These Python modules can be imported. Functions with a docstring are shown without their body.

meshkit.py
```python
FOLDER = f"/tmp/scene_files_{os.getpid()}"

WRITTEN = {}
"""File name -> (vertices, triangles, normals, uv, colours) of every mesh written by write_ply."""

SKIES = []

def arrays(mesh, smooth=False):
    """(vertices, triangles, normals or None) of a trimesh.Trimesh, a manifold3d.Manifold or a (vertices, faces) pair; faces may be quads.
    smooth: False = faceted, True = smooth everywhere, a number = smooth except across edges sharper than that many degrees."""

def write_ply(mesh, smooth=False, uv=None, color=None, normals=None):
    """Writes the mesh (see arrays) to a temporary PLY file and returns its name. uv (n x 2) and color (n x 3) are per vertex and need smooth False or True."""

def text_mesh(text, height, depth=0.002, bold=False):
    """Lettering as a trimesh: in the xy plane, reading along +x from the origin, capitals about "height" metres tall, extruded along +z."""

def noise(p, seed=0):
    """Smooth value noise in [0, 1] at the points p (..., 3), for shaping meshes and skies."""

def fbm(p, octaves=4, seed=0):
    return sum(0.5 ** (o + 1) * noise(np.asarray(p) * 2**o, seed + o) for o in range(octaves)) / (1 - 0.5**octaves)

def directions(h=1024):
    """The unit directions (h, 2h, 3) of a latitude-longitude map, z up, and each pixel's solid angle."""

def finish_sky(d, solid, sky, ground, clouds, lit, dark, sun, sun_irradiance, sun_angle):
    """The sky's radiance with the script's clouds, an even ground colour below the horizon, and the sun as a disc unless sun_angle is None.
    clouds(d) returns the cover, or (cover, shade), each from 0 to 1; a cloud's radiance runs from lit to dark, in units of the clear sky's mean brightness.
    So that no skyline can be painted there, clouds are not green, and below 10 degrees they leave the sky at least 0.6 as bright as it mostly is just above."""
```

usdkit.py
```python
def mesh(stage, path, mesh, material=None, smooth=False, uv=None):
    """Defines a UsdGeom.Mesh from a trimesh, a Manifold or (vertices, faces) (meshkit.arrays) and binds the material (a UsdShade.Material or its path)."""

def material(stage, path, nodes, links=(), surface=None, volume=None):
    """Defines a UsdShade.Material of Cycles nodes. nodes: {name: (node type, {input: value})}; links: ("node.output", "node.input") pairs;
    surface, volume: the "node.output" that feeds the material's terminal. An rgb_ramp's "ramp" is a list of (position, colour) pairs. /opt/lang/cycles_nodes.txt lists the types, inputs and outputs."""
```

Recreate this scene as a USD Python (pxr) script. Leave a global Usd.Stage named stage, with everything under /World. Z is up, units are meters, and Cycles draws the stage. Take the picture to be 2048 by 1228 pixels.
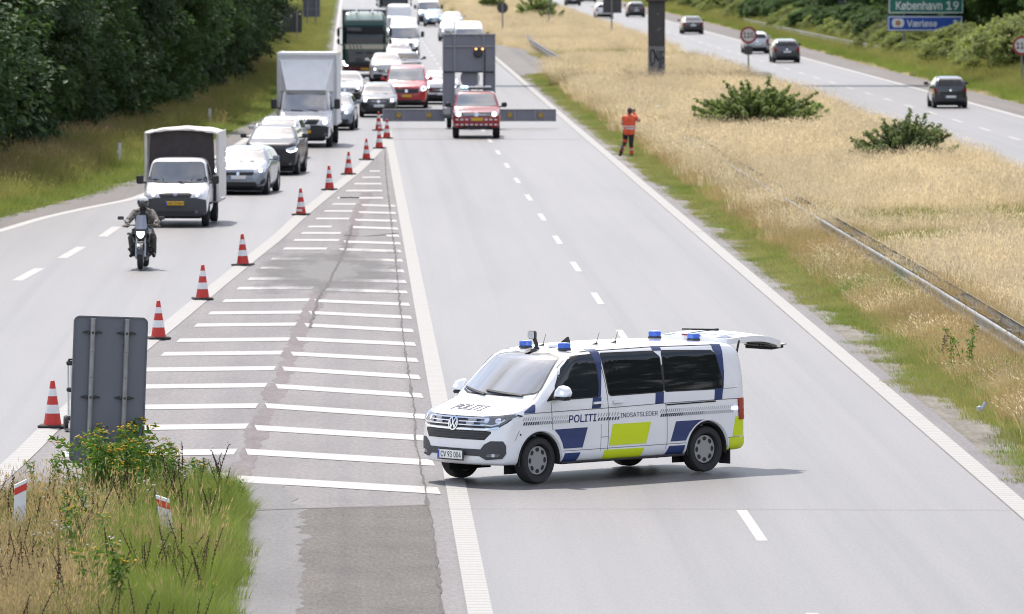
import math, random, itertools
import numpy as np, trimesh, manifold3d as m3, shapely
from shapely.geometry import Polygon, Point, LineString
from shapely import affinity
import usdkit, meshkit
from pxr import Usd, UsdGeom, UsdShade, UsdLux, Gf, Sdf, Vt

stage = Usd.Stage.CreateInMemory()
UsdGeom.SetStageUpAxis(stage, "Z"); UsdGeom.SetStageMetersPerUnit(stage, 1.0)
UsdGeom.Xform.Define(stage, "/World"); UsdGeom.Scope.Define(stage, "/World/Looks")

# ------------------------------------------------------------------ camera, sky, sun, exposure
EXPOSURE = 0.82
SKY_STRENGTH, SUN_STRENGTH, SUN_ANGLE = 0.15, 0.85, 0.7
SUN_DIR = np.array([-0.12, 0.55, 0.0]); SUN_DIR[2] = math.tan(math.radians(56)) * np.hypot(*SUN_DIR[:2]); SUN_DIR /= np.linalg.norm(SUN_DIR)
FOCUS = 106.0
FPX, EYE = 14071.5, 8.0                       # focal length in photograph pixels, eye height over the road
TH = math.atan(744 / FPX); PS = math.atan(324 / FPX * math.cos(TH))
CF = np.array([math.sin(PS) * math.cos(TH), math.cos(PS) * math.cos(TH), -math.sin(TH)])
CR = np.array([math.cos(PS), -math.sin(PS), 0.0]); CU = np.cross(CR, CF); CP = np.array([0, 0, EYE])
cam = UsdGeom.Camera.Define(stage, "/World/camera")
cam.AddTransformOp().Set(Gf.Matrix4d(*CR, 0, *CU, 0, *(-CF), 0, *CP, 1))
cam.CreateHorizontalApertureAttr(36.0); cam.CreateVerticalApertureAttr(36.0 * 614 / 1024)
cam.CreateFocalLengthAttr(36.0 * FPX / 2048); cam.CreateClippingRangeAttr(Gf.Vec2f(1, 20000))
cam.CreateFStopAttr(5.0); cam.CreateFocusDistanceAttr(FOCUS); cam.CreateExposureAttr(EXPOSURE)

def L(n): return "/World/Looks/" + n
sky_mat = usdkit.material(stage, L("sky_look"), {
    "tc": ("texture_coordinate", {}),
    "sky": ("sky_texture", {"sky_type": "single_scattering", "sun_disc": False, "sun_elevation": math.asin(SUN_DIR[2]), "sun_rotation": math.atan2(SUN_DIR[0], SUN_DIR[1]), "aerosol_density": 1.6}),
    "map": ("mapping", {"scale": (1.0, 1.0, 2.6), "location": (3.1, 1.7, 0.4)}),
    "n": ("noise_texture", {"scale": 1.9, "detail": 7.0, "roughness": 0.56, "distortion": 0.25}),
    "cov": ("rgb_ramp", {"ramp": [(0.0, (0, 0, 0)), (0.40, (0.0, 0.0, 0.0)), (0.60, (0.9, 0.9, 0.9)), (1.0, (1, 1, 1))]}),
    "n2": ("noise_texture", {"scale": 4.2, "detail": 5.0, "roughness": 0.55}),
    "shade": ("rgb_ramp", {"ramp": [(0.0, (2.8, 2.62, 2.78)), (0.42, (3.8, 3.58, 3.7)), (0.62, (6.75, 6.4, 6.4)), (1.0, (8.2, 7.8, 7.6))]}),
    "mix": ("mix_color", {"use_clamp": False}),
    "bg": ("background_shader", {"strength": SKY_STRENGTH}),
}, [("tc.generated", "map.vector"), ("map.vector", "n.vector"), ("map.vector", "n2.vector"), ("n.fac", "cov.fac"), ("n2.fac", "shade.fac"),
    ("cov.color", "mix.fac"), ("sky.color", "mix.a"), ("shade.color", "mix.b"), ("mix.result", "bg.color")], surface="bg.background")
dome = UsdLux.DomeLight.Define(stage, "/World/sky")
dome.GetPrim().SetCustomDataByKey("kind", "structure")
UsdShade.MaterialBindingAPI.Apply(dome.GetPrim()).Bind(sky_mat)
sun = UsdLux.DistantLight.Define(stage, "/World/sun")
sun.CreateNormalizeAttr(True); sun.CreateIntensityAttr(SUN_STRENGTH); sun.CreateAngleAttr(SUN_ANGLE); sun.CreateColorAttr(Gf.Vec3f(1.0, 0.95, 0.87))
_z = SUN_DIR; _x = np.cross([0, 0, 1.0], _z); _x /= np.linalg.norm(_x); _y = np.cross(_z, _x)
sun.AddTransformOp().Set(Gf.Matrix4d(*_x, 0, *_y, 0, *_z, 0, 0, 0, 60, 1))

def ground(px, py, z=0.0):
    """The point of the level z that lies behind a pixel of the 2048 x 1228 photograph."""
    d = CF + CR * (px - 1024) / FPX - CU * (py - 614) / FPX
    return CP + d * ((z - EYE) / d[2])
def depth_of(py): return ground(1024, py)[1]
def at_depth(px, py, Y):
    d = CF + CR * (px - 1024) / FPX - CU * (py - 614) / FPX
    return CP + d * (Y / d[1])

# ------------------------------------------------------------------ materials
LOOKS = {}
def look(name, color, rough=0.5, metal=0.0, coat=0.0, spec=0.5, emit=None, emit_s=0.0, ior=1.5, vary=0.0, vscale=6.0, bump=0.0, bscale=60.0, alpha=None):
    """A principled material; vary mixes the colour with a darker, noise-shaped version of itself (dirt, wear), bump adds fine relief."""
    if name in LOOKS: return LOOKS[name]
    p = {"base_color": color, "roughness": rough, "metallic": metal, "coat_weight": coat, "coat_roughness": 0.06, "specular_ior_level": spec, "ior": ior}
    if emit is not None: p["emission_color"] = emit; p["emission_strength"] = emit_s
    nodes, links = {"p": ("principled_bsdf", p)}, []
    if vary or bump:
        nodes["tc"] = ("texture_coordinate", {})
    if vary:
        nodes["n"] = ("noise_texture", {"scale": vscale, "detail": 5.0, "roughness": 0.6})
        c0 = tuple(c * (1 - vary) for c in color)
        nodes["r"] = ("rgb_ramp", {"ramp": [(0.3, c0), (0.65, color)]})
        links += [("tc.object", "n.vector"), ("n.fac", "r.fac"), ("r.color", "p.base_color")]
    if bump:
        nodes["bn"] = ("noise_texture", {"scale": bscale, "detail": 3.0}); nodes["b"] = ("bump", {"strength": bump, "distance": 0.01})
        links += [("tc.object", "bn.vector"), ("bn.fac", "b.height"), ("b.normal", "p.normal")]
    LOOKS[name] = usdkit.material(stage, L(name), nodes, links, surface="p.BSDF")
    return LOOKS[name]

def ground_look(name, c1, c2, c3, fine=55.0, stain=0.35, stretch=(1, 0.12, 1), rough=0.75, spec=0.35, bump=0.25, grain=1.0):
    """Road surface: fine aggregate speckle times stains drawn out along the road."""
    nodes = {"g": ("geometry", {}), "m": ("mapping", {"scale": stretch}), "fm": ("mapping", {"scale": (1.0, 0.22, 1.0)}),
             "f": ("noise_texture", {"scale": fine, "detail": 2.0, "roughness": 0.7}), "s": ("noise_texture", {"scale": stain, "detail": 6.0, "roughness": 0.62}),
             "r": ("rgb_ramp", {"ramp": [(0.25, c1), (0.5, c2), (0.75, c3)]}), "fr": ("rgb_ramp", {"ramp": [(0.25, (1 - 0.22 * grain,) * 3), (0.7, (1 + 0.14 * grain,) * 3)]}),
             "sm": ("mapping", {"scale": (1.35, 0.006, 0.0)}), "sn": ("noise_texture", {"scale": 1.0, "detail": 3.0, "roughness": 0.6}), "sr": ("rgb_ramp", {"ramp": [(0.3, (0.80, 0.80, 0.83)), (0.5, (1, 1, 1)), (0.7, (1.09, 1.07, 1.055))]}), "sx": ("mix_color", {"blend_type": "multiply", "fac": 1.0, "use_clamp": False}),
             "x": ("mix_color", {"blend_type": "multiply", "fac": 1.0, "use_clamp": False}), "b": ("bump", {"strength": bump, "distance": 0.006}),
             "p": ("principled_bsdf", {"roughness": rough, "specular_ior_level": spec})}
    links = [("g.position", "m.vector"), ("m.vector", "s.vector"), ("g.position", "fm.vector"), ("fm.vector", "f.vector"), ("s.fac", "r.fac"), ("f.fac", "fr.fac"), ("r.color", "x.a"), ("fr.color", "x.b"),
             ("g.position", "sm.vector"), ("sm.vector", "sn.vector"), ("sn.fac", "sr.fac"), ("x.result", "sx.a"), ("sr.color", "sx.b"), ("sx.result", "p.base_color"), ("f.fac", "b.height"), ("b.normal", "p.normal")]
    return usdkit.material(stage, L(name), nodes, links, surface="p.BSDF")

def leaf_look(name, ramp, trans=0.35, patch=None, pscale=0.12, rough=0.6, tcol=1.25, vary=.22):
    """Leaves and blades: each island picks its colour from the ramp; patch = (ramp of multipliers) shifts whole areas; light passes through."""
    nodes = {"g": ("geometry", {}), "o": ("object_info", {}), "r": ("rgb_ramp", {"ramp": ramp}), "v": ("hsv", {}), "vm": ("map_range", {"from_min": 0.0, "from_max": 1.0, "to_min": 1 - vary, "to_max": 1 + vary}),
             "pn": ("noise_texture", {"scale": pscale, "detail": 3.0}), "pr": ("rgb_ramp", {"ramp": patch or [(0, (1, 1, 1)), (1, (1, 1, 1))]}), "x": ("mix_color", {"blend_type": "multiply", "fac": 1.0, "use_clamp": False}),
             "p": ("principled_bsdf", {"roughness": rough, "specular_ior_level": 0.25}), "t": ("translucent_bsdf", {}), "tc": ("mix_color", {"blend_type": "multiply", "fac": 1.0, "b": (tcol, tcol, tcol * 0.8), "use_clamp": False}), "m": ("mix_closure", {"fac": trans})}
    links = [("g.random_per_island", "r.fac"), ("o.random", "vm.value"), ("r.color", "v.color"), ("vm.result", "v.value"), ("g.position", "pn.vector"), ("pn.fac", "pr.fac"), ("v.color", "x.a"), ("pr.color", "x.b"),
             ("x.result", "p.base_color"), ("x.result", "tc.a"), ("tc.result", "t.color"), ("p.BSDF", "m.closure1"), ("t.BSDF", "m.closure2")]
    return usdkit.material(stage, L(name), nodes, links, surface="m.closure")

# ------------------------------------------------------------------ prims
TAKEN = {}
def numbered(parent, name):
    k = (parent, name); n = TAKEN.get(k, 0); TAKEN[k] = n + 1
    return f"{parent}/{name}" + (f"_{n:03d}" if n else "")
def tag(path, **kw):
    p = stage.GetPrimAtPath(path)
    for k, v in kw.items():
        if v: p.SetCustomDataByKey(k, v)
def put(parent, name, mesh, mat, smooth=False, normals=None, **tags):
    """One Mesh prim under parent (a path); mesh = trimesh, Manifold or (v, f)."""
    path = numbered(parent, name); normals = getattr(mesh, "N", None) if normals is None else normals
    if normals is not None:
        m = usdkit.mesh(stage, path, mesh, mat, False)
        m.CreateNormalsAttr(Vt.Vec3fArray.FromNumpy(np.asarray(normals, np.float32))); m.SetNormalsInterpolation("vertex")
    else:
        m = usdkit.mesh(stage, path, mesh, mat, smooth)
    tag(path, **tags)
    return path
def xform(parent, name, loc=(0, 0, 0), rz=0.0, rx=0.0, ry=0.0, scale=None, **tags):
    path = numbered(parent, name); x = UsdGeom.Xform.Define(stage, path)
    x.AddTranslateOp().Set(Gf.Vec3d(*map(float, loc)))
    if rz: x.AddRotateZOp().Set(float(rz))
    if ry: x.AddRotateYOp().Set(float(ry))
    if rx: x.AddRotateXOp().Set(float(rx))
    if scale: x.AddScaleOp().Set(Gf.Vec3f(*([scale] * 3 if np.isscalar(scale) else scale)))
    tag(path, **tags)
    return path
W = "/World"
def thing(name, label, category, loc=(0, 0, 0), rz=0.0, group=None, **kw):
    return xform(W, name, loc, rz, label=label, category=category, group=group, **kw)
def copy_of(src, name, loc, rz=0.0, label=None, category=None, group=None, scale=None, rx=0.0, ry=0.0):
    path = xform(W, name, loc, rz, rx, ry, scale, label=label, category=category, group=group)
    p = stage.GetPrimAtPath(path); p.GetReferences().AddInternalReference(src); p.SetInstanceable(True)
    return path

# ------------------------------------------------------------------ small shapes
def cat(*ms): return trimesh.util.concatenate([m for m in ms if m is not None])
def tm(man):
    k = man.to_mesh(); return trimesh.Trimesh(k.vert_properties[:, :3], k.tri_verts, process=False)
def hull(pts): return trimesh.Trimesh(*(lambda h: (h.vertices, h.faces))(trimesh.convex.convex_hull(np.asarray(pts, float))), process=False)
def cbox(c, d, ch=0.0, rz=0.0, ry=0.0, rx=0.0):
    """A box of size d centred at c with its edges chamfered by ch."""
    d = np.asarray(d, float) / 2; ch = min(ch, d.min() * 0.9)
    if ch <= 0: m = trimesh.creation.box(2 * d)
    else:
        pts = [s * (d - ch * (1 - np.eye(3)[k])) for s in map(np.array, itertools.product((-1, 1), repeat=3)) for k in range(3)]
        m = hull(pts)
    for a, ax in ((rx, (1, 0, 0)), (ry, (0, 1, 0)), (rz, (0, 0, 1))):
        if a: m.apply_transform(trimesh.transformations.rotation_matrix(math.radians(a), ax))
    m.apply_translation(c); return m
def rod(a, b, r, r2=None, n=8):
    """A tapered cylinder from a to b."""
    a, b = np.asarray(a, float), np.asarray(b, float); r2 = r if r2 is None else r2
    z = b - a; h = np.linalg.norm(z); z = z / h; x = np.cross(z, [0.3, 0.5, 0.81] if abs(z[2]) < 0.95 else [1, 0, 0]); x /= np.linalg.norm(x); y = np.cross(z, x)
    t = np.arange(n) * 2 * np.pi / n; ring = np.cos(t)[:, None] * x + np.sin(t)[:, None] * y
    v = np.vstack([a + ring * r, b + ring * r2, a, b]); f = []
    for i in range(n):
        j = (i + 1) % n; f += [[i, j, n + j], [i, n + j, n + i], [2 * n, j, i], [2 * n + 1, n + i, n + j]]
    return trimesh.Trimesh(v, f, process=False)
def path_tube(pts, r, n=7):
    ms = [rod(pts[i], pts[i + 1], r, n=n) for i in range(len(pts) - 1)] + [ball(p, r, 1) for p in pts[1:-1]]
    return cat(*ms)
def ball(c, r, sub=2, scale=(1, 1, 1)):
    m = trimesh.creation.icosphere(sub, 1.0); m.vertices = m.vertices * (np.asarray(scale) * r) + np.asarray(c); return m
def lathe(prof, n=32, axis="z"):
    """Revolves (radius, height) points about z, or about y for a wheel."""
    prof = np.asarray(prof, float); t = np.arange(n) * 2 * np.pi / n; k = len(prof)
    v = np.stack([np.outer(np.cos(t), prof[:, 0]), np.outer(np.sin(t), prof[:, 0]), np.tile(prof[:, 1], (n, 1))], -1).reshape(-1, 3); f = []
    for i in range(n):
        j = (i + 1) % n
        for a in range(k - 1):
            p, q, r, s = i * k + a, j * k + a, j * k + a + 1, i * k + a + 1
            if prof[a, 0] > 1e-9: f.append([p, q, r])
            if prof[a + 1, 0] > 1e-9: f.append([p, r, s])
    m = trimesh.Trimesh(v, f, process=False)
    if axis == "y": m.vertices = np.stack([m.vertices[:, 0], m.vertices[:, 2], -m.vertices[:, 1]], -1) * [1, 1, 1]
    return m
def slab(poly, z0, z1):
    m = trimesh.creation.extrude_polygon(poly, z1 - z0, engine="earcut"); m.apply_translation([0, 0, z0]); return m
def sheet(poly, z, cell=None):
    """A flat sheet at the height z over a plan polygon, cut into cells if wanted."""
    v, f = trimesh.creation.triangulate_polygon(poly, engine="earcut")
    v = np.c_[v, np.full(len(v), z)]; n = np.cross(v[f[:, 1]] - v[f[:, 0]], v[f[:, 2]] - v[f[:, 0]])[:, 2]
    f[n < 0] = f[n < 0][:, ::-1]; return v, f
def moved(m, rot=None, loc=(0, 0, 0)):
    m = m.copy()
    if rot is not None: m.apply_transform(trimesh.transformations.euler_matrix(*[math.radians(a) for a in rot]))
    m.apply_translation(loc); return m
def upright(m):
    """Lettering or an outline of the xy plane set upright: x stays, y becomes z, front towards -y."""
    m = m.copy(); v = m.vertices.copy(); m.vertices = np.stack([v[:, 0], -v[:, 2], v[:, 1]], -1); return m
# ------------------------------------------------------------------ ground, road, markings
def pl(pts): return [tuple(ground(*p)[:2]) for p in pts]
NEAR, FARY = 40.0, 1500.0
left_edge = [(-24.0, 40.0), (-19.5, 110.0), (-13.2, 165.0)] + pl([(0, 435), (161, 394), (287, 353), (448, 269), (538, 229), (600, 165), (650, 107), (656, 61)]) + [(-1.9, FARY)]
ROAD_R = 9.80                                              # right border of the asphalt
layby = [(9.5, 399), (12.15, 416), (12.3, 455), (12.27, 492), (10.63, 515), (9.5, 516)]
OPP_L, OPP_R = 22.6, 31.75
ground_mat = usdkit.material(stage, L("soil"), {
    "g": ("geometry", {}), "n": ("noise_texture", {"scale": 0.22, "detail": 6.0, "roughness": 0.65}), "r": ("rgb_ramp", {"ramp": [(0.3, (0.10, 0.115, 0.035)), (0.5, (0.21, 0.17, 0.085)), (0.7, (0.27, 0.215, 0.115))]}),
    "f": ("noise_texture", {"scale": 9.0, "detail": 5.0}), "b": ("bump", {"strength": 0.6, "distance": 0.05}), "p": ("principled_bsdf", {"roughness": 0.95, "specular_ior_level": 0.1})},
    [("g.position", "n.vector"), ("n.fac", "r.fac"), ("r.color", "p.base_color"), ("g.position", "f.vector"), ("f.fac", "b.height"), ("b.normal", "p.normal")], surface="p.BSDF")
put(W, "ground", sheet(Polygon([(-3000, -500), (3000, -500), (3000, 6000), (-3000, 6000)]), -0.06), ground_mat, kind="structure")

asphalt = ground_look("asphalt_lanes", (0.099, 0.095, 0.101), (0.118, 0.113, 0.118), (0.133, 0.125, 0.128), fine=26.0, stain=0.5, stretch=(0.9, 0.06, 1), rough=0.52, spec=0.5)
asphalt_old = ground_look("asphalt_gore", (0.126, 0.116, 0.118), (0.152, 0.142, 0.144), (0.171, 0.160, 0.161), fine=16.0, stain=0.55, stretch=(1, 0.3, 1), rough=0.8)
asphalt_rough = ground_look("asphalt_patch", (0.073, 0.066, 0.060), (0.097, 0.088, 0.081), (0.118, 0.108, 0.099), fine=22.0, stain=0.8, stretch=(1, 0.5, 1), rough=0.9, bump=0.6, grain=1.8)
asphalt_side = ground_look("asphalt_hard_shoulder", (0.118, 0.107, 0.104), (0.138, 0.126, 0.122), (0.153, 0.141, 0.137), fine=16.0, stain=0.4, stretch=(1, 0.1, 1), rough=0.85)
dust = ground_look("asphalt_dusty", (0.108, 0.105, 0.108), (0.130, 0.127, 0.130), (0.146, 0.143, 0.146), fine=20.0, stain=0.9, stretch=(1, 0.25, 1), rough=0.85)
gravel_mat = ground_look("gravel_dirt", (0.117, 0.104, 0.081), (0.180, 0.167, 0.140), (0.243, 0.230, 0.203), fine=12.0, stain=1.2, stretch=(1, 0.4, 1), rough=0.95, spec=0.15, bump=0.9)
crack_mat = look("crack_tar", (0.10, 0.093, 0.09), 0.9, spec=0.2)
band_mat = ground_look("worn_band", (0.117, 0.100, 0.103), (0.141, 0.122, 0.125), (0.159, 0.138, 0.140), fine=14.0, stain=1.5, stretch=(1, 0.5, 1), rough=0.9)
def paint_look(name, hi, lo, ribs=0.0):
    nodes = {"g": ("geometry", {}), "n": ("noise_texture", {"scale": 2.2, "detail": 7.0, "roughness": 0.75}), "r": ("rgb_ramp", {"ramp": [(0.30, lo), (0.45, hi)]}), "f": ("noise_texture", {"scale": 20.0, "detail": 3.0}),
             "fr": ("rgb_ramp", {"ramp": [(0.28, (0.72, 0.70, 0.68)), (0.45, (1, 1, 1))]}), "x": ("mix_color", {"blend_type": "multiply", "fac": 1.0}), "p": ("principled_bsdf", {"roughness": 0.7, "specular_ior_level": 0.35})}
    links = [("g.position", "n.vector"), ("n.fac", "r.fac"), ("g.position", "f.vector"), ("f.fac", "fr.fac"), ("r.color", "x.a"), ("fr.color", "x.b")]
    if ribs:
        nodes |= {"w": ("wave_texture", {"bands_direction": "y", "scale": ribs, "distortion": 0.0}), "wr": ("rgb_ramp", {"ramp": [(0.0, (0.74, 0.73, 0.70)), (0.22, (1, 1, 1)), (1.0, (1, 1, 1))]}), "y": ("mix_color", {"blend_type": "multiply", "fac": 1.0})}
        links += [("g.position", "w.vector"), ("w.fac", "wr.fac"), ("x.result", "y.a"), ("wr.color", "y.b"), ("y.result", "p.base_color")]
    else: links.append(("x.result", "p.base_color"))
    return usdkit.material(stage, L(name), nodes, links, surface="p.BSDF")
paint = paint_look("road_paint", (0.335, 0.328, 0.32), (0.245, 0.238, 0.232))
paint_edge = paint_look("road_paint_profiled", (0.285, 0.279, 0.27), (0.235, 0.228, 0.22), ribs=2 * math.pi / 20 / 0.36 * 1.0)

road = xform(W, "road", kind="structure")
right_border = [(ROAD_R, FARY), (9.5, 516)] + [layby[i] for i in (4, 3, 2, 1)] + [(9.5, 399), (ROAD_R - 0.05, 380), (ROAD_R, 250), (ROAD_R, NEAR)]
put(road, "road_base", sheet(Polygon(left_edge + right_border), -0.008), asphalt_old)
put(road, "hard_shoulder", sheet(Polygon(layby), -0.004), asphalt_side)
# the left lanes (slip road) and the right carriageway lie on the base as newer surface courses
slip_line = [(-19.0, 110.0), (-13.0, 160.0)] + pl([(0, 461), (81, 437), (163, 418), (275, 394)]) + [(-5.15, 245.0), (-3.9, 282.0), (-2.7, 325.0), (-1.35, 400.0), (-1.05, 476.0), (-1.1, 600.0), (-1.1, FARY)]
gore_line = [(-9.0, 60.0), (-5.75, 92.0)] + pl([(51, 904), (93, 862), (396, 602.8), (500, 518), (560, 470), (594, 438), (641, 399), (724, 332), (749, 306), (765, 290)]) + [(1.38, 282.0)]
def smooth_line(pts, n=6):
    from scipy.interpolate import PchipInterpolator
    p = np.array(pts); y = np.concatenate([np.linspace(p[i, 1], p[i + 1, 1], n, endpoint=False) for i in range(len(p) - 1)] + [[p[-1, 1]]])
    return np.c_[PchipInterpolator(p[:, 1], p[:, 0])(y), y]
slip_s, gore_s = smooth_line(slip_line), smooth_line(gore_line)
put(road, "slip_road_lanes", sheet(Polygon(list(map(tuple, slip_s[:-1])) + [(1.38, FARY)] + [tuple(p) for p in gore_s[::-1]]), -0.004), asphalt)
put(road, "right_lanes", sheet(Polygon([(1.38, NEAR), (1.38, FARY), (9.2, FARY), (9.2, NEAR)]), -0.004), asphalt)
put(road, "left_shoulder", sheet(Polygon([tuple(p) for p in smooth_line(left_edge)] + [tuple(p) for p in slip_s[::-1]]), -0.004), asphalt_side)
patch = pl([(505, 1020), (700, 1014), (857, 1009.5), (862, 1045), (872, 1100), (881, 1170), (884, 1228)]) + [(0.98, 60.0), (-1.3, 60.0)]
put(road, "asphalt_patch", sheet(Polygon(patch), -0.004), asphalt_rough)
rng = np.random.default_rng(5)
def ragged(pts, amp, step, seed):
    """A polyline resampled and shaken sideways, for cracks, seams and worn edges."""
    line = LineString(pts); n = max(3, int(line.length / step)); q = np.array([line.interpolate(t, normalized=True).coords[0] for t in np.linspace(0, 1, n)])
    k = np.c_[np.arange(n) * 0.7, np.zeros(n), np.full(n, seed * 1.7)]
    q[:, 0] += amp * 2 * (meshkit.fbm(k, 3, seed) - 0.5); q[:, 1] += amp * 1.2 * (meshkit.fbm(k + 50, 3, seed + 9) - 0.5); return q
def ribbon(pts, wl, z):
    p = np.asarray(pts, float); w = np.broadcast_to(wl, len(p)) / 2
    d = np.gradient(p, axis=0); d /= np.linalg.norm(d, axis=1, keepdims=True) + 1e-12; n = np.c_[d[:, 1], -d[:, 0]]
    a, b = p + n * w[:, None], p - n * w[:, None]; k = len(p)
    v = np.c_[np.vstack([a, b]), np.full(2 * k, z)]; f = [[i, i + 1, k + i + 1] for i in range(k - 1)] + [[i, k + i + 1, k + i] for i in range(k - 1)]
    f = np.array(f); nn = np.cross(v[f[:, 1]] - v[f[:, 0]], v[f[:, 2]] - v[f[:, 0]])[:, 2]; f[nn < 0] = f[nn < 0][:, ::-1]; return v, f
# dusty strip between the grass island and the patch
put(road, "dusty_strip", ribbon(ragged(pl([(510, 960), (545, 1015), (548, 1080), (540, 1150), (530, 1228)]) + [(-1.0, 60)], 0.10, 0.35, 3), 0.62 + 0.3 * rng.random(len(ragged(pl([(510, 960), (545, 1015), (548, 1080), (540, 1150), (530, 1228)]) + [(-1.0, 60)], 0.10, 0.35, 3))), -0.0025), dust)
cr = pl([(770, 300), (772, 350), (778, 400), (784.6, 463.5), (792, 522), (797.8, 595), (806.6, 673.6), (816.4, 742), (828.6, 815), (831, 888.5), (845.7, 952), (851, 981), (859.8, 1022.9), (870, 1083.8), (880, 1179), (884, 1228)])
q = ragged(cr, 0.035, 0.35, 4)
put(road, "crack", ribbon(q, 0.010 + 0.03 * meshkit.fbm(np.c_[np.arange(len(q)) * 0.25, np.zeros(len(q)), np.zeros(len(q))], 3, 5) ** 2 * 2.2, 0.004), crack_mat)
for k, (pts, w) in enumerate([([(857, 1010), (760, 1012), (640, 1016), (505, 1021)], 0.05), ([(862, 1018), (980, 1018.5), (1300, 1018), (1900, 1020), (2048, 1021)], 0.016), ([(775, 279), (900, 278.5), (1160, 279)], 0.12),
                              ([(690, 470), (720, 473), (760, 470), (795, 466)], 0.12), ([(620, 655), (635, 600), (660, 560), (690, 500), (705, 450)], 0.06), ([(1380, 463), (1405, 463), (1440, 464)], 0.05)]):
    put(road, "crack", ribbon(ragged(pl(pts), 0.05, 0.5, 20 + k), w, 0.004), crack_mat)
# worn reddish band up the middle of the hatched area
bq = ragged(pl([(452, 992), (478, 945), (505, 890), (530, 830), (553, 780), (580, 715), (600, 665), (617, 630), (640, 585), (668, 540), (690, 500), (705, 460), (717, 425), (735, 385)]), 0.10, 0.3, 7)
put(road, "worn_band", ribbon(bq, 0.14 + 0.34 * meshkit.fbm(np.c_[np.arange(len(bq)) * 0.22, np.zeros(len(bq)), np.ones(len(bq))], 3, 8), -0.005), band_mat)
_c = ground(655, 540)
stain_mat = usdkit.material(stage, L("tar_smear"), {"g": ("geometry", {}), "m": ("mapping", {"location": (-_c[0] / 1.75, -_c[1] / 11.0, 0), "scale": (1 / 1.75, 1 / 11.0, 0)}), "gr": ("gradient_texture", {"gradient_type": "spherical"}), "nm": ("mapping", {"scale": (1.6, .35, 1)}), "n": ("noise_texture", {"scale": 1.2, "detail": 6.0, "roughness": .65}),
    "a": ("math", {"math_type": "multiply_add", "value2": 1.5, "value3": -0.62}), "s": ("math", {"math_type": "multiply_add", "value2": 1.35, "use_clamp": True}), "t": ("transparent_bsdf", {}), "p": ("principled_bsdf", {"base_color": (.128, .123, .124), "roughness": .9}), "x": ("mix_closure", {})},
    [("g.position", "m.vector"), ("m.vector", "gr.vector"), ("g.position", "nm.vector"), ("nm.vector", "n.vector"), ("n.fac", "a.value1"), ("gr.fac", "s.value1"), ("a.value", "s.value3"), ("s.value", "x.fac"), ("t.BSDF", "x.closure1"), ("p.BSDF", "x.closure2")], surface="x.closure")

# painted markings, each its own sheet
ZP = -0.001
def quad(p): put(road, "stripe", sheet(Polygon(p), ZP), paint)
put(road, "edge_line", sheet(Polygon([(1.385, NEAR), (1.385, 290), (1.68, 290), (1.68, NEAR)]), ZP), paint_edge)
put(road, "edge_line", sheet(Polygon([(9.23, NEAR), (9.23, 300), (9.35, 420), (9.35, FARY), (9.62, FARY), (9.62, 420), (9.53, 300), (9.55, NEAR)]), ZP), paint_edge)
put(road, "edge_line", ribbon(slip_s, 0.3, ZP), paint)
put(road, "edge_line", ribbon(gore_s[gore_s[:, 1] < 283], 0.36, ZP + 0.003), paint_edge)
for k in range(13):
    y0 = 261.9 - 14.93 * k
    put(road, "lane_dash", sheet(Polygon([(5.37, y0 - 5), (5.37, y0), (5.52, y0), (5.52, y0 - 5)]), ZP), paint)
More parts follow.
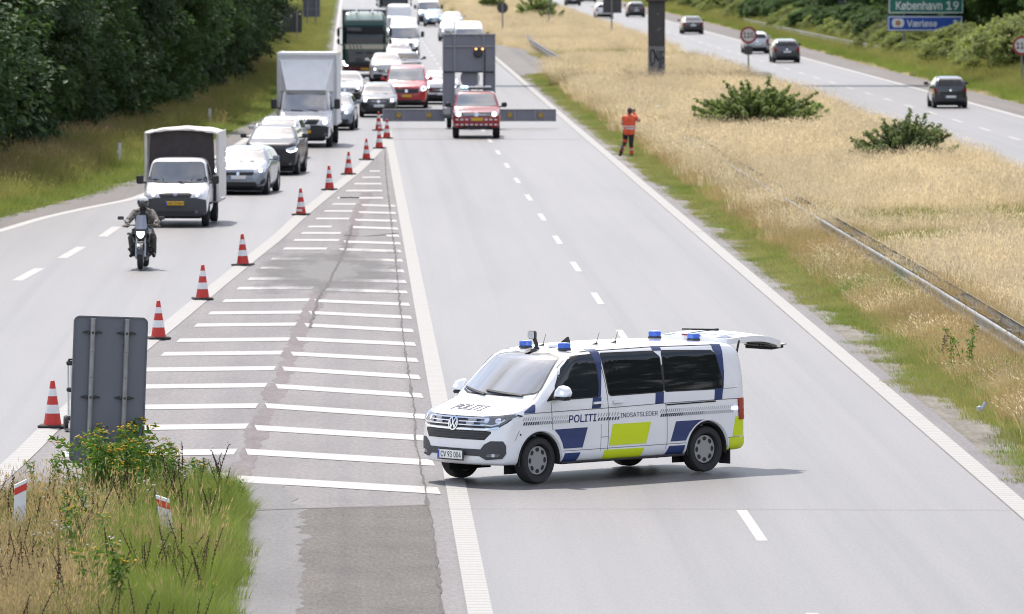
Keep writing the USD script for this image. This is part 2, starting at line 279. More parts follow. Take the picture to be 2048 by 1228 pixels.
for k in range(40):
    y0 = 276.8 + 14.93 * k
    put(road, "lane_dash", sheet(Polygon([(5.37, y0 - 5), (5.37, y0), (5.52, y0), (5.52, y0 - 5)]), ZP), paint)
    if y0 > 295: put(road, "lane_dash", sheet(Polygon([(1.3, y0 - 5), (1.3, y0), (1.46, y0), (1.46, y0 - 5)]), ZP), paint)
for (ax, ay), (bx, by) in [((233, 453.3), (205, 473.2)), ((163, 493.5), (124, 516)), ((79, 536.4), (34, 560.8)), ((-22, 590), (-70, 622))]:
    a, b = ground(ax, ay), ground(bx, by); put(road, "lane_dash", ribbon([a[:2], b[:2]], 0.26, ZP), paint)
for k in range(12):
    y0 = 208 + 12.2 * k; x0 = np.interp(y0, [200, 240, 282, 360], [-6.2, -3.6, -1.95, 0.6])
    if k > 6: put(road, "lane_dash", ribbon([(x0, y0), (x0 - 0.25, y0 - 5)], 0.2, ZP), paint)
# chevron stripes; right half from measured ends, left half mirrored off the worn band
RS = [((479.3, 957), (876.5, 981)), ((497, 903), (865, 925)), ((515, 855), (854.5, 876)), ((535.5, 811), (850.6, 833)), ((556.5, 772), (843, 791)), ((569.7, 737), (838, 754)), ((586.8, 707), (833.5, 720)), ((597.5, 677.5), (829, 688)),
      ((613.7, 649.6), (824.7, 661)), ((622, 624.7), (821, 634.5)), ((633, 601), (817.4, 608.6)), ((650, 578.5), (813, 584)), ((657.6, 558.8), (810.5, 563)), ((690, 539), (806.6, 541.7)), ((690, 517.5), (803.7, 520.7)), ((682, 498.7), (800.8, 502)),
      ((690.3, 483), (799.8, 486.5)), ((775, 471), (796.8, 471.3)), ((706.5, 454), (795, 457)), ((712.8, 439.6), (792, 441.5)), ((719.7, 424), (791, 426)), ((726, 409.8), (789.5, 411.7))]
dys = 0
for i, (a, b) in enumerate(RS):
    A, B = ground(*a)[:2], ground(*b)[:2]; hw = 0.64 if i < 12 else 0.72
    quad([(A[0], A[1] - hw), (A[0] - 0.06, A[1] + hw), (B[0], B[1] + hw), (B[0] + 0.03, B[1] - hw)])
for i in range(8):
    y0 = ground(700, 411)[1] + 6.1 * (i + 1); x1, x0 = 1.0, np.interp(y0, gore_s[:, 1], gore_s[:, 0]) + 0.45
    if x1 - x0 > 0.3: quad([(x0, y0 - 0.7), (x0, y0 + 0.7), (x1, y0 + 0.7), (x1, y0 - 0.7)])
LX = [474, 497, 517, 535, 552, 566, 581, 594, 605, 620, 628, 645, 640, 650, 655, 680, 683, 665, 700, 706, 713, 720]
LY = [903, 852, 811, 770, 736, 705, 678, 648, 624, 599.5, 575, 556, 536, 517.5, 497, 480, 466, 453, 437, 422, 408, 395]
for i, (x, y) in enumerate(zip(LX, LY)):
    B = ground(x, y)[:2]; x0 = np.interp(B[1], gore_s[:, 1], gore_s[:, 0]) + 0.5
    dl = 0.16 * (B[0] - x0) * (1.0 if i < 12 else -0.4); hw = 0.62
    quad([(x0, B[1] - dl - hw), (x0 + 0.05, B[1] - dl + hw), (B[0], B[1] + hw), (B[0] - 0.04, B[1] - hw)])
B = ground(458, 950)[:2]; quad([(-2.4, B[1] - 0.6), (-2.4, B[1] + 0.45), (B[0], B[1] + 0.5), (B[0] - 0.05, B[1] - 0.5)])
# faded tar smear across four stripes
put(road, "tar_smear", sheet(Polygon([(_c[0] - 1.75, _c[1] - 11), (_c[0] + 1.75, _c[1] - 11), (_c[0] + 1.75, _c[1] + 11), (_c[0] - 1.75, _c[1] + 11)]), 0.0015), stain_mat)
# gravel along the right border
gb = np.array([(9.6, y) for y in np.arange(60, 420, 1.2)]); gw = 0.16 + 0.75 * np.clip(meshkit.fbm(np.c_[gb[:, 1] * 0.13, 0 * gb[:, 1], 0 * gb[:, 1]], 3, 3) - 0.33, 0, 1) * 2
verge = xform(W, "verge", kind="structure")
v = np.vstack([np.c_[gb[:, 0], gb[:, 1], np.full(len(gb), -0.016)], np.c_[9.72 + gw + 0.35, gb[:, 1], np.full(len(gb), -0.03)]]); k = len(gb)
put(verge, "gravel_strip", (v, [[i, k + i, k + i + 1] for i in range(k - 1)] + [[i, k + i + 1, i + 1] for i in range(k - 1)]), gravel_mat)
# the opposite carriageway
opp = xform(W, "opposite_carriageway", kind="structure")
put(opp, "lanes", sheet(Polygon([(OPP_L, 60), (OPP_L, FARY), (29.6, FARY), (29.6, 60)]), -0.006), asphalt)
put(opp, "hard_shoulder", sheet(Polygon([(29.6, 60), (29.6, FARY), (33.4, FARY), (33.2, 660), (OPP_R + 0.1, 440), (OPP_R, 60)]), -0.006), asphalt_side)
put(opp, "edge_line", sheet(Polygon([(29.45, 60), (29.45, FARY), (29.72, FARY), (29.72, 60)]), ZP), paint)
put(opp, "edge_line", sheet(Polygon([(22.95, 60), (22.95, FARY), (23.2, FARY), (23.2, 60)]), ZP), paint)
for k in range(-6, 45):
    y0 = 279.3 + 13.1 * k; put(opp, "lane_dash", sheet(Polygon([(26.1, y0 - 5), (26.1, y0), (26.26, y0), (26.26, y0 - 5)]), ZP), paint)
# ------------------------------------------------------------------ vehicle bodies as rounded intersections of three outlines
def psd(poly, x, y):
    """Signed distance to a polygon, negative inside."""
    d = np.full(x.shape, 1e9); s = np.ones(x.shape)
    for i in range(len(poly)):
        ax, ay = poly[i]; bx, by = poly[i - 1]; ex, ey = bx - ax, by - ay; wx, wy = x - ax, y - ay
        t = np.clip((wx * ex + wy * ey) / (ex * ex + ey * ey + 1e-12), 0, 1)
        d = np.minimum(d, (wx - ex * t) ** 2 + (wy - ey * t) ** 2)
        c1, c2, c3 = y >= ay, y < by, ex * wy > ey * wx
        s = np.where((c1 & c2 & c3) | (~c1 & ~c2 & ~c3), -s, s)
    return s * np.sqrt(d)
def smax(a, b, k):
    h = np.maximum(k - np.abs(a - b), 0) / k
    return np.maximum(a, b) + h * h * k / 4
def chaikin(p, n=2):
    p = np.asarray(p, float)
    for _ in range(n):
        q = np.roll(p, -1, 0); p = np.stack([0.75 * p + 0.25 * q, 0.25 * p + 0.75 * q], 1).reshape(-1, 2)
    return p
def mirror(half):
    half = [tuple(h) for h in half]; return half + [(-y, z) for y, z in half[::-1] if abs(y) > 1e-9]
TETS = [(p, 1 if sum(p[i] > p[j] for i in range(3) for j in range(i + 1, 3)) % 2 == 0 else -1) for p in itertools.permutations(range(3))]
def march(fun, lo, hi, g):
    """Closed surface of fun = 0 on a grid of cells cut into six tetrahedra each."""
    lo = np.asarray(lo, float); n = np.ceil((np.asarray(hi) - lo) / g).astype(int) + 1
    ax = [lo[k] + np.arange(n[k]) * g for k in range(3)]; P = np.stack(np.meshgrid(*ax, indexing="ij"), -1).reshape(-1, 3)
    val = fun(P); val[np.abs(val) < 1e-7] = 1e-7; inside = (val < 0).reshape(n)
    ids = np.arange(len(P)).reshape(n); c = [slice(0, -1), slice(1, None)]
    corner = {b: ids[c[b[0]], c[b[1]], c[b[2]]].ravel() for b in itertools.product((0, 1), repeat=3)}
    ins = val < 0; stackd = np.stack([ins[x] for x in corner.values()]); act = stackd.any(0) & ~stackd.all(0)
    tets = []
    for perm, par in TETS:
        b = [0, 0, 0]; q = [corner[(0, 0, 0)][act]]
        for k in perm: b[k] = 1; q.append(corner[tuple(b)][act])
        tets.append(np.stack(q, 1))
    T = np.vstack(tets); I = ins[T]; cnt = I.sum(1); E, dirs = [], []
    def order(sel):
        t, i = T[sel], I[sel]; o = np.argsort(~i, axis=1, kind="stable"); return np.take_along_axis(t, o, 1)
    for num in (1, 2, 3):
        t = order(cnt == num)
        if not len(t): continue
        a, b, cc, d = t.T; e = lambda u, v: np.stack([np.minimum(u, v), np.maximum(u, v)], 1)
        if num == 1: tri = [(e(a, b), e(a, cc), e(a, d))]; dr = P[b] + P[cc] + P[d] - 3 * P[a]
        elif num == 3: tri = [(e(a, d), e(b, d), e(cc, d))]; dr = 3 * P[d] - P[a] - P[b] - P[cc]
        else: tri = [(e(a, cc), e(a, d), e(b, d)), (e(a, cc), e(b, d), e(b, cc))]; dr = P[cc] + P[d] - P[a] - P[b]
        for x in tri: E.append(np.stack(x, 1)); dirs.append(dr)
    E, dirs = np.vstack(E), np.vstack(dirs); key = E[..., 0].astype(np.int64) * len(P) + E[..., 1]
    u, inv = np.unique(key, return_inverse=True); F = inv.reshape(-1, 3); i, j = u // len(P), u % len(P)
    t = (val[i] / (val[i] - val[j]))[:, None]; V = P[i] + (P[j] - P[i]) * t
    nn = np.cross(V[F[:, 1]] - V[F[:, 0]], V[F[:, 2]] - V[F[:, 0]]); bad = (nn * dirs).sum(1) < 0; F[bad] = F[bad][:, ::-1]
    return V, F

from scipy.ndimage import map_coordinates, spline_filter
class Field:
    """A polygon's signed distance kept on a grid and read back smoothly."""
    def __init__(self, poly, h):
        pad = 0.35; self.h = h; self.lo = poly.min(0) - pad; n = np.ceil((np.ptp(poly, axis=0) + 2 * pad) / h).astype(int) + 1
        x, y = np.meshgrid(self.lo[0] + np.arange(n[0]) * h, self.lo[1] + np.arange(n[1]) * h, indexing="ij"); self.raw = psd(poly, x, y); self.c = spline_filter(self.raw, 3)
    def __call__(self, x, y, lin=False): return map_coordinates(self.raw if lin else self.c, [(x - self.lo[0]) / self.h, (y - self.lo[1]) / self.h], order=1 if lin else 3, mode="nearest", prefilter=False)

class Panel(tuple):
    """(vertices, faces) with the body's own normals in N."""
    def __new__(cls, v, f, n): t = super().__new__(cls, (v, f)); t.N = n; return t
class Body:
    """prof: (s, z) side outline, s from the front bumper back; plan: (s, y) half outline; sect: (y, z) half outline."""
    def __init__(self, L_, prof, plan, sect, k=0.06, kp=0.12, arches=(), arch_y=0.55, bend=0.0, bend_end=2.6, smooth_n=2, W=1.8, H=1.5, h=None):
        self.L, self.W, self.H = L_, W, H
        self.prof = chaikin(prof, smooth_n); self.plan = chaikin([(s, y) for s, y in plan] + [(s, -y) for s, y in plan[::-1]], smooth_n); self.sect = chaikin(mirror(sect), smooth_n)
        h = h or (0.012 if k < 0.08 else 0.03)
        self.fp, self.fl, self.fs = Field(self.prof, h), Field(self.plan, h), Field(self.sect, h)
        self.k, self.kp, self.arches, self.arch_y, self.bend, self.bend_end = k, kp, arches, arch_y, bend, bend_end
    lin = False
    def base(self, p):
        s, y, z = p[:, 0], p[:, 1], p[:, 2]; se = s
        if self.bend:
            w = 1 - np.clip((s - self.bend_end * 0.45) / (self.bend_end * 0.55), 0, 1) ** 2; se = s - self.bend * y * y * w
        q = self.lin; return smax(smax(self.fp(se, z, q), self.fl(s, y, q), self.kp), self.fs(y, z, q), self.k)
    def cut(self, p):
        d = self.base(p)
        for sa, za, r in self.arches:
            c = np.maximum(np.hypot(p[:, 0] - sa, p[:, 2] - za) - r, self.arch_y - np.abs(p[:, 1])); d = smax(d, -c, 0.03)
        return d
    def grad(self, fun, p, h=0.004):
        K = np.array([(1, -1, -1), (-1, -1, 1), (-1, 1, -1), (1, 1, 1.0)]); g = sum(k * fun(p + h * k)[:, None] for k in K)
        return g / (np.linalg.norm(g, axis=1, keepdims=True) + 1e-12)
    def local(self, p): return np.stack([self.L / 2 - p[:, 0], -p[:, 1] * -1, p[:, 2]], -1)
    def mesh(self, g):
        lo = [self.prof[:, 0].min() - 2 * g, -self.W / 2 - 2 * g, self.prof[:, 1].min() - 2 * g]; hi = [self.prof[:, 0].max() + 2 * g, self.W / 2 + 2 * g, self.prof[:, 1].max() + 2 * g]
        V, F = march(self.cut, lo, hi, g); n = self.grad(self.cut, V); V = V - n * self.cut(V)[:, None] * 0.8
        V, n = self.local(V), n * [-1, 1, 1]; return (V, F[:, ::-1]), n
    def panel(self, poly, view, e=0.004, g=0.06, t=0.02, clear_arch=True):
        """A thin solid that lies on the body over an outline seen from the side L or R (s, z), front F or back B (y, z), or top T (s, y)."""
        polys = [q for q in getattr(poly, "geoms", [poly])]
        if view in "LR" and clear_arch:
            for sa, za, r in self.arches: polys = [h for q in polys for h in getattr(q.difference(Point(sa, za).buffer(r + 0.012)), "geoms", [q.difference(Point(sa, za).buffer(r + 0.012))])]
        out = []
        for q in polys:
            if q.is_empty or q.area < 1e-6: continue
            q = q.buffer(0); rings = [np.array(q.exterior.coords)[:-1]] + [np.array(h.coords)[:-1] for h in q.interiors]
            man = m3.Manifold.extrude(m3.CrossSection(rings, m3.FillRule.EvenOdd), t)
            if g: man = man.refine_to_length(g)
            k = man.to_mesh(); uvw, f = np.array(k.vert_properties[:, :3], float), np.array(k.tri_verts)
            w = uvw[:, 2]; qk, inv = np.unique(np.round(uvw[:, 0] * 1e5).astype(np.int64) * 10_000_000 + np.round(uvw[:, 1] * 1e5).astype(np.int64), return_index=True, return_inverse=True)[1:]
            u, v = uvw[qk, 0], uvw[qk, 1]; o = np.zeros_like(u)
            if view == "L": p, d = np.stack([u, o + self.W / 2 + 0.1, v], 1), np.array([0, -1.0, 0])
            elif view == "R": p, d = np.stack([u, o - self.W / 2 - 0.1, v], 1), np.array([0, 1.0, 0])
            elif view == "F": p, d = np.stack([o - 0.1, u, v], 1), np.array([1.0, 0, 0])
            elif view == "B": p, d = np.stack([o + self.L + 0.1, u, v], 1), np.array([-1.0, 0, 0])
            else: p, d = np.stack([u, v, o + self.H + 0.2], 1), np.array([0, 0, -1.0])
            far = 0
            self.lin = True; best, bd, act = p.copy(), np.full(len(p), 1e9), np.arange(len(p))
            for _ in range(160):
                q = p[act]; dist = self.base(q); near = np.abs(dist) < bd[act]; best[act[near]] = q[near]; bd[act[near]] = np.abs(dist[near])
                p[act] = q + d * np.clip(dist, -0.2, 0.6)[:, None] * 0.95; act = act[(np.abs(dist) > 2e-4) & (dist < bd[act] + 0.02)]
                if not len(act): break
            self.lin = False
            if bd.max() > 0.004:                       # the outline reaches past the silhouette: fold it round onto the body
                p = np.where((bd > 0.004)[:, None], best, p)
                for _ in range(6): p = p - self.grad(self.base, p) * self.base(p)[:, None] * 0.9
            n = self.grad(self.base, p)
            p, n = p[inv], n[inv]; top = w > t * 0.5; p = p + np.where(top[:, None], n * e, d * (t - e) * 0.0 - n * (t - e))
            p = self.local(p); m = trimesh.Trimesh(p, f, process=False)
            c = m.triangles_center - m.vertices.mean(0); fn = np.cross(p[f[:, 1]] - p[f[:, 0]], p[f[:, 2]] - p[f[:, 0]])
            if (m.vertices[f[:, 0]] * fn).sum() < 0: f = f[:, ::-1]
            out.append((p, f, n * [-1, 1, 1]))
        if not out: return None
        off = np.cumsum([0] + [len(o[0]) for o in out]); return Panel(np.vstack([o[0] for o in out]), np.vstack([o[1] + k for o, k in zip(out, off)]), np.vstack([o[2] for o in out]))

def strip(pts, w): return LineString(pts).buffer(w / 2, cap_style=2, join_style=2)
def rnd(pts, r):
    p = Polygon(pts); return p.buffer(-r).buffer(r) if r else p

WHEELS = {}
def make_wheel(parent, x, y, R, width, side, style="alloy", tyre_mat=None, rim_mat=None, steer=0.0):
    """wheel > tyre, rim, hub cap, brake; its outer face looks along side * y."""
    w = xform(parent, "wheel", (x, y, R), rz=steer); key = (R, width, side, style)
    if key not in WHEELS: WHEELS[key] = [(nm, meshkit.arrays(m, 40)) for nm, m in wheel_shapes(R, width, side, style)]
    for nm, (v, f, n) in WHEELS[key]:
        put(w, nm, (v, f), {"tyre": tyre_mat or RUBBER, "rim": rim_mat or (STEEL if style == "steel" else RIM), "hub_cap": HUBCAP, "brake": BLACK}[nm], normals=n)
    return w
def wheel_shapes(R, width, side, style):
    h = width / 2; sgn = -side; out = []               # a lathe about y flips the sign of its height
    out.append(("tyre", lathe([(R * 0.66, -h * 0.8), (R * 0.72, -h), (R * 0.93, -h), (R * 0.985, -h * 0.78), (R, -h * 0.45), (R, h * 0.45), (R * 0.985, h * 0.78), (R * 0.93, h), (R * 0.72, h), (R * 0.66, h * 0.8), (R * 0.62, 0), (R * 0.66, -h * 0.8)], 36, "y")))
    if style == "steel":
        disc = Point(0, 0).buffer(R * 0.60, 24)
        for k in range(8):
            a = k * math.pi / 4; c = (math.cos(a) * R * 0.455, math.sin(a) * R * 0.455); disc = disc.difference(affinity.rotate(affinity.scale(Point(c).buffer(R * 0.105, 8), 0.85, 1.15), math.degrees(a), origin=c))
        d = slab(disc, -0.006, 0.006); d.vertices = np.stack([d.vertices[:, 0], d.vertices[:, 2] + side * h * 0.5, d.vertices[:, 1]], 1)
        out.append(("rim", cat(d, lathe([(R * 0.66, h * 0.9 * sgn), (R * 0.69, h * 0.98 * sgn), (R * 0.66, h * 1.0 * sgn), (R * 0.60, h * 0.45 * sgn), (R * 0.58, h * 0.2 * sgn), (R * 0.66, h * 0.9 * sgn)], 36, "y"))))
        out.append(("hub_cap", lathe([(0, h * 0.86 * sgn), (R * 0.07, h * 0.86 * sgn), (R * 0.10, h * 0.74 * sgn), (R * 0.24, h * 0.70 * sgn), (R * 0.30, h * 0.55 * sgn), (R * 0.30, h * 0.4 * sgn)], 28, "y")))
    else:
        disc = Point(0, 0).buffer(R * 0.66, 24)
        for k in range(5):
            a = k * 2 * math.pi / 5; disc = disc.difference(Polygon([(math.cos(a + o) * R * rr, math.sin(a + o) * R * rr) for rr, o in ((0.22, -0.3), (0.58, -0.42), (0.6, 0), (0.58, 0.42), (0.22, 0.3))]).buffer(-0.01))
        d = slab(disc, -0.012, 0.012); d.vertices = np.stack([d.vertices[:, 0], d.vertices[:, 2] + side * h * 0.75, d.vertices[:, 1]], 1)
        out.append(("rim", cat(d, lathe([(R * 0.67, h * 0.95 * sgn), (R * 0.69, h * 1.0 * sgn), (R * 0.64, h * 0.8 * sgn), (R * 0.62, 0), (R * 0.67, h * 0.95 * sgn)], 30, "y"))))
    out.append(("brake", lathe([(0, h * 0.1 * sgn), (R * 0.6, h * 0.1 * sgn), (R * 0.6, -h * 0.5 * sgn), (0, -h * 0.5 * sgn)], 20, "y")))
    return out

RUBBER = look("tyre_rubber", (0.018, 0.018, 0.019), 0.75, vary=0.3, vscale=30)
RIM = look("alloy_rim", (0.42, 0.43, 0.45), 0.35, metal=0.8)
RIM_DARK = look("dark_rim", (0.06, 0.06, 0.065), 0.4, metal=0.5)
STEEL = look("steel_rim", (0.36, 0.37, 0.38), 0.38, metal=0.75)
HUBCAP = look("hub_cap_dark", (0.09, 0.09, 0.10), 0.4, metal=0.5)
BLACK = look("black_plastic", (0.016, 0.016, 0.017), 0.55)
GREYPL = look("grey_plastic", (0.045, 0.046, 0.05), 0.6, bump=0.15, bscale=200)
GLASS = look("tinted_glass", (0.010, 0.012, 0.014), 0.03, spec=0.5, ior=1.52)
PRIVACY = look("privacy_glass", (0.006, 0.0065, 0.007), 0.03, spec=0.5, ior=1.5)
SCREEN = look("windscreen_glass", (0.075, 0.088, 0.10), 0.035, spec=0.9, ior=2.1, coat=1.0)
CHROME = look("chrome", (0.75, 0.76, 0.78), 0.12, metal=1.0)
LENS = look("headlamp_lens", (0.55, 0.57, 0.60), 0.08, coat=1.0, metal=0.25)
LENS_DARK = look("headlamp_dark", (0.10, 0.11, 0.12), 0.08, coat=1.0, metal=0.2)
LIT = look("lamp_lit", (0.9, 0.9, 0.9), 0.2, emit=(1.0, 0.98, 0.92), emit_s=2.2)
DRL = look("daytime_lamp_lit", (0.9, 0.9, 0.9), 0.2, emit=(0.95, 0.98, 1.0), emit_s=4.0)
BLUELIT = look("blue_lamp_lit", (0.3, 0.5, 0.9), 0.2, emit=(0.35, 0.6, 1.0), emit_s=3.0)
ORANGE_LIT = look("amber_lamp_lit", (0.9, 0.5, 0.2), 0.2, emit=(1.0, 0.40, 0.12), emit_s=1.6)
TAIL = look("tail_lens", (0.20, 0.006, 0.012), 0.12, coat=1.0)
PLATE = look("plate_white", (0.72, 0.72, 0.70), 0.5); PLATE_Y = look("plate_yellow", (0.62, 0.36, 0.015), 0.5); INK = look("ink_black", (0.012, 0.012, 0.014), 0.6); EUBLUE = look("plate_blue", (0.02, 0.06, 0.32), 0.5)
SEAM = look("panel_gap", (0.02, 0.02, 0.022), 0.8)
UNDER = look("underbody", (0.012, 0.012, 0.012), 0.9)
# ------------------------------------------------------------------ lettering as outlines
def text_poly(text, height, width=None, slant=0.0, bold=False, squeeze=None):
    m = meshkit.text_mesh(text, height, 0.01, bold); v = m.vertices; top = [f for f in m.faces if (v[f, 2] > 0.009).all()]
    p = shapely.union_all([Polygon(v[f, :2]).buffer(1e-5) for f in top]).simplify(height * 0.012)
    x0, y0, x1, y1 = p.bounds; p = affinity.translate(p, -x0, 0)
    if width: p = affinity.scale(p, width / (x1 - x0), 1, origin=(0, 0))
    if slant: p = affinity.skew(p, xs=slant, origin=(0, 0))
    return p
def text_on(parent, name, text, height, mat, at, bold=False, depth=0.004, center=True, width=None, rot=None, **tags):
    """Upright lettering facing -y, its middle (or start) at the point."""
    m = meshkit.text_mesh(text, height, depth, bold); b = m.bounds
    if width: m.vertices = m.vertices * [width / (b[1, 0] - b[0, 0]), 1, 1]; b = m.bounds
    m.apply_translation([-(b[0, 0] + b[1, 0]) / 2 if center else -b[0, 0], 0, 0]); m = upright(m)
    if rot: m = moved(m, rot)
    m.apply_translation(at); return put(parent, name, m, mat, **tags)

def paint_car(name, color, metal=0.0, rough=0.28, coat=0.8, spec=0.5):
    return look("paint_" + name, color, rough, metal=metal, coat=coat, spec=spec, vary=0.10, vscale=2.5)
WHITE = paint_car("white", (0.74, 0.745, 0.75)); BLACKP = paint_car("black", (0.012, 0.013, 0.016), coat=1.0); DARKBLUE = paint_car("dark_blue", (0.014, 0.02, 0.036), coat=1.0)
SILVER = paint_car("silver", (0.46, 0.475, 0.495), metal=0.6, rough=0.32); BLUEGREY = paint_car("blue_grey", (0.23, 0.26, 0.30), metal=0.5, rough=0.32); RED = paint_car("red", (0.36, 0.012, 0.02)); DARKRED = paint_car("dark_red", (0.24, 0.006, 0.014))
GREENP = paint_car("dark_green", (0.008, 0.036, 0.028)); GREYP = paint_car("grey", (0.06, 0.063, 0.07), metal=0.4); PALEBLUE = paint_car("pale_blue", (0.35, 0.55, 0.72)); CREAM = look("cream_paint", (0.52, 0.50, 0.40), 0.45)

ORG = dict(
    hatch=dict(prof=[(.02, .13), (.0, .2), (0, .40), (.012, .50), (.05, .575), (.14, .63), (.235, .665), (.27, .70), (.42, .955), (.52, .995), (.66, 1.0), (.82, .965), (.905, .90), (.968, .70), (.99, .62), (1, .50), (1, .28), (.985, .17), (.9, .13)],
               sb=.68, st=.935, ws=(.41, .335), side=[[(.335, .70), (.43, .885), (.50, .925), (.555, .925), (.56, .69)], [(.575, .69), (.572, .925), (.70, .92), (.80, .88), (.86, .72), (.70, .69)]], rear=(.70, .90, .36, .30)),
    suv=dict(prof=[(.02, .15), (0, .22), (0, .50), (.015, .60), (.05, .665), (.14, .70), (.22, .725), (.255, .75), (.385, .955), (.47, .995), (.62, 1.0), (.84, .975), (.92, .92), (.968, .72), (.99, .64), (1, .50), (1, .28), (.985, .19), (.9, .15)],
             sb=.74, st=.94, ws=(.41, .34), side=[[(.315, .74), (.40, .895), (.47, .93), (.535, .93), (.54, .73)], [(.555, .73), (.55, .93), (.72, .92), (.84, .88), (.88, .76), (.70, .73)]], rear=(.72, .92, .36, .31)),
    sedan=dict(prof=[(.02, .13), (0, .2), (0, .40), (.012, .50), (.05, .57), (.14, .63), (.25, .67), (.285, .70), (.42, .96), (.50, 1.0), (.62, .995), (.72, .95), (.83, .75), (.88, .725), (.975, .70), (.995, .62), (1, .45), (1, .28), (.985, .17), (.9, .13)],
               sb=.69, st=.94, ws=(.41, .335), side=[[(.335, .70), (.43, .89), (.49, .925), (.54, .925), (.545, .69)], [(.56, .69), (.555, .925), (.66, .915), (.73, .84), (.77, .72)]], rear=(.73, .92, .37, .31)),
    van=dict(prof=[(.02, .10), (0, .16), (0, .36), (.012, .45), (.04, .52), (.10, .575), (.165, .615), (.19, .65), (.325, .925), (.37, .965), (.45, .995), (.6, 1.0), (.93, .99), (.98, .95), (.99, .6), (1, .45), (1, .2), (.98, .12)],
             sb=.635, st=.925, ws=(.42, .365), side=[[(.235, .64), (.345, .885), (.40, .92), (.455, .92), (.46, .61)]], rear=(.60, .90, .36, .31)),
)
def generic(kind, L_, W_, H_, arches, k=0.09, bend=0.14, belt=None, h=None):
    o = ORG[kind]; prof = [(s * L_, z * H_) for s, z in o["prof"]]
    plan = [(-.002 * L_, .20 * W_), (.0, .30 * W_), (.02 * L_, .40 * W_), (.07 * L_, .465 * W_), (.2 * L_, .498 * W_), (.5 * L_, .5 * W_), (.82 * L_, .498 * W_), (.95 * L_, .465 * W_), (.99 * L_, .40 * W_), (1.0 * L_, .28 * W_)]
    bz = belt or (.66 if kind != "van" else .6)
    top = .40 if kind == "van" else .36
    sect = [(.42 * W_, .10 * H_), (.455 * W_, .16 * H_), (.49 * W_, .30 * H_), (.50 * W_, .46 * H_), (.496 * W_, .58 * H_), (.478 * W_, bz * H_), ((.478 + top) / 2 * W_, (bz + .92) / 2 * H_), (top * W_, .94 * H_), (.30 * W_, 1.02 * H_), (.1 * W_, 1.06 * H_)]
    return Body(L_, prof, plan, sect, k=k, kp=0.2, arches=arches, arch_y=W_ / 2 - 0.26, bend=bend, bend_end=.5 * L_, W=W_, H=H_, smooth_n=1, h=h)

def mirrors(parent, x, y, z, mat, w=0.20, h=0.15, arm=0.06, depth=0.10):
    for s in (1, -1):
        m = cbox((x, s * (y + arm + w / 2), z + h / 2), (depth, w, h), 0.035); m2 = cbox((x + 0.02, s * (y + arm / 2), z + 0.02), (0.06, arm + 0.1, 0.05), 0.015)
        p = put(parent, "mirror", cat(m, m2), mat, 40)
def plate_front(parent, x, z, text="", yellow=False, w=0.50, h=0.11, facing=1, y=0.0):
    p = put(parent, "number_plate", cbox((x + facing * 0.006, y, z), (0.012, w, h), 0.004), PLATE_Y if yellow else PLATE)
    q = cbox((x + facing * 0.0135, y - facing * (w / 2 - 0.022) * (1 if facing > 0 else 1), z), (0.003, 0.04, h * 0.92)); 
    put(parent, "plate_band", q, EUBLUE)
    if text:
        t = meshkit.text_mesh(text, h * 0.66, 0.003); b = t.bounds; s = min(1.0, (w * 0.82) / (b[1, 0] - b[0, 0])); t.vertices = t.vertices * [s, 1, 1]; b = t.bounds
        t.apply_translation([-(b[0, 0] + b[1, 0]) / 2 + 0.025, -h * 0.33, 0]); v = t.vertices.copy()
        t.vertices = np.stack([v[:, 2] * facing + x + facing * 0.0125, v[:, 0] * facing + y, v[:, 1] + z], 1)
        put(parent, "plate_lettering", t, INK)

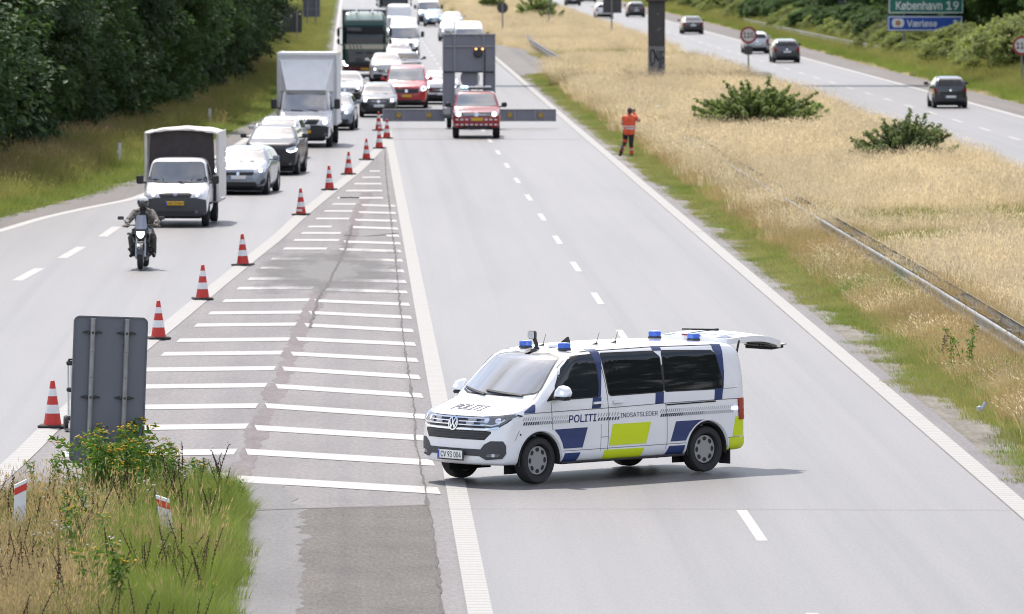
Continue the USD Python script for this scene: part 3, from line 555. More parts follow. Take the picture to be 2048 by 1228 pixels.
def car(name, label, category, kind, pos, heading, dims, paint, group=None, base=0.17, front=None, rear_view=False, wheels=None, plate=("", False), rail=False, lights="on", arch_r=None, roof_light=None, dark_low=True, g=0.085, grille=None, extra=None, screen=None, bumper_z=.30, plate_z=None, windows=None):
    """A passenger car or van with body, glass, lamps, grille, bumpers, wheels, mirrors, plates and door gaps."""
    L_, W_, H_ = dims; R = wheels[2] if wheels else 0.325; sf, sr = (wheels[:2] if wheels else (.195 * L_, .80 * L_))
    ar = [(sf, R, R * 1.16), (sr, R, R * 1.16)]; far = pos[1] > 430; B = generic(kind, L_, W_, H_, ar, h=.05 if far else .03); o = ORG[kind]; g = .13 if far else g
    fw = np.array([math.cos(math.radians(heading)), math.sin(math.radians(heading))])
    ref = (L_ / 2 - sf) if not rear_view else (L_ / 2 - sr); P = np.asarray(pos)[:2] - fw * ref
    T = thing(name, label, category, (P[0], P[1], 0.004), heading, group)
    m, n = B.mesh(g); put(T, "body", m, paint, normals=n)
    def pan(pname, poly, view, mat, e=0.005, gg=0.09, **kw):
        q = B.panel(poly, view, e, gg * (1.8 if far else 1), **kw)
        if q is not None: put(T, pname, q, mat, 45)
    w0, w1 = o["ws"]; zb, zt = o["sb"] * H_, o["st"] * H_
    pan("windscreen", rnd([(-w0 * W_, zb + .03 * H_), (-w0 * W_ * .9, zb + .012 * H_), (w0 * W_ * .9, zb + .012 * H_), (w0 * W_, zb + .03 * H_), (w1 * W_, zt), (-w1 * W_, zt)], 0.04), "F", screen or SCREEN)
    for q in (windows or o["side"]):
        for vw in "LR": pan("side_window", rnd([(s * L_, z * H_) for s, z in q], 0.03), vw, GLASS)
    rb, rt, y0, y1 = o["rear"]
    pan("rear_window", rnd([(-y0 * W_, rb * H_), (y0 * W_, rb * H_), (y1 * W_, rt * H_), (-y1 * W_, rt * H_)], 0.05), "B", GLASS)
    for s in (o["side"][0][-1][0] * L_ + 0.02, .30 * L_, .775 * L_ if kind != "van" else .70 * L_):
        for vw in "LR": pan("door_gap", strip([(s, .20 * H_), (s, (.66 if kind != "van" else .6) * H_)], 0.012), vw, SEAM, e=0.002, gg=0.2)
    for s in (.52, .72):
        for vw in "LR": pan("door_handle", strip([(s * L_ - 0.16, .60 * H_), (s * L_, .605 * H_)], 0.03), vw, paint, e=0.02, gg=0)
    # front
    fz = front or {}
    gz0, gz1, gw0, gw1 = fz.get("grille", (.385, .465, .20, .26))
    pan("grille", rnd([(-gw0 * W_, gz0 * H_), (gw0 * W_, gz0 * H_), (gw1 * W_, gz1 * H_), (-gw1 * W_, gz1 * H_)], 0.02), "F", BLACK, e=0.006)
    if fz.get("bars", 1):
        for i in range(fz.get("bars", 1)):
            z = (gz0 + (gz1 - gz0) * (i + .7) / (fz.get("bars", 1) + .4)) * H_; pan("grille_bar", strip([(-gw0 * W_ * .95, z), (gw0 * W_ * .95, z)], 0.018), "F", CHROME, e=0.014, gg=0.15)
    lz0, lz1 = fz.get("low", (.15, .30)); lw = fz.get("loww", .40)
    pan("lower_grille", rnd([(-lw * W_ * .85, lz0 * H_), (lw * W_ * .85, lz0 * H_), (lw * W_, (lz0 + .04) * H_), (lw * W_ * .92, lz1 * H_), (-lw * W_ * .92, lz1 * H_), (-lw * W_, (lz0 + .04) * H_)], 0.02), "F", fz.get("lowmat", BLACK), e=0.007)
    hz0, hz1, hy0, hy1 = fz.get("lamp", (.43, .545, .27, .43)); hs = fz.get("slant", .03)
    for s in (1, -1):
        pan("headlight", rnd([(s * hy0 * W_, hz0 * H_), (s * (hy0 + hy1) / 2 * W_, hz0 * H_), (s * hy1 * W_, (hz0 + hs) * H_), (s * hy1 * W_, (hz1 + hs * .6) * H_), (s * hy0 * W_, (hz1 - hs) * H_)], 0.015), "F", fz.get("lampmat", LENS), e=0.008, gg=0.05)
        if lights == "on" or (lights == "left" and s > 0):
            pan("lamp", Point(s * (hy0 + (hy1 - hy0) * fz.get("at", .35)) * W_, (hz0 + (hz1 - hz0) * .5) * H_).buffer(fz.get("lr", 0.055)), "F", fz.get("litmat", LIT), e=0.012, gg=0)
        pan("fog_lamp", Point(s * .36 * W_, (lz0 + .06) * H_).buffer(0.045), "F", LENS_DARK, e=0.012, gg=0)
    if fz.get("badge", True): pan("badge", Point(0, (gz0 + gz1) / 2 * H_).buffer(fz.get("badge_r", 0.06)), "F", CHROME, e=0.018, gg=0)
    nose = lambda z: L_ / 2 - float(np.interp(z, [p[1] for p in B.prof if p[0] < .3 * L_][::-1][::-1], [p[0] for p in B.prof if p[0] < .3 * L_]) if False else min(p[0] for p in B.prof if abs(p[1] - z) < .12 * H_))
    pz = (plate_z or .32) * H_
    if not rear_view: plate_front(T, L_ / 2 + 0.01, pz, plate[0], plate[1])
    # rear
    tz = fz.get("tail", (.48, .66, .33, .46))
    for s in (1, -1): pan("tail_light", rnd([(s * tz[2] * W_, tz[0] * H_), (s * tz[3] * W_, tz[0] * H_), (s * (tz[3] - .01) * W_, tz[1] * H_), (s * (tz[2] + .02) * W_, tz[1] * H_)], 0.02), "B", TAIL, e=0.008, gg=0.06)
    if rear_view:
        pan("rear_bumper", rnd([(-.45 * W_, .16 * H_), (.45 * W_, .16 * H_), (.46 * W_, .30 * H_), (-.46 * W_, .30 * H_)], 0.02), "B", BLACK if dark_low else paint, e=0.012)
        pan("tailgate_gap", strip([(-.40 * W_, .36 * H_), (.40 * W_, .36 * H_)], 0.014), "B", SEAM, e=0.002)
        plate_front(T, -L_ / 2 - 0.01, fz.get("rplate", .42) * H_, plate[0], plate[1], facing=-1)
        pan("badge", Point(0, .56 * H_).buffer(0.05), "B", CHROME, e=0.012, gg=0)
        put(T, "rear_wiper", rod((-L_ / 2 + .03 * L_, 0, rb * H_ + 0.02), (-L_ / 2 + .045 * L_, 0.28, rb * H_ + 0.07), 0.012), BLACK)
    put(T, "underbody", cbox((0, 0, base + 0.03), (L_ * .9, W_ * .84, 0.16), 0.03), UNDER)
    for s in (1, -1):
        for sx in (sf, sr): make_wheel(T, L_ / 2 - sx, s * (W_ / 2 - 0.12), R, 0.21, s, "alloy")
    sm = o["side"][0][0]; mirrors(T, L_ / 2 - (sm[0] + .02) * L_, W_ * .475, (sm[1] + .005) * H_, fz.get("mirror", paint))
    for s in (1, -1): put(T, "wiper", rod((L_ / 2 - .255 * L_ * (1 if kind != "van" else .72), s * .18 + .2, zb + .01), (L_ / 2 - .275 * L_ * (1 if kind != "van" else .72), s * .18 - .3, zb + .02), 0.012), BLACK)
    if rail:
        for s in (1, -1): put(T, "roof_rail", path_tube([(L_ / 2 - .45 * L_, s * W_ * .35, H_ * .955), (L_ / 2 - .50 * L_, s * W_ * .345, H_ * 1.02), (L_ / 2 - .80 * L_, s * W_ * .335, H_ * 1.005), (L_ / 2 - .85 * L_, s * W_ * .33, H_ * .94)], 0.018), CHROME)
    if extra: extra(T, B, pan)
    return T
# ------------------------------------------------------------------ the police van across the carriageway
NAVY = look("livery_navy", (0.013, 0.028, 0.10), 0.35, coat=0.5); YELLOW = look("livery_yellow", (0.56, 0.66, 0.008), 0.4, coat=0.4); HATCH_D = look("livery_dark_hatch", (0.035, 0.04, 0.065), 0.4); HATCH_M = look("livery_mid_hatch", (0.22, 0.225, 0.25), 0.4); HATCH_B = look("livery_bonnet_ink", (0.05, 0.055, 0.09), 0.4); HATCH_L = look("livery_pale_hatch", (0.40, 0.405, 0.42), 0.4)
VWHITE = look("police_white", (0.75, 0.755, 0.765), 0.22, coat=1.0, vary=0.06, vscale=1.5)
BLUEBOX = look("blue_beacon", (0.02, 0.085, 0.42), 0.15, coat=1.0, emit=(0.03, 0.13, 0.55), emit_s=0.12)
def police_van():
    Lv, Wv, Hv, sf, sr, R = 5.22, 1.904, 1.965, 0.908, 4.303, 0.345
    prof = [(.16, .27), (.06, .30), (.02, .36), (0, .48), (0, .62), (.015, .76), (.04, .90), (.09, 1.0), (.20, 1.055), (.42, 1.125), (.62, 1.19), (.72, 1.245), (.86, 1.365), (1.30, 1.735), (1.48, 1.84), (1.78, 1.90), (2.4, 1.945), (3.4, 1.965), (4.5, 1.945), (4.9, 1.905), (5.03, 1.83), (5.10, 1.5), (5.15, 1.15), (5.165, .80), (5.22, .52), (5.215, .40), (5.15, .32), (4.9, .28)]
    plan = [(.0, .30), (.0, .55), (.05, .75), (.16, .86), (.36, .925), (.7, .948), (1.0, .952), (4.7, .952), (5.0, .93), (5.14, .87), (5.21, .74), (5.22, .5)]
    sect = [(.84, .26), (.90, .30), (.94, .42), (.952, .60), (.952, .9), (.948, 1.06), (.932, 1.2), (.905, 1.4), (.865, 1.66), (.84, 1.80), (.79, 1.89), (.68, 1.96), (.4, 2.02), (.1, 2.04)]
    B = Body(Lv, prof, plan, sect, k=0.07, kp=0.12, arches=[(sf, R, .415), (sr, R, .415)], arch_y=.62, bend=.27, bend_end=2.4, smooth_n=2, W=Wv, H=2.0)
    a = -138.796; p = np.array([3.4634, 104.1075]) ; fw = np.array([math.cos(math.radians(a)), math.sin(math.radians(a))])
    p = p + fw * (2.652 - Lv / 2)
    T = thing("police_van", "white police van with blue and yellow livery parked across the lanes, tailgate raised", "van", (p[0], p[1], 0.004), a)
    m, n = B.mesh(0.034); put(T, "body", m, VWHITE, normals=n)
    X = lambda s: Lv / 2 - s
    def pan(parent, name, poly, view, mat, e=0.004, g=0.06, **kw):
        q = B.panel(poly, view, e, g, t=kw.pop("t", 0.015)); return put(parent, name, q, mat, 40, **kw)
    # glass
    ws = rnd([(-.80, 1.33), (-.55, 1.285), (.55, 1.285), (.80, 1.33), (.655, 1.80), (.4, 1.835), (-.4, 1.835), (-.655, 1.80)], .05)
    pan(T, "windscreen_seal", ws.buffer(.022), "F", BLACK, e=.002); pan(T, "windscreen", ws, "F", SCREEN, e=.005)
    dw = rnd([(1.22, 1.30), (1.25, 1.42), (1.40, 1.665), (1.56, 1.79), (1.665, 1.82), (2.06, 1.835), (2.09, 1.4), (2.085, 1.235), (1.30, 1.225)], .03)
    w1 = rnd([(2.205, 1.845), (3.27, 1.835), (3.375, 1.75), (3.40, 1.25), (2.33, 1.24), (2.295, 1.27)], .03); w2 = rnd([(3.445, 1.835), (4.45, 1.80), (4.53, 1.75), (4.635, 1.30), (4.60, 1.245), (3.43, 1.252)], .04)
    for vw in "LR":
        pan(T, "window_seal", dw.buffer(.02), vw, BLACK, e=.002); pan(T, "door_window", dw, vw, GLASS, e=.005)
        pan(T, "window_seal", w1.union(w2).buffer(.03).buffer(-.012), vw, BLACK, e=.002); pan(T, "sliding_door_window", w1, vw, PRIVACY, e=.005); pan(T, "rear_side_window", w2, vw, PRIVACY, e=.005)
        pan(T, "mirror_base", rnd([(1.03, 1.195), (1.24, 1.225), (1.29, 1.235), (1.245, 1.40), (1.20, 1.36)], .01), vw, BLACK, e=.006)
        # gaps between panels
        for nm, pts, w in (("door_gap", [(1.125, 1.20), (1.14, .95), (1.155, .78)], .009), ("door_gap", [(2.155, 1.86), (2.235, 1.40), (2.262, 1.2), (2.276, .85), (2.25, .31)], .010), ("door_gap", [(3.435, 1.07), (3.462, .85), (3.465, .49), (3.415, .31)], .008),
                           ("belt_gap", [(.60, 1.035), (.88, 1.042), (2.25, 1.054), (3.4, 1.072), (4.94, 1.076)], .009), ("sill_crease", [(1.36, .462), (3.86, .462)], .007), ("fuel_flap_gap", [(2.12, .82), (2.12, .635), (2.11, .33)], .006), ("fuel_flap_gap", [(2.12, .63), (2.27, .632)], .006),
                           ("rear_corner_gap", [(4.63, 1.238), (4.93, 1.235)], .006), ("bumper_gap", [(4.72, .50), (5.10, .50)], .008), ("bumper_gap", [(.42, .66), (.50, .80)], .007), ("roof_gutter", [(1.42, 1.80), (1.62, 1.868), (2.0, 1.892), (3.3, 1.905), (4.7, 1.885)], .012)):
            pan(T, nm, strip(pts, w), vw, SEAM, e=.0015, g=.15)
        pan(T, "slide_rail", strip([(3.45, 1.046), (4.47, 1.055)], .022), vw, BLACK, e=.004, g=.2)
        for s0, nm in ((1.965, "door_handle"), (2.36, "door_handle")): pan(T, nm, strip([(s0, 1.137), (s0 + .19, 1.139)], .034), vw, VWHITE, e=.035, g=.1, t=.03)
        pan(T, "arch_lip", Point(sf, R).buffer(.452).difference(Point(sf, R).buffer(.435)).intersection(shapely.box(0, .30, 6, 2)), vw, VWHITE, e=.010, g=.05)
        pan(T, "arch_lip", Point(sr, R).buffer(.452).difference(Point(sr, R).buffer(.435)).intersection(shapely.box(0, .30, 6, 2)), vw, VWHITE, e=.010, g=.05)
    # livery on both flanks (lettering reads from each side)
    st = [("blue_stripe", [(2.02, 1.91), (2.19, 1.91), (2.19, 1.70), (2.12, 1.225), (2.065, 1.218), (2.105, 1.40), (2.095, 1.66), (2.03, 1.82)], NAVY), ("blue_stripe", [(1.965, 1.213), (2.137, 1.218), (2.112, 1.062), (1.936, 1.060)], NAVY),
          ("blue_stripe", [(3.28, 1.91), (3.455, 1.91), (3.455, 1.845), (3.28, 1.85)], NAVY), ("blue_stripe", [(3.24, 1.236), (3.408, 1.238), (3.393, 1.075), (3.22, 1.073)], NAVY),
          ("blue_stripe", [(4.505, 1.90), (4.685, 1.89), (4.672, 1.48), (4.64, 1.235), (4.61, 1.235), (4.648, 1.30), (4.545, 1.765), (4.50, 1.81)], NAVY), ("blue_stripe", [(4.465, 1.238), (4.632, 1.236), (4.603, 1.079), (4.44, 1.078)], NAVY),
          ("blue_block", [(1.185, .785), (1.85, .79), (1.747, .497), (1.372, .497), (1.345, .58), (1.28, .69)], NAVY), ("blue_block", [(1.40, .428), (1.712, .428), (1.655, .303), (1.37, .303)], NAVY), ("yellow_block", [(2.356, .81), (3.133, .81), (3.034, .498), (2.283, .498)], YELLOW), ("yellow_block", [(2.196, .440), (3.003, .434), (2.945, .306), (2.171, .304)], YELLOW),
          ("blue_block", [(3.647, .792), (4.41, .792), (4.30, .77), (4.10, .735), (3.93, .62), (3.85, .497), (3.535, .497)], NAVY), ("blue_block", [(3.514, .431), (3.838, .430), (3.822, .31), (3.453, .312)], NAVY), ("yellow_block", [(4.881, .805), (5.06, .805), (5.06, .515), (4.825, .515)], YELLOW),
          ("blue_block", [(.605, 1.07), (.80, 1.165), (.83, 1.16), (.80, 1.05), (.60, 1.045)], NAVY)]
    for vw in "LR":
        for nm, q, mt in st: pan(T, nm, Polygon(q), vw, mt, e=.0075 if q[0][1] > 1.6 else .006 if q[0][1] < .45 else .004, g=.045, t=.03)
        flip = (lambda q, c: q) if vw == "L" else (lambda q, c: affinity.scale(q, -1, 1, origin=(c, 0)))
        t1 = affinity.translate(text_poly("POLITI", .105, .55, 6, True), 1.47, .873); pan(T, "lettering", flip(t1, 1.745), vw, NAVY, e=.003, g=.15)
        t2 = affinity.translate(text_poly("INDSATSLEDER", .066, .755, 0), 2.515, .899); pan(T, "lettering", flip(t2, 2.89), vw, HATCH_D, e=.003, g=.2)
        def hatch(a0, a1, nn, ramp):
            for row, (z0, z1) in enumerate(((.872, .918), (.935, .985))):
                groups = {}
                for i in range(nn):
                    t = i / (nn - 1); s = a0 + (a1 - a0) * t; wd = .030 if row == 0 else .014; lean = .022
                    if abs(s - sf) < .46 and z0 < .80: continue
                    mt = ramp(t, row); groups.setdefault(mt.GetPath(), (mt, []))[1].append(Polygon([(s, z0), (s + wd, z0), (s + wd + lean, z1), (s + lean, z1)]))
                for mt, qs in groups.values(): pan(T, "hatch_marking", shapely.MultiPolygon(qs), vw, mt, e=.003, g=0)
        pick = lambda d: HATCH_D if d < .33 else HATCH_M if d < .66 else HATCH_L
        hatch(.565, 1.42, 20, lambda t, r: pick(t + .35 * r)); hatch(2.05, 2.44, 8, lambda t, r: pick(.0 + .5 * r)); hatch(3.32, 4.80, 36, lambda t, r: pick(t * 1.1 + .35 * r))
        pan(T, "side_blue_lamp", shapely.box(4.80, .915, 4.93, .955), vw, BLUELIT, e=.012, g=.05)
        pan(T, "indicator", Point(.52, .74).buffer(.014), vw, BLACK, e=.006, g=0)
    # front end
    GZ = LENS_DARK
    pan(T, "grille", rnd([(-.60, .835), (.60, .835), (.56, 1.0), (-.56, 1.0)], .01), "F", BLACK, e=.003)
    for z in (.975, .925, .875): pan(T, "grille_bar", strip([(-.57, z), (.57, z)], .014), "F", CHROME, e=.010, g=.1)
    pan(T, "chrome_bar", strip([(-.80, .852), (-.60, .815), (0, .810), (.60, .815), (.80, .852)], .020), "F", CHROME, e=.014, g=.08)
    for s in (1, -1):
        for z, y in ((.952, .36), (.90, .33)): pan(T, "grille_lamp", strip([(s * y - .07, z), (s * y + .07, z)], .03), "F", STEEL, e=.02, g=0)
        hl = rnd([(s * .50, .865), (s * .72, .85), (s * .80, .865), (s * .872, .925), (s * .915, 1.01), (s * .88, 1.035), (s * .70, 1.012), (s * .50, .99)], .012)
        pan(T, "headlight", hl.buffer(.012), "F", BLACK, e=.004, g=.05); pan(T, "headlight", hl, "F", LENS_DARK, e=.008, g=.05)
        for c in (.60, .77): pan(T, "headlight_projector", Point(s * c, .945).buffer(.038), "F", CHROME, e=.014, g=.03)
        pan(T, "running_lamp", strip([(s * .52, .885), (s * .70, .872), (s * .79, .90), (s * .85, .96)], .016), "F", LENS, e=.014, g=.05)
        pan(T, "headlight_brow", strip([(s * .50, 1.0), (s * .70, 1.022), (s * .86, 1.043), (s * .905, 1.03)], .018), "F", CHROME, e=.010, g=.06)
        bk = rnd([(s * .52, .50), (s * .60, .60), (s * .70, .655), (s * .86, .655), (s * .885, .59), (s * .885, .47), (s * .85, .40), (s * .62, .375), (s * .50, .44)], .02)
        pan(T, "bumper_insert", bk, "F", GREYPL, e=.010, g=.05); pan(T, "fog_lamp", rnd([(s * .62, .425), (s * .80, .425), (s * .84, .47), (s * .66, .47)], .01), "F", LENS_DARK, e=.016, g=.05); pan(T, "fog_lamp", Point(s * .74, .448).buffer(.024), "F", LENS, e=.02, g=0)
    pan(T, "lower_grille", rnd([(-.72, .79), (-.60, .665), (.60, .665), (.72, .79), (.60, .80), (-.60, .80)], .02), "F", BLACK, e=.004)
    for z in (.77, .735, .70): pan(T, "grille_bar", strip([(-.60, z), (.60, z)], .010), "F", GREYPL, e=.010, g=.1)
    pan(T, "bumper_insert", rnd([(-.55, .43), (.55, .43), (.55, .53), (-.55, .53)], .02), "F", GREYPL, e=.008, g=.08)
    # emblem
    zc = .885; pan(T, "emblem", Point(0, zc).buffer(.098), "F", BLACK, e=.018, g=.04)
    ring = Point(0, zc).buffer(.098, 24).difference(Point(0, zc).buffer(.082, 24)); V = strip([(-.034, zc + .074), (0, zc + .006), (.034, zc + .074)], .015); Wm = strip([(-.074, zc + .036), (-.036, zc - .062), (0, zc + .004), (.036, zc - .062), (.074, zc + .036)], .015)
    pan(T, "emblem", shapely.union_all([ring, V.intersection(Point(0, zc).buffer(.085)), Wm.intersection(Point(0, zc).buffer(.085))]), "F", CHROME, e=.026, g=.06)
    # the number plate sits a little to the right of the vehicle's middle, as framed in the bumper
    plate_front(T, X(-.022), .437, "CV 93 004", False, .53, .125); put(T, "plate_frame", cbox((X(-.016), 0, .435), (.012, .57, .16), .003), BLACK)
    # bonnet lettering, wipers, bonnet gap
    tp = affinity.translate(text_poly("POLITI", .19, .64, 8), -.32, 0); tp = affinity.affine_transform(tp, [0, 1, 1, 0, .27, 0])   # (x, y) -> (s, y): reads from in front
    pan(T, "bonnet_lettering", tp, "T", HATCH_B, e=.007, g=.035)
    for s in (1, -1): pan(T, "bonnet_gap", strip([(.10, s * .66), (.40, s * .80), (.75, s * .845), (1.0, s * .80)], .008), "T", SEAM, e=.0015, g=.1)
    wp = lambda y, z: np.array([0, y, z])
    for (y0, z0), (y1, z1) in (((.62, 1.27), (-.10, 1.318)), ((-.08, 1.265), (-.72, 1.335))):
        q = B.panel(strip([(y0, z0), (y1, z1)], .022), "F", .028, .1, t=.02); put(T, "wiper", q, BLACK, 40)
    # mirrors
    for s in (1, -1):
        h = hull([(X(1.22) + dx, s * y, z) for dx, y, z in ((-.03, 1.00, 1.27), (-.03, 1.22, 1.27), (.13, 1.00, 1.27), (.10, 1.24, 1.275), (-.03, 1.20, 1.42), (-.03, 1.06, 1.445), (.07, 1.05, 1.43), (.06, 1.19, 1.40), (-.03, 1.00, 1.37), (.10, 1.0, 1.36), (-.03, 1.255, 1.33), (.07, 1.255, 1.32))]).subdivide().subdivide()
        trimesh.smoothing.filter_taubin(h, iterations=8); put(T, "mirror", h, VWHITE, 60); put(T, "mirror_arm", cbox((X(1.22) + .03, s * 1.05, 1.245), (.14, .34, .05), .018), BLACK, 40)
        put(T, "mirror_lamp", ball((X(1.22) + .02 + .085, s * 1.16, 1.335), .018, 1), BLUELIT)
    # roof gear
    def top(s, y): q = np.array([[s, y, 2.3]]);  [q.__setitem__((0, 2), q[0, 2] - B.base(q)[0] * .9) for _ in range(60)]; return q[0, 2]
    for s, y in ((1.86, -.42), (1.86, .42), (4.50, .42), (4.50, -.42)):
        z = top(s, y); bc = put(T, "beacon_base", cbox((X(s), y, z + .012), (.15, .15, .03), .006), GREYPL); put(T, "blue_beacon", cbox((X(s), y, z + .065), (.145, .145, .085), .014), BLUEBOX, 40)
    z = top(1.80, -.12); put(T, "search_lamp_post", cat(lathe([(0, z), (.045, z), (.05, z + .01), (.03, z + .03), (.022, z + .10), (0, z + .10)], 16).apply_translation([X(1.80), -.12, 0]), rod((X(1.80), -.12, z + .06), (X(1.79), -.16, z + .17), .028, .034)), BLACK, 40)
    put(T, "search_lamp", moved(cbox((0, 0, 0), (.10, .12, .12), .02), (0, 0, 25), (X(1.78), -.19, z + .205)), BLACK); put(T, "search_lamp_glass", moved(cbox((.052, 0, 0), (.008, .10, .10), .01), (0, 0, 25), (X(1.78), -.19, z + .205)), LENS)
    z = top(1.62, -.1); put(T, "roof_sensor", hull([(X(1.60) + a * .09, -.02 + b * .06, top(1.62, 0) + c) for a, b, c in ((-1, -1, 0), (1, -1, 0), (-1, 1, 0), (1, 1, 0), (-.6, -.5, .045), (.3, -.5, .04), (-.6, .5, .045), (.3, .5, .04))]), BLACK)
    z = top(2.05, -.05); put(T, "antenna_dome", lathe([(0, z + .055), (.05, z + .05), (.075, z + .03), (.08, z), (0, z)][::-1], 20).apply_translation([X(2.05), -.02, 0]), VWHITE, 40)
    for s, y in ((2.1, -.35), (2.62, .25), (3.0, .25)):
        z = top(s, y); put(T, "aerial", cat(hull([(X(s) + a, y + b, z + c) for a, b, c in ((-.06, -.02, 0), (.05, -.02, 0), (-.06, .02, 0), (.05, .02, 0), (-.06, -.008, .03), (-.06, .008, .03), (-.02, 0, .02))]), rod((X(s) - .045, y, z + .02), (X(s) - .105, y, z + .17), .005, .003)), BLACK)
    z = top(2.55, -.3); put(T, "shark_fin", hull([(X(2.55) + a, -.30 + b, z + c) for a, b, c in ((.12, 0, 0), (-.08, -.03, 0), (-.08, .03, 0), (-.07, 0, .09), (-.03, 0, .088))]), BLACK)
    # tail: light, lamp, tailgate raised on struts
    for s in (1, -1):
        tl = B.panel(rnd([(4.955, .76), (5.12, .76), (5.10, 1.08), (4.935, 1.08)], .015), "LR"[s < 0], .014, .05, t=.03); put(T, "tail_light", tl, TAIL, 40)
        pan(T, "rear_bumper", rnd([(4.77, .497), (5.20, .497), (5.21, .33), (4.72, .31)], .01), "LR"[s < 0], YELLOW, e=.006, g=.05)
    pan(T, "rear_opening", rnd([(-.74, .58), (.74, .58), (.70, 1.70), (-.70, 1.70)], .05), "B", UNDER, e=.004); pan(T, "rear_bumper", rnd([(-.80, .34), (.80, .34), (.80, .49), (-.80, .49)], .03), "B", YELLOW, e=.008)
    # the raised tailgate: a shell hinged at the roof's rear edge, rising a little backwards; built in its own frame (u back from the hinge, v across, w outwards)
    gate = xform(T, "tailgate", (X(4.86), 0, 1.90), ry=-3.0)
    outl = [(0, .70), (.10, .745), (.55, .80), (.95, .83), (1.12, .80), (1.17, .70), (1.2, .35)]; outl = outl + [(u, -v) for u, v in outl[::-1]]
    gm = m3.Manifold.extrude(m3.CrossSection([chaikin([(-u, v) for u, v in outl], 2)[::-1]], m3.FillRule.EvenOdd), .085).refine_to_length(.07); gk = gm.to_mesh(); gv = np.array(gk.vert_properties[:, :3], float)
    gv[:, 2] += .08 * np.sin(np.clip(-gv[:, 0] / 1.2, 0, 1) * np.pi * .9) - .05 * np.clip((-gv[:, 0] - .62) / .55, 0, 1) ** 2 - .07 * gv[:, 1] ** 2
    put(gate, "shell", (gv, gk.tri_verts), VWHITE, 40)
    def sk(pts, z, mat, nm, t=.012, gg=.08):
        mm = m3.Manifold.extrude(m3.CrossSection([np.array(pts)], m3.FillRule.EvenOdd), t).refine_to_length(gg).to_mesh(); q = np.array(mm.vert_properties[:, :3], float)
        q[:, 2] += z + .08 * np.sin(np.clip(-q[:, 0] / 1.2, 0, 1) * np.pi * .9) - .05 * np.clip((-q[:, 0] - .62) / .55, 0, 1) ** 2 - .07 * q[:, 1] ** 2; put(gate, nm, (q, mm.tri_verts), mat, 40)
    sk([(-.16, -.50), (-.50, -.56), (-.50, .56), (-.16, .50)], 0.078, look("rear_glass_pale", (.30, .31, .33), .08, coat=1.0), "rear_window"); sk([(-.03, .50), (-.20, .52), (-.20, .70), (-.06, .66)], 0.078, NAVY, "blue_stripe"); sk([(-.03, -.50), (-.06, -.66), (-.20, -.70), (-.20, -.52)], 0.078, NAVY, "blue_stripe")
    sk([(-1.02, -.70), (-1.13, -.62), (-1.13, .62), (-1.02, .70)], 0.078, YELLOW, "yellow_block"); sk([(-.10, -.60), (-1.0, -.66), (-1.0, .66), (-.10, .60)], -.008, GREYPL, "inner_trim")
    put(gate, "spoiler_lamp", cbox((.01, 0, .09), (.03, .40, .025), .006), TAIL); put(gate, "rear_wiper", cat(rod((-.58, -.10, .175), (-.20, -.42, .165), .013), cbox((-.60, -.08, .165), (.06, .06, .06), .01)), BLACK)
    put(gate, "grab_handle", path_tube([(-.82, .62, .0), (-.84, .62, -.05), (-.90, .62, -.05), (-.92, .62, -.01)], .010), BLACK)
    put(gate, "folding_flap", cat(cbox((-1.27, .30, -.02), (.30, .62, .02), .006, ry=8)), look("dull_aluminium", (0.32, 0.33, 0.32), .4, metal=.7)); put(gate, "flap_edge", cbox((-1.25, .30, -.055), (.26, .58, .045), .01, ry=8), BLACK)
    for s in (1, -1):
        put(T, "gas_strut", cat(rod((X(4.93), s * .76, 1.25), (X(5.02), s * .77, 1.62), .009), rod((X(5.02), s * .77, 1.60), (X(5.12), s * .76, 1.93), .016)), BLACK)
    put(T, "underbody", cbox((-.05, 0, .36), (4.4, 1.50, .18), .04), UNDER); put(T, "sill_trim", cat(cbox((X(2.6), .87, .285), (2.5, .10, .035), .01), cbox((X(2.6), -.87, .285), (2.5, .10, .035), .01)), BLACK)
    [put(T, "mud_flap", cbox((X(4.80), s * .78, .23), (.02, .24, .26), .004), BLACK) for s in (1, -1)]; put(T, "exhaust", rod((X(4.7), -.4, .28), (X(5.15), -.5, .27), .03), UNDER)
    for s in (1, -1):
        put(T, "wheel_arch_liner", tm(m3.Manifold.extrude(m3.CrossSection([[(.41 * math.cos(t), .41 * math.sin(t)) for t in np.linspace(-.18, math.pi + .18, 28)] + [(.39 * math.cos(t), .39 * math.sin(t)) for t in np.linspace(math.pi + .18, -.18, 28)]]), .30).rotate((90, 0, 0)).translate((X(sf), .915 if s > 0 else -.615, R))), UNDER)
        put(T, "wheel_arch_liner", tm(m3.Manifold.extrude(m3.CrossSection([[(.41 * math.cos(t), .41 * math.sin(t)) for t in np.linspace(-.18, math.pi + .18, 28)] + [(.39 * math.cos(t), .39 * math.sin(t)) for t in np.linspace(math.pi + .18, -.18, 28)]]), .30).rotate((90, 0, 0)).translate((X(sr), .915 if s > 0 else -.615, R))), UNDER)
        [put(T, "wheel_arch_liner", cbox((X(q), s * .60, R + .05), (.82, .02, .5)), UNDER) for q in (sf, sr)]
        make_wheel(T, X(sf), s * .80, R, .215, s, "steel", rim_mat=STEEL, steer=4.0); make_wheel(T, X(sr), s * .80, R, .215, s, "steel", rim_mat=STEEL)
    return T
police_van()
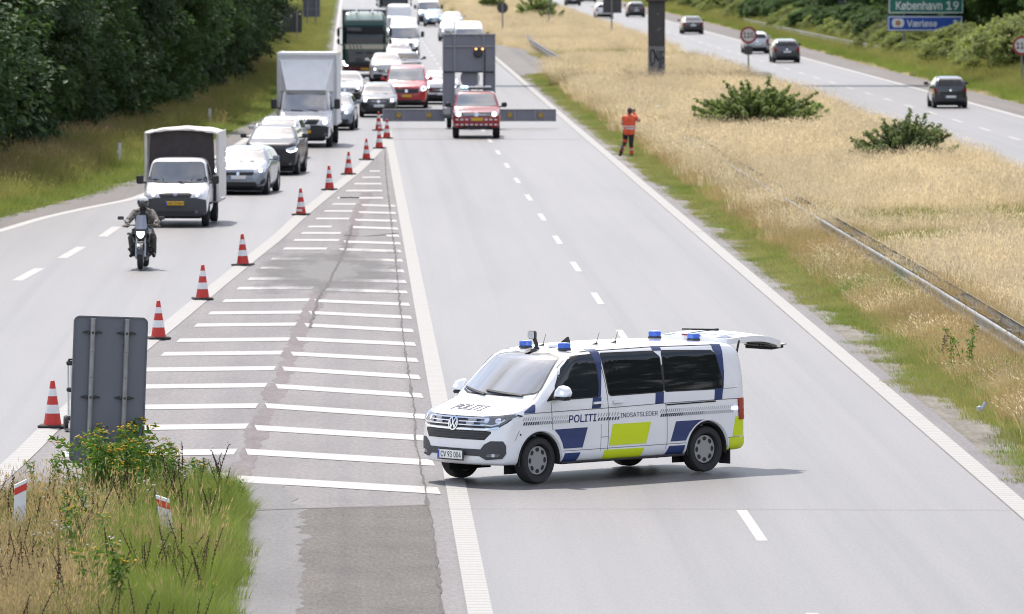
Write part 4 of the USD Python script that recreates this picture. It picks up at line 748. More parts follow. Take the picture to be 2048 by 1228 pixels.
# ------------------------------------------------------------------ the queue coming towards the camera
def at(px, py): return ground(px, py)[:2]
Q = "vehicles queueing in the left lanes"
EXTRA = lambda: None
def kadjar_front(T, B, pan):
    L_, W_, H_ = B.L, B.W, B.H
    pan("badge_surround", Polygon([(0, .435 * H_), (.06, .50 * H_), (0, .565 * H_), (-.06, .50 * H_)]).difference(Polygon([(0, .46 * H_), (.03, .50 * H_), (0, .54 * H_), (-.03, .50 * H_)])), "F", CHROME, e=.022, gg=0)
    for s in (1, -1): pan("running_lamp", strip([(s * .30 * W_, .505 * H_), (s * .36 * W_, .475 * H_), (s * .44 * W_, .50 * H_), (s * .46 * W_, .54 * H_)], .035), "F", DRL, e=.016, gg=.06)
car("suv", "black sport utility car with rhombus badge between the silver hatchback and the box truck", "car", "suv", at(545, 349), -94.5, (4.45, 1.84, 1.62), look("paint_deep_black", (.008, .009, .012), .35, coat=.35), Q, front=dict(grille=(.42, .54, .30, .36), bars=0, low=(.17, .31), lamp=(.50, .575, .28, .46), lampmat=LENS, badge=False, litmat=LIT), lights="none", plate=("", False), rail=True, extra=kadjar_front, plate_z=.34)
car("estate_car", "silver car almost hidden right behind the black sport utility car", "car", "hatch", at(556, 319), -93.5, (4.5, 1.78, 1.50), SILVER, Q, lights="none")
def kia_front(T, B, pan):
    for s in (1, -1): pan("side_intake", rnd([(s * .36 * B.W, .20 * B.H), (s * .45 * B.W, .24 * B.H), (s * .46 * B.W, .36 * B.H), (s * .40 * B.W, .30 * B.H)], .02), "F", BLACK, e=.01, gg=.06)
car("hatchback", "silver blue hatchback beside the box of the white pickup", "car", "hatch", at(482, 388), -96, (4.35, 1.8, 1.46), BLUEGREY, Q, front=dict(grille=(.41, .475, .24, .30), bars=0, low=(.15, .27), loww=.33, lamp=(.455, .565, .27, .455), litmat=DRL, lr=.05, at=.6, badge_r=.05), extra=kia_front, plate=("", False), plate_z=.37)
car("hatchback", "dark hatchback with lit yellowish headlights left of the long grey barrier arm", "car", "hatch", at(757, 234), -90, (4.0, 1.72, 1.50), BLACKP, Q, front=dict(grille=(.43, .50, .20, .24), lamp=(.43, .56, .28, .46), low=(.13, .28), bars=1), plate=("", False), plate_z=.34)
car("passenger_van", "red passenger van with one white glowing headlight", "van", "van", at(813, 216), -91, (4.97, 2.0, 1.98), RED, Q, front=dict(grille=(.355, .455, .26, .30), lamp=(.40, .52, .30, .46), litmat=DRL, lr=.10, at=.6, low=(.12, .20), badge_r=.07, bars=0), plate=("", True), plate_z=.29, lights="left")
car("saloon", "white and dark car with slim lamps partly behind the signal trailer", "car", "suv", at(882, 208), -90, (4.5, 1.84, 1.56), WHITE, Q, front=dict(grille=(.36, .50, .30, .34), bars=1, lamp=(.50, .56, .27, .46), litmat=DRL, low=(.14, .30), lampmat=LENS_DARK))
car("estate_car", "white estate car between the white box truck and the dark hatchback", "car", "sedan", at(690, 206), -91, (4.7, 1.84, 1.50), WHITE, Q, front=dict(lamp=(.44, .53, .28, .45), low=(.13, .33), loww=.44))
car("hatchback", "dark car tucked behind the right side of the white box truck", "car", "hatch", at(666, 260), -93, (4.4, 1.8, 1.52), BLUEGREY, Q, front=dict(low=(.13, .30)))
car("people_carrier", "white people carrier behind the red passenger van in front of the green truck", "car", "suv", at(772, 168), -90, (4.4, 1.82, 1.66), WHITE, Q, front=dict(low=(.15, .33)))
car("estate_car", "silver car with dark windscreen and roof rails behind the red passenger van", "car", "suv", at(812, 161), -90, (4.5, 1.8, 1.56), GREYP, Q, rail=True, screen=GLASS)
car("hatchback", "small white and red car in front of the first white high roofed van", "car", "hatch", at(797, 132), -90, (3.9, 1.7, 1.46), WHITE, Q, front=dict(grille=(.40, .47, .25, .3)))
car("estate_car", "pale blue car stopped beside the furthest white vans", "car", "hatch", at(868, 53), -90, (4.5, 1.8, 1.5), PALEBLUE, Q, front=dict(low=(.12, .34), loww=.46))
car("hatchback", "white car stopped left of the trailer top, right of the pale blue car", "car", "suv", at(901, 82), -90, (4.5, 1.82, 1.6), WHITE, Q)
car("estate_car", "silver car behind the white car in the right hand queue", "car", "suv", at(905, 64), -90, (4.6, 1.84, 1.65), SILVER, Q)

def big_van(name, label, pos, heading, dims, paint, cab_only=None, deflector=False, plate=("", True), dark=True, high=True, lights="on", g=0.10, extra=None, group=Q):
    """A large panel van, or the cab of a box truck when cab_only gives the cab's length; sloping bonnet, tall screen, dark bumper."""
    L_, W_, H_ = dims; R, sf, sr = .34, .93, (L_ - 1.15)
    Lc = cab_only or L_; hc = 2.25 if cab_only else H_
    prof = [(.10, .24), (.0, .36), (0, .62), (.03, .84), (.10, 1.02), (.35, 1.14), (.72, 1.26), (.86, 1.34), (1.30, 1.95), (1.42, 2.08), (1.62, 2.18)] + ([(1.9, hc), (Lc - .05, hc), (Lc, hc - .1), (Lc, .4), (Lc - .05, .3)] if cab_only else [(2.0, H_ - .14), (2.35, H_ - .02), (Lc * .7, H_), (Lc - .1, H_), (Lc, H_ - .15), (Lc, .45), (Lc - .05, .3)])
    plan = [(0, .35 * W_), (.04, .42 * W_), (.25, .475 * W_), (.8, .498 * W_), (Lc * .7, .5 * W_), (Lc - .02, .49 * W_), (Lc, .46 * W_)]
    sect = [(.44 * W_, .26), (.48 * W_, .45), (.5 * W_, .8), (.497 * W_, 1.15), (.485 * W_, 1.35), (.445 * W_, 1.95), (.41 * W_, hc - .12), (.34 * W_, hc), (.15 * W_, hc + .08)]
    B = Body(Lc, prof, plan, sect, k=.09, kp=.2, arches=[(sf, R, .40)] + ([] if cab_only else [(sr, R, .40)]), arch_y=W_ / 2 - .3, bend=.12, bend_end=2.2, W=W_, H=hc)
    fw = np.array([math.cos(math.radians(heading)), math.sin(math.radians(heading))]); P = np.asarray(pos)[:2] - fw * (Lc / 2 - sf)
    T = thing(name, label, "van" if not cab_only else "truck", (P[0], P[1], 0.004), heading, group)
    m, n = B.mesh(g); put(T, "body" if not cab_only else "cab", m, paint, normals=n)
    def pan(nm, poly, vw, mat, e=.006, gg=.1):
        q = B.panel(poly, vw, e, gg); put(T, nm, q, mat, 45)
    pan("windscreen", rnd([(-.43 * W_, 1.38), (-.3 * W_, 1.33), (.3 * W_, 1.33), (.43 * W_, 1.38), (.385 * W_, 1.98), (.36 * W_, 2.02), (-.36 * W_, 2.02), (-.385 * W_, 1.98)], .05), "F", SCREEN)
    for vw in "LR": pan("side_window", rnd([(1.0, 1.38), (1.42, 1.92), (1.86, 1.94), (1.88, 1.33)], .04), vw, GLASS); pan("door_gap", strip([(1.95, 2.0), (1.95, .45)], .014), vw, SEAM, e=.002)
    pan("grille", rnd([(-.22 * W_, .86), (.22 * W_, .86), (.29 * W_, 1.08), (-.29 * W_, 1.08)], .03), "F", BLACK); [pan("grille_bar", strip([(-.22 * W_, z), (.22 * W_, z)], .014), "F", GREYPL, .016) for z in (.92, .98, 1.03)]
    pan("badge", Point(0, 1.03).buffer(.085).difference(Polygon([(0, .97), (.035, 1.03), (0, 1.09), (-.035, 1.03)])), "F", CHROME, .022, 0)
    pan("bumper", rnd([(-.47 * W_, .30), (.47 * W_, .30), (.475 * W_, .74), (.40 * W_, .80), (.25 * W_, .84), (-.25 * W_, .84), (-.40 * W_, .80), (-.475 * W_, .74)], .03), "F", BLACK if dark else paint, .012)
    for s in (1, -1):
        pan("headlight", rnd([(s * .29 * W_, .86), (s * .40 * W_, .84), (s * .455 * W_, .92), (s * .455 * W_, 1.14), (s * .38 * W_, 1.10), (s * .30 * W_, 1.02)], .03), "F", LENS, .012, .07)
        if lights == "on" or (lights == "left" and s > 0): pan("lamp", Point(s * .37 * W_, .96).buffer(.085), "F", LIT, .02, 0)
        pan("fog_lamp", Point(s * .38 * W_, .50).buffer(.05), "F", LENS_DARK, .018, 0)
        mm = cat(cbox((Lc / 2 - 1.02, s * (W_ / 2 + .16), 1.62), (.12, .22, .38), .04), rod((Lc / 2 - 1.1, s * (W_ / 2 - .06), 1.45), (Lc / 2 - 1.04, s * (W_ / 2 + .12), 1.50), .03)); put(T, "mirror", mm, BLACK, 40)
        put(T, "wiper", rod((Lc / 2 - .84, s * .3 + .2, 1.37), (Lc / 2 - .90, s * .3 - .25, 1.40), .014), BLACK)
        make_wheel(T, Lc / 2 - sf, s * (W_ / 2 - .14), R, .225, s, "steel"); make_wheel(T, Lc / 2 - sr, s * (W_ / 2 - .16), R, .225 if not cab_only else .3, s, "steel")
    plate_front(T, Lc / 2 + .015, .60, plate[0], plate[1]); put(T, "underbody", cbox((Lc / 2 - L_ / 2, 0, .34), (L_ * .94, W_ * .72, .2), .04), UNDER)
    if extra: extra(T, B, pan, Lc)
    return T
def box_body(T, B, pan, Lc):
    """Box truck: the box behind and over the cab with trim rails, and a wind deflector rising from the cab roof."""
    x1, x0, w, z0, z1 = Lc / 2 - 2.05, Lc / 2 - 6.2, 1.11, .78, 3.52
    bx = xform(T, "box"); BOXW = look("box_panel", (0.66, 0.67, 0.69), 0.4, vary=0.12, vscale=1.2)
    put(bx, "panel", cbox(((x0 + x1) / 2, 0, (z0 + z1) / 2), (x1 - x0, 2 * w, z1 - z0), .03), BOXW)
    ALU = look("alu_rail", (0.5, 0.51, 0.52), .35, metal=.8)
    for s in (1, -1):
        put(bx, "edge_rail", cbox((x1 + .012, s * w, (z0 + z1) / 2), (.05, .06, z1 - z0), .012), ALU); put(bx, "roof_rail", cbox(((x0 + x1) / 2, s * w, z1 - .01), (x1 - x0 + .03, .06, .09), .015), WHITE); put(bx, "bottom_rail", cbox(((x0 + x1) / 2, s * w, z0 + .05), (x1 - x0, .06, .1), .01), ALU)
    put(bx, "front_rail", cbox((x1 + .015, 0, z1 - .03), (.06, 2 * w + .05, .13), .02), WHITE)
    h = []                                               # deflector: a curved scoop, narrow and low in front, wide and high at the box
    for t in np.linspace(0, 1, 9):
        xx = Lc / 2 - 1.30 - .72 * t ** .8; zz = 2.14 + 1.14 * t ** 1.5; hw = .74 + .27 * t
        h += [(xx, -hw, zz), (xx, hw, zz), (xx - .1, -hw - .03, 2.08), (xx - .1, hw + .03, 2.08)]
    d = hull(h); put(T, "wind_deflector", d, WHITE, 35)
    put(T, "deflector_gap", cat(rod((Lc / 2 - 1.36, -.66, 2.2), (Lc / 2 - 1.98, -.85, 3.2), .012), rod((Lc / 2 - 1.36, .66, 2.2), (Lc / 2 - 1.98, .85, 3.2), .012)), look("soft_grey", (0.3, 0.31, 0.33), .6))
    t = text_poly("U.B.R.", .08); tw = strip([(0, .02), (.68, .02)], .035)
    for q, z in ((t, 2.84), (tw, 2.74)):
        b = q.bounds; m = trimesh.util.concatenate([trimesh.creation.extrude_polygon(g_, .02, engine="earcut") for g_ in getattr(q, "geoms", [q])]); v = m.vertices.copy(); sl = .72 * .8 / 1.14
        m.vertices = np.stack([Lc / 2 - 1.30 - .72 * ((v[:, 1] + z - 2.14) / 1.14).clip(0) ** (.8 / 1.5) + .015 + v[:, 2] * .2, v[:, 0] - b[2] / 2, v[:, 1] + z], 1); put(T, "lettering", m, look("faded_red_ink", (0.45, 0.18, 0.19), .6))
big_van("box_truck", "white box truck with wind deflector and dark bumper behind the black sport utility car", at(611, 294), -92.5, (6.6, 2.07, 2.3), WHITE, cab_only=2.15, extra=box_body, plate=("", True), lights="left")
big_van("panel_van", "white high roofed van right of the green truck", at(808, 119), -90, (5.9, 2.07, 2.65), WHITE, lights="left", plate=("", False))
big_van("panel_van", "white long van directly behind the first high roofed van", at(799, 92), -90, (6.2, 2.07, 3.0), WHITE, plate=("", False), lights="none")
big_van("panel_van", "white van in the far distance above the pale blue car", at(857, 50), -90, (5.9, 2.07, 2.5), WHITE, plate=("", False), lights="left")
big_van("panel_van", "white van hidden up to its roof behind the signal trailer", at(938, 122), -90, (5.6, 2.05, 2.5), WHITE, plate=("", False), lights="none")

# ------------------------------------------------------------------ trucks
def truck(label, pos, dims, paint, bumper_red=True, stripes=True, group=Q):
    L_, W_, H_ = dims; T = thing("truck", label, "truck", (pos[0], pos[1] + 1.4, .004), -90, group); h = W_ / 2
    x = 1.4
    B = Body(2.3, [(.06, .35), (0, .5), (0, 1.6), (.05, 2.2), (.16, 2.95), (.30, 3.2), (.6, 3.5), (.9, H_), (2.2, H_), (2.3, H_ - .1), (2.3, .5)], [(0, .40 * W_), (.05, .45 * W_), (.2, .485 * W_), (.6, .5 * W_), (2.3, .5 * W_)], [(.47 * W_, .35), (.5 * W_, .7), (.5 * W_, 2.9), (.47 * W_, 3.3), (.42 * W_, H_ - .02), (.2 * W_, H_ + .05)], k=.08, kp=.15, W=W_, H=H_)
    cab = xform(T, "cab", (x - 1.15, 0, 0)); m, n = B.mesh(.12); put(cab, "shell", m, paint, normals=n)
    def pan(nm, poly, vw, mat, e=.01, gg=.15): put(cab, nm, B.panel(poly, vw, e, gg), mat, 45)
    pan("windscreen", rnd([(-.45 * W_, 1.95), (.45 * W_, 1.95), (.44 * W_, 2.86), (-.44 * W_, 2.86)], .06), "F", GLASS); pan("sun_visor", rnd([(-.44 * W_, 2.90), (.44 * W_, 2.90), (.42 * W_, 3.06), (-.42 * W_, 3.06)], .03), "F", look("visor_green", (0.01, 0.06, 0.045), .25), .10)
    pan("roof_panel", rnd([(-.41 * W_, 3.22), (.41 * W_, 3.22), (.38 * W_, 3.58), (-.38 * W_, 3.58)], .04), "F", look("pale_green_paint", (0.30, 0.40, 0.38), .3), .012)
    pan("front_band", rnd([(-.47 * W_, 1.62), (.47 * W_, 1.62), (.46 * W_, 1.87), (-.46 * W_, 1.87)], .02), "F", CREAM, .012)
    for k in range(4): pan("slanted_stripe", Polygon([(-.78 + k * .2, 1.64), (-.72 + k * .2, 1.64), (-.82 + k * .2, 1.85), (-.88 + k * .2, 1.85)]), "F", paint, .018, 0)
    pan("grille", rnd([(-.34 * W_, .90), (.34 * W_, .90), (.36 * W_, 1.52), (-.36 * W_, 1.52)], .03), "F", look("grille_grey", (0.13, 0.13, 0.135), .4, metal=.4), .012)
    for z in (1.40, 1.05, .95): pan("grille_slot", strip([(-.5, z), (-.08, z)], .08 if z > 1.3 else .05), "F", BLACK, .02, 0); pan("grille_slot", strip([(.08, z), (.5, z)], .08 if z > 1.3 else .05), "F", BLACK, .02, 0)
    pan("bumper", rnd([(-.47 * W_, .38), (.47 * W_, .38), (.48 * W_, .62), (-.48 * W_, .62)], .03), "F", look("dull_red", (0.12, 0.012, 0.012), .4) if bumper_red else BLACK, .03); pan("bumper_step", rnd([(-.42 * W_, .64), (.42 * W_, .64), (.40 * W_, .84), (-.40 * W_, .84)], .03), "F", BLACK, .02)
    for s in (1, -1):
        pan("headlight", rnd([(s * .36 * W_, .66), (s * .47 * W_, .66), (s * .475 * W_, 1.0), (s * .42 * W_, .90)], .02), "F", LENS_DARK, .02, 0); pan("running_lamp", strip([(s * .465 * W_, .95), (s * .44 * W_, .72), (s * .37 * W_, .70)], .06), "F", DRL, .03, 0); pan("fog_lamp", Point(s * .33 * W_, .50).buffer(.05), "F", LIT if s > 0 else LENS_DARK, .045, 0)
        mr = cat(cbox((1.15, s * (h + .20), 2.55), (.10, .16, .45), .04), cbox((1.15, s * (h + .20), 2.05), (.10, .16, .28), .04), path_tube([(1.1, s * h * .97, 2.8), (1.16, s * (h + .2), 2.8), (1.16, s * (h + .2), 1.9), (1.1, s * h * .97, 1.85)], .025, 6)); put(cab, "mirror", mr, BLACK)
        pan("side_window", rnd([(.35, 1.9), (.42, 2.75), (1.25, 2.78), (1.25, 1.75)], .05), "LR"[s < 0], GLASS)
        put(cab, "air_horn", rod((.55, s * .45, H_ + .06), (.25, s * .45, H_ + .05), .03, .05), CHROME)
    for y in (-.75, -.3, .3, .75): put(cab, "roof_lamp", cat(ball((.55, y, H_ + .07), .05, 1), rod((.5, y, H_ - .1), (.5, y, H_ + .05), .02)), GREYPL)
    plate_front(T, x + .035, .50, "", True)
    put(T, "trailer_box", cbox((x - 2.75 - 5.0, 0, 2.35), (10.0, 2.50, 2.9), .04), look("trailer_tarpaulin", (0.08, 0.09, 0.10), .5)); put(T, "chassis", cbox((x - 6.5, 0, .75), (12, .9, .3), .04), UNDER)
    for sx in (x - 1.35, x - 5.2, x - 10.2, x - 11.5):
        for s in (1, -1): make_wheel(T, sx, s * (h - .18), .50, .32, s, "steel")
    return T
truck("dark green truck with cream band and yellow plate towering over the queue", at(729, 156), (14, 2.52, 3.72), GREENP)
truck("dark truck with a tall windscreen at the top of the queue beyond all vans", at(788, 57), (14, 2.5, 3.6), look("paint_slate", (0.05, 0.06, 0.08), .3, coat=.6), False)

# ------------------------------------------------------------------ white pickup with a canvas box
def canvas_pickup():
    L_, W_, H_ = 5.0, 1.83, 1.86; R, sf, sr, Lc = .33, .88, 3.9, 2.35; hd = -93.2
    B = Body(Lc, [(.08, .24), (0, .34), (0, .62), (.03, .78), (.09, .90), (.35, 1.02), (.72, 1.12), (.86, 1.19), (1.24, 1.68), (1.34, 1.79), (1.5, 1.85), (2.0, 1.87), (2.30, 1.82), (2.35, 1.6), (2.35, .45), (2.3, .3)],
             [(0, .34 * W_), (.04, .42 * W_), (.22, .475 * W_), (.7, .5 * W_), (2.3, .5 * W_), (2.35, .48 * W_)], [(.44 * W_, .26), (.48 * W_, .4), (.5 * W_, .7), (.497 * W_, 1.0), (.48 * W_, 1.18), (.43 * W_, 1.62), (.39 * W_, 1.80), (.3 * W_, 1.88), (.1 * W_, 1.93)], k=.08, kp=.2, arches=[(sf, R, .385)], arch_y=W_ / 2 - .28, bend=.14, bend_end=1.9, W=W_, H=1.9)
    fw = np.array([math.cos(math.radians(hd)), math.sin(math.radians(hd))]); P = at(355, 452) - fw * (Lc / 2 - sf)
    T = thing("canvas_pickup", "small white pickup with a dark fronted canvas box, right behind the motorcycle", "truck", (P[0], P[1], .004), hd, Q)
    X = lambda s: Lc / 2 - s
    m, n = B.mesh(.06); put(T, "cab", m, WHITE, normals=n)
    def pan(nm, poly, vw, mat, e=.006, gg=.07): put(T, nm, B.panel(poly, vw, e, gg), mat, 45)
    ws = rnd([(-.78, 1.23), (-.55, 1.19), (.55, 1.19), (.78, 1.23), (.69, 1.68), (.62, 1.73), (-.62, 1.73), (-.69, 1.68)], .05); pan("windscreen_seal", ws.buffer(.02), "F", BLACK, .003); pan("windscreen", ws, "F", look("greyish_windscreen", (0.10, 0.115, 0.135), .05, spec=.8, ior=1.6, coat=1.0))
    for vw in "LR":
        pan("side_window", rnd([(1.05, 1.22), (1.34, 1.66), (1.9, 1.70), (1.95, 1.18)], .04), vw, GLASS); pan("quarter_window", rnd([(.86, 1.19), (1.0, 1.21), (1.10, 1.36), (1.02, 1.36)], .02), vw, GLASS)
        for s in (.98, 2.02): pan("door_gap", strip([(s, 1.15), (s, .34)], .012), vw, SEAM, .002)
        pan("door_handle", strip([(1.80, 1.05), (1.97, 1.05)], .03), vw, BLACK, .025, 0); pan("rubbing_strip", strip([(1.0, .62), (2.0, .62)], .07), vw, BLACK, .012)
    pan("grille", rnd([(-.40, .80), (.40, .80), (.47, .90), (.36, .935), (-.36, .935), (-.47, .90)], .03), "F", BLACK, .010)
    pan("badge", Point(0, .90).buffer(.06), "F", look("badge_bluegrey", (0.25, 0.26, 0.36), .3, metal=.5), .02, 0)
    pan("bumper", rnd([(-.80, .30), (.80, .30), (.84, .42), (.83, .74), (.55, .80), (-.55, .80), (-.83, .74), (-.84, .42)], .04), "F", GREYPL, .02, .06); pan("lower_intake", rnd([(-.50, .36), (.50, .36), (.55, .44), (-.55, .44)], .02), "F", BLACK, .028)
    for s in (1, -1):
        pan("headlight", rnd([(s * .47, .83), (s * .66, .80), (s * .80, .86), (s * .82, 1.02), (s * .70, 1.00), (s * .52, .92)], .03), "F", LENS, .012, .05); pan("lamp", Point(s * .60, .885).buffer(.045), "F", LIT, .02, 0); pan("fog_lamp", Point(s * .58, .42).buffer(.04), "F", LENS_DARK, .03, 0)
        put(T, "mirror", cat(cbox((X(1.0), s * 1.04, 1.27), (.11, .20, .24), .04), cbox((X(1.05), s * .93, 1.19), (.08, .14, .06), .02)), BLACK, 40); put(T, "mirror_glass", cbox((X(1.0) - .06, s * 1.04, 1.27), (.01, .16, .20), .004), CHROME)
    for y in (.45, -.22): put(T, "wiper", rod((X(.78), y, 1.20), (X(.86), y - .42, 1.235), .012), BLACK)
    plate_front(T, X(-.03), .655, "AW 35 807", True, .50, .11)
    put(T, "aerial", rod((X(1.55), 0, 1.86), (X(1.70), 0, 2.04), .005), BLACK)
    bx = xform(T, "canvas_box"); x1, x0, w, z0, z1 = X(2.42), X(2.42) - 2.65, 1.02, .62, 2.62
    CAN = look("canvas_white", (0.62, 0.60, 0.56), .8, vary=.18, vscale=3.0, bump=.3, bscale=25); DARKC = look("canvas_dark_front", (0.055, 0.045, 0.045), .85, vary=.25, vscale=5)
    N = 15; ys = np.linspace(-w, w, N); arch = z1 - .10 + .12 * np.cos(ys / w * np.pi / 2) ** .8
    roofp = np.array([[(xx, y, z + .012 * math.sin(k * 2.1 + y * 9)) for y, z in zip(ys, arch)] for k, xx in enumerate(np.linspace(x1 + .10, x0, 8))]); v = np.vstack([roofp.reshape(-1, 3), roofp.reshape(-1, 3) - [0, 0, .03]]); f = []
    for off, fl in ((0, 1), (8 * N, -1)):
        for a in range(7):
            for b in range(N - 1): q = [off + a * N + b, off + a * N + b + 1, off + (a + 1) * N + b + 1, off + (a + 1) * N + b]; f.append(q if fl > 0 else q[::-1])
    for a in range(7):
        for b in (0, N - 1): f.append([a * N + b, (a + 1) * N + b, 8 * N + (a + 1) * N + b, 8 * N + a * N + b])
    for b in range(N - 1):
        for a in (0, 7): f.append([a * N + b, a * N + b + 1, 8 * N + a * N + b + 1, 8 * N + a * N + b])
    put(bx, "roof_canvas", (v, f), CAN, 40)
    for s in (1, -1): put(bx, "side_canvas", cbox(((x0 + x1) / 2, s * w, (z0 + z1 - .1) / 2 + .05), (x1 - x0, .035, z1 - z0 - .14), .012), CAN); put(bx, "corner_post", cbox((x1 + .012, s * (w - .025), (z0 + z1 - .12) / 2), (.05, .075, z1 - z0 - .1), .012), CAN)
    fr = Polygon([(-w + .06, z0), (w - .06, z0)] + [(y, z - .035) for y, z in zip(ys[::-1], arch[::-1]) if abs(y) < w - .05]); d = slab(fr, 0, .02); q = d.vertices.copy(); d.vertices = np.stack([q[:, 2] + x1 - .02, q[:, 0], q[:, 1]], 1); put(bx, "front_canvas", d, DARKC)
    hem = path_tube([(x1 + .11, y, z - .02 - .02 * abs(math.sin(i * 1.7))) for i, (y, z) in enumerate(zip(ys, arch))], .022, 6); put(bx, "front_hem", hem, CAN)
    put(T, "chassis", cbox((X(3.0), 0, .50), (3.6, .9, .2), .03), UNDER); put(T, "load_floor", cbox(((x0 + x1) / 2, 0, z0), (x1 - x0, 2 * w, .08), .02), look("alu_floor", (0.35, .35, .36), .5, metal=.6)); put(T, "underbody", cbox((X(1.2), 0, .30), (2.0, 1.4, .14), .03), UNDER)
    for s in (1, -1): make_wheel(T, X(sf), s * .78, R, .195, s, "steel", rim_mat=RIM_DARK); make_wheel(T, X(sr), s * .78, R, .195, s, "steel", rim_mat=RIM_DARK)
canvas_pickup()

# ------------------------------------------------------------------ red pickup and the signal trailer behind it
CHECK = look("marking_white", (0.66, 0.64, 0.62), .5)
def red_pickup():
    W_, L_, Lc = 1.95, 5.2, 3.5; R, sf, sr = .37, .9, 4.0; hd = -90.6
    B = Body(Lc, [(.1, .34), (.02, .44), (0, .7), (.02, .95), (.10, 1.06), (.5, 1.13), (1.15, 1.18), (1.28, 1.24), (1.78, 1.72), (1.95, 1.80), (2.4, 1.83), (3.2, 1.80), (3.45, 1.3), (3.5, 1.1), (3.5, .5), (3.4, .4)], [(0, .36 * W_), (.05, .43 * W_), (.25, .48 * W_), (.7, .5 * W_), (3.5, .5 * W_)],
             [(.45 * W_, .36), (.49 * W_, .6), (.5 * W_, .85), (.49 * W_, 1.1), (.465 * W_, 1.22), (.40 * W_, 1.65), (.37 * W_, 1.78), (.28 * W_, 1.86), (.1 * W_, 1.9)], k=.08, kp=.15, arches=[(sf, R, .44)], arch_y=.66, bend=.10, bend_end=2.4, W=W_, H=1.88)
    P = at(953, 276) ; T = thing("pickup", "dark red pickup with white checked bumper and blue beacons towing the signal trailer", "pickup", (P[0], P[1] + (Lc / 2 - sf), .004), hd, None)
    X = lambda s: Lc / 2 - s
    m, n = B.mesh(.08); put(T, "cab", m, DARKRED, normals=n)
    def pan(nm, poly, vw, mat, e=.006, gg=.08): put(T, nm, B.panel(poly, vw, e, gg), mat, 45)
    pan("windscreen", rnd([(-.80, 1.27), (-.5, 1.235), (.5, 1.235), (.80, 1.27), (.68, 1.72), (-.68, 1.72)], .04), "F", SCREEN)
    for vw in "LR":
        pan("side_window", rnd([(1.45, 1.26), (1.86, 1.68), (2.35, 1.72), (2.36, 1.24)], .03), vw, GLASS); pan("side_window", rnd([(2.43, 1.24), (2.42, 1.72), (3.05, 1.68), (3.2, 1.26)], .03), vw, GLASS)
        for s in (1.38, 2.40, 3.28): pan("door_gap", strip([(s, 1.15), (s, .55)], .012), vw, SEAM, .002)
        for k in range(6): pan("side_check", Polygon([(.45 + k * .5, .80), (.60 + k * .5, .80), (.60 + k * .5, .90), (.45 + k * .5, .90)]), vw, CHECK, .004, .1)
    pan("grille", rnd([(-.56, .88), (.56, .88), (.58, 1.02), (-.58, 1.02)], .02), "F", BLACK, .008); [pan("grille_bar", strip([(-.54, z), (.54, z)], .014), "F", CHROME, .016) for z in (.92, .98)]; pan("badge", Point(0, .95).buffer(.088), "F", look("badge_silver", (.55, .56, .6), .25, metal=.7), .022, 0)
    pan("lower_intake", rnd([(-.6, .42), (.6, .42), (.55, .50), (-.55, .50)], .02), "F", BLACK, .012); pan("skid_plate", rnd([(-.35, .36), (.35, .36), (.4, .41), (-.4, .41)], .01), "F", CHROME, .012)
    for s in (1, -1):
        pan("headlight", rnd([(s * .56, .86), (s * .86, .88), (s * .88, 1.04), (s * .60, 1.04)], .03), "F", LENS, .010); pan("lamp", Point(s * .70, .95).buffer(.085), "F", LIT, .02, 0)
        put(T, "mirror", cat(cbox((X(1.45), s * 1.11, 1.30), (.14, .22, .20), .05), rod((X(1.5), s * .9, 1.22), (X(1.46), s * 1.05, 1.24), .03)), BLACK, 40)
    for z, n_ in ((.745, 9), (.545, 9)):
        for k in range(n_):
            y = (k - (n_ - 1) / 2) * .19
            if z > .7 and abs(y) < .30: continue
            pan("bumper_check", rnd([(y - .055, z - .028), (y + .055, z - .028), (y + .055, z + .028), (y - .055, z + .028)], .0), "F", CHECK, .006, .08)
    plate_front(T, X(-.015), .755, "", True, .50, .12)
    bar = xform(T, "beacon_bar", (X(2.25), 0, 1.86)); put(bar, "housing", cbox((0, 0, .05), (.24, 1.25, .06), .02), GREYPL); put(bar, "blue_lens", cbox((0, -.46, .12), (.22, .28, .10), .03), BLUELIT, 40); put(bar, "blue_lens", cbox((0, .46, .12), (.22, .28, .10), .03), look("pale_lens", (.5, .52, .55), .15, coat=1), 40); put(bar, "middle_panel", cbox((0, 0, .115), (.20, .60, .07), .02), look("bar_white", (.6, .6, .6), .4))
    bed = xform(T, "cargo_bed"); put(bed, "tub", cbox((X(4.35), 0, .92), (1.7, 1.88, .62), .05), DARKRED)
    put(T, "underbody", cbox((X(2.4), 0, .46), (4.6, 1.5, .2), .04), UNDER)
    for s in (1, -1): make_wheel(T, X(sf), s * .80, R, .25, s, "alloy", rim_mat=RIM); make_wheel(T, X(sr), s * .80, R, .25, s, "alloy")
red_pickup()
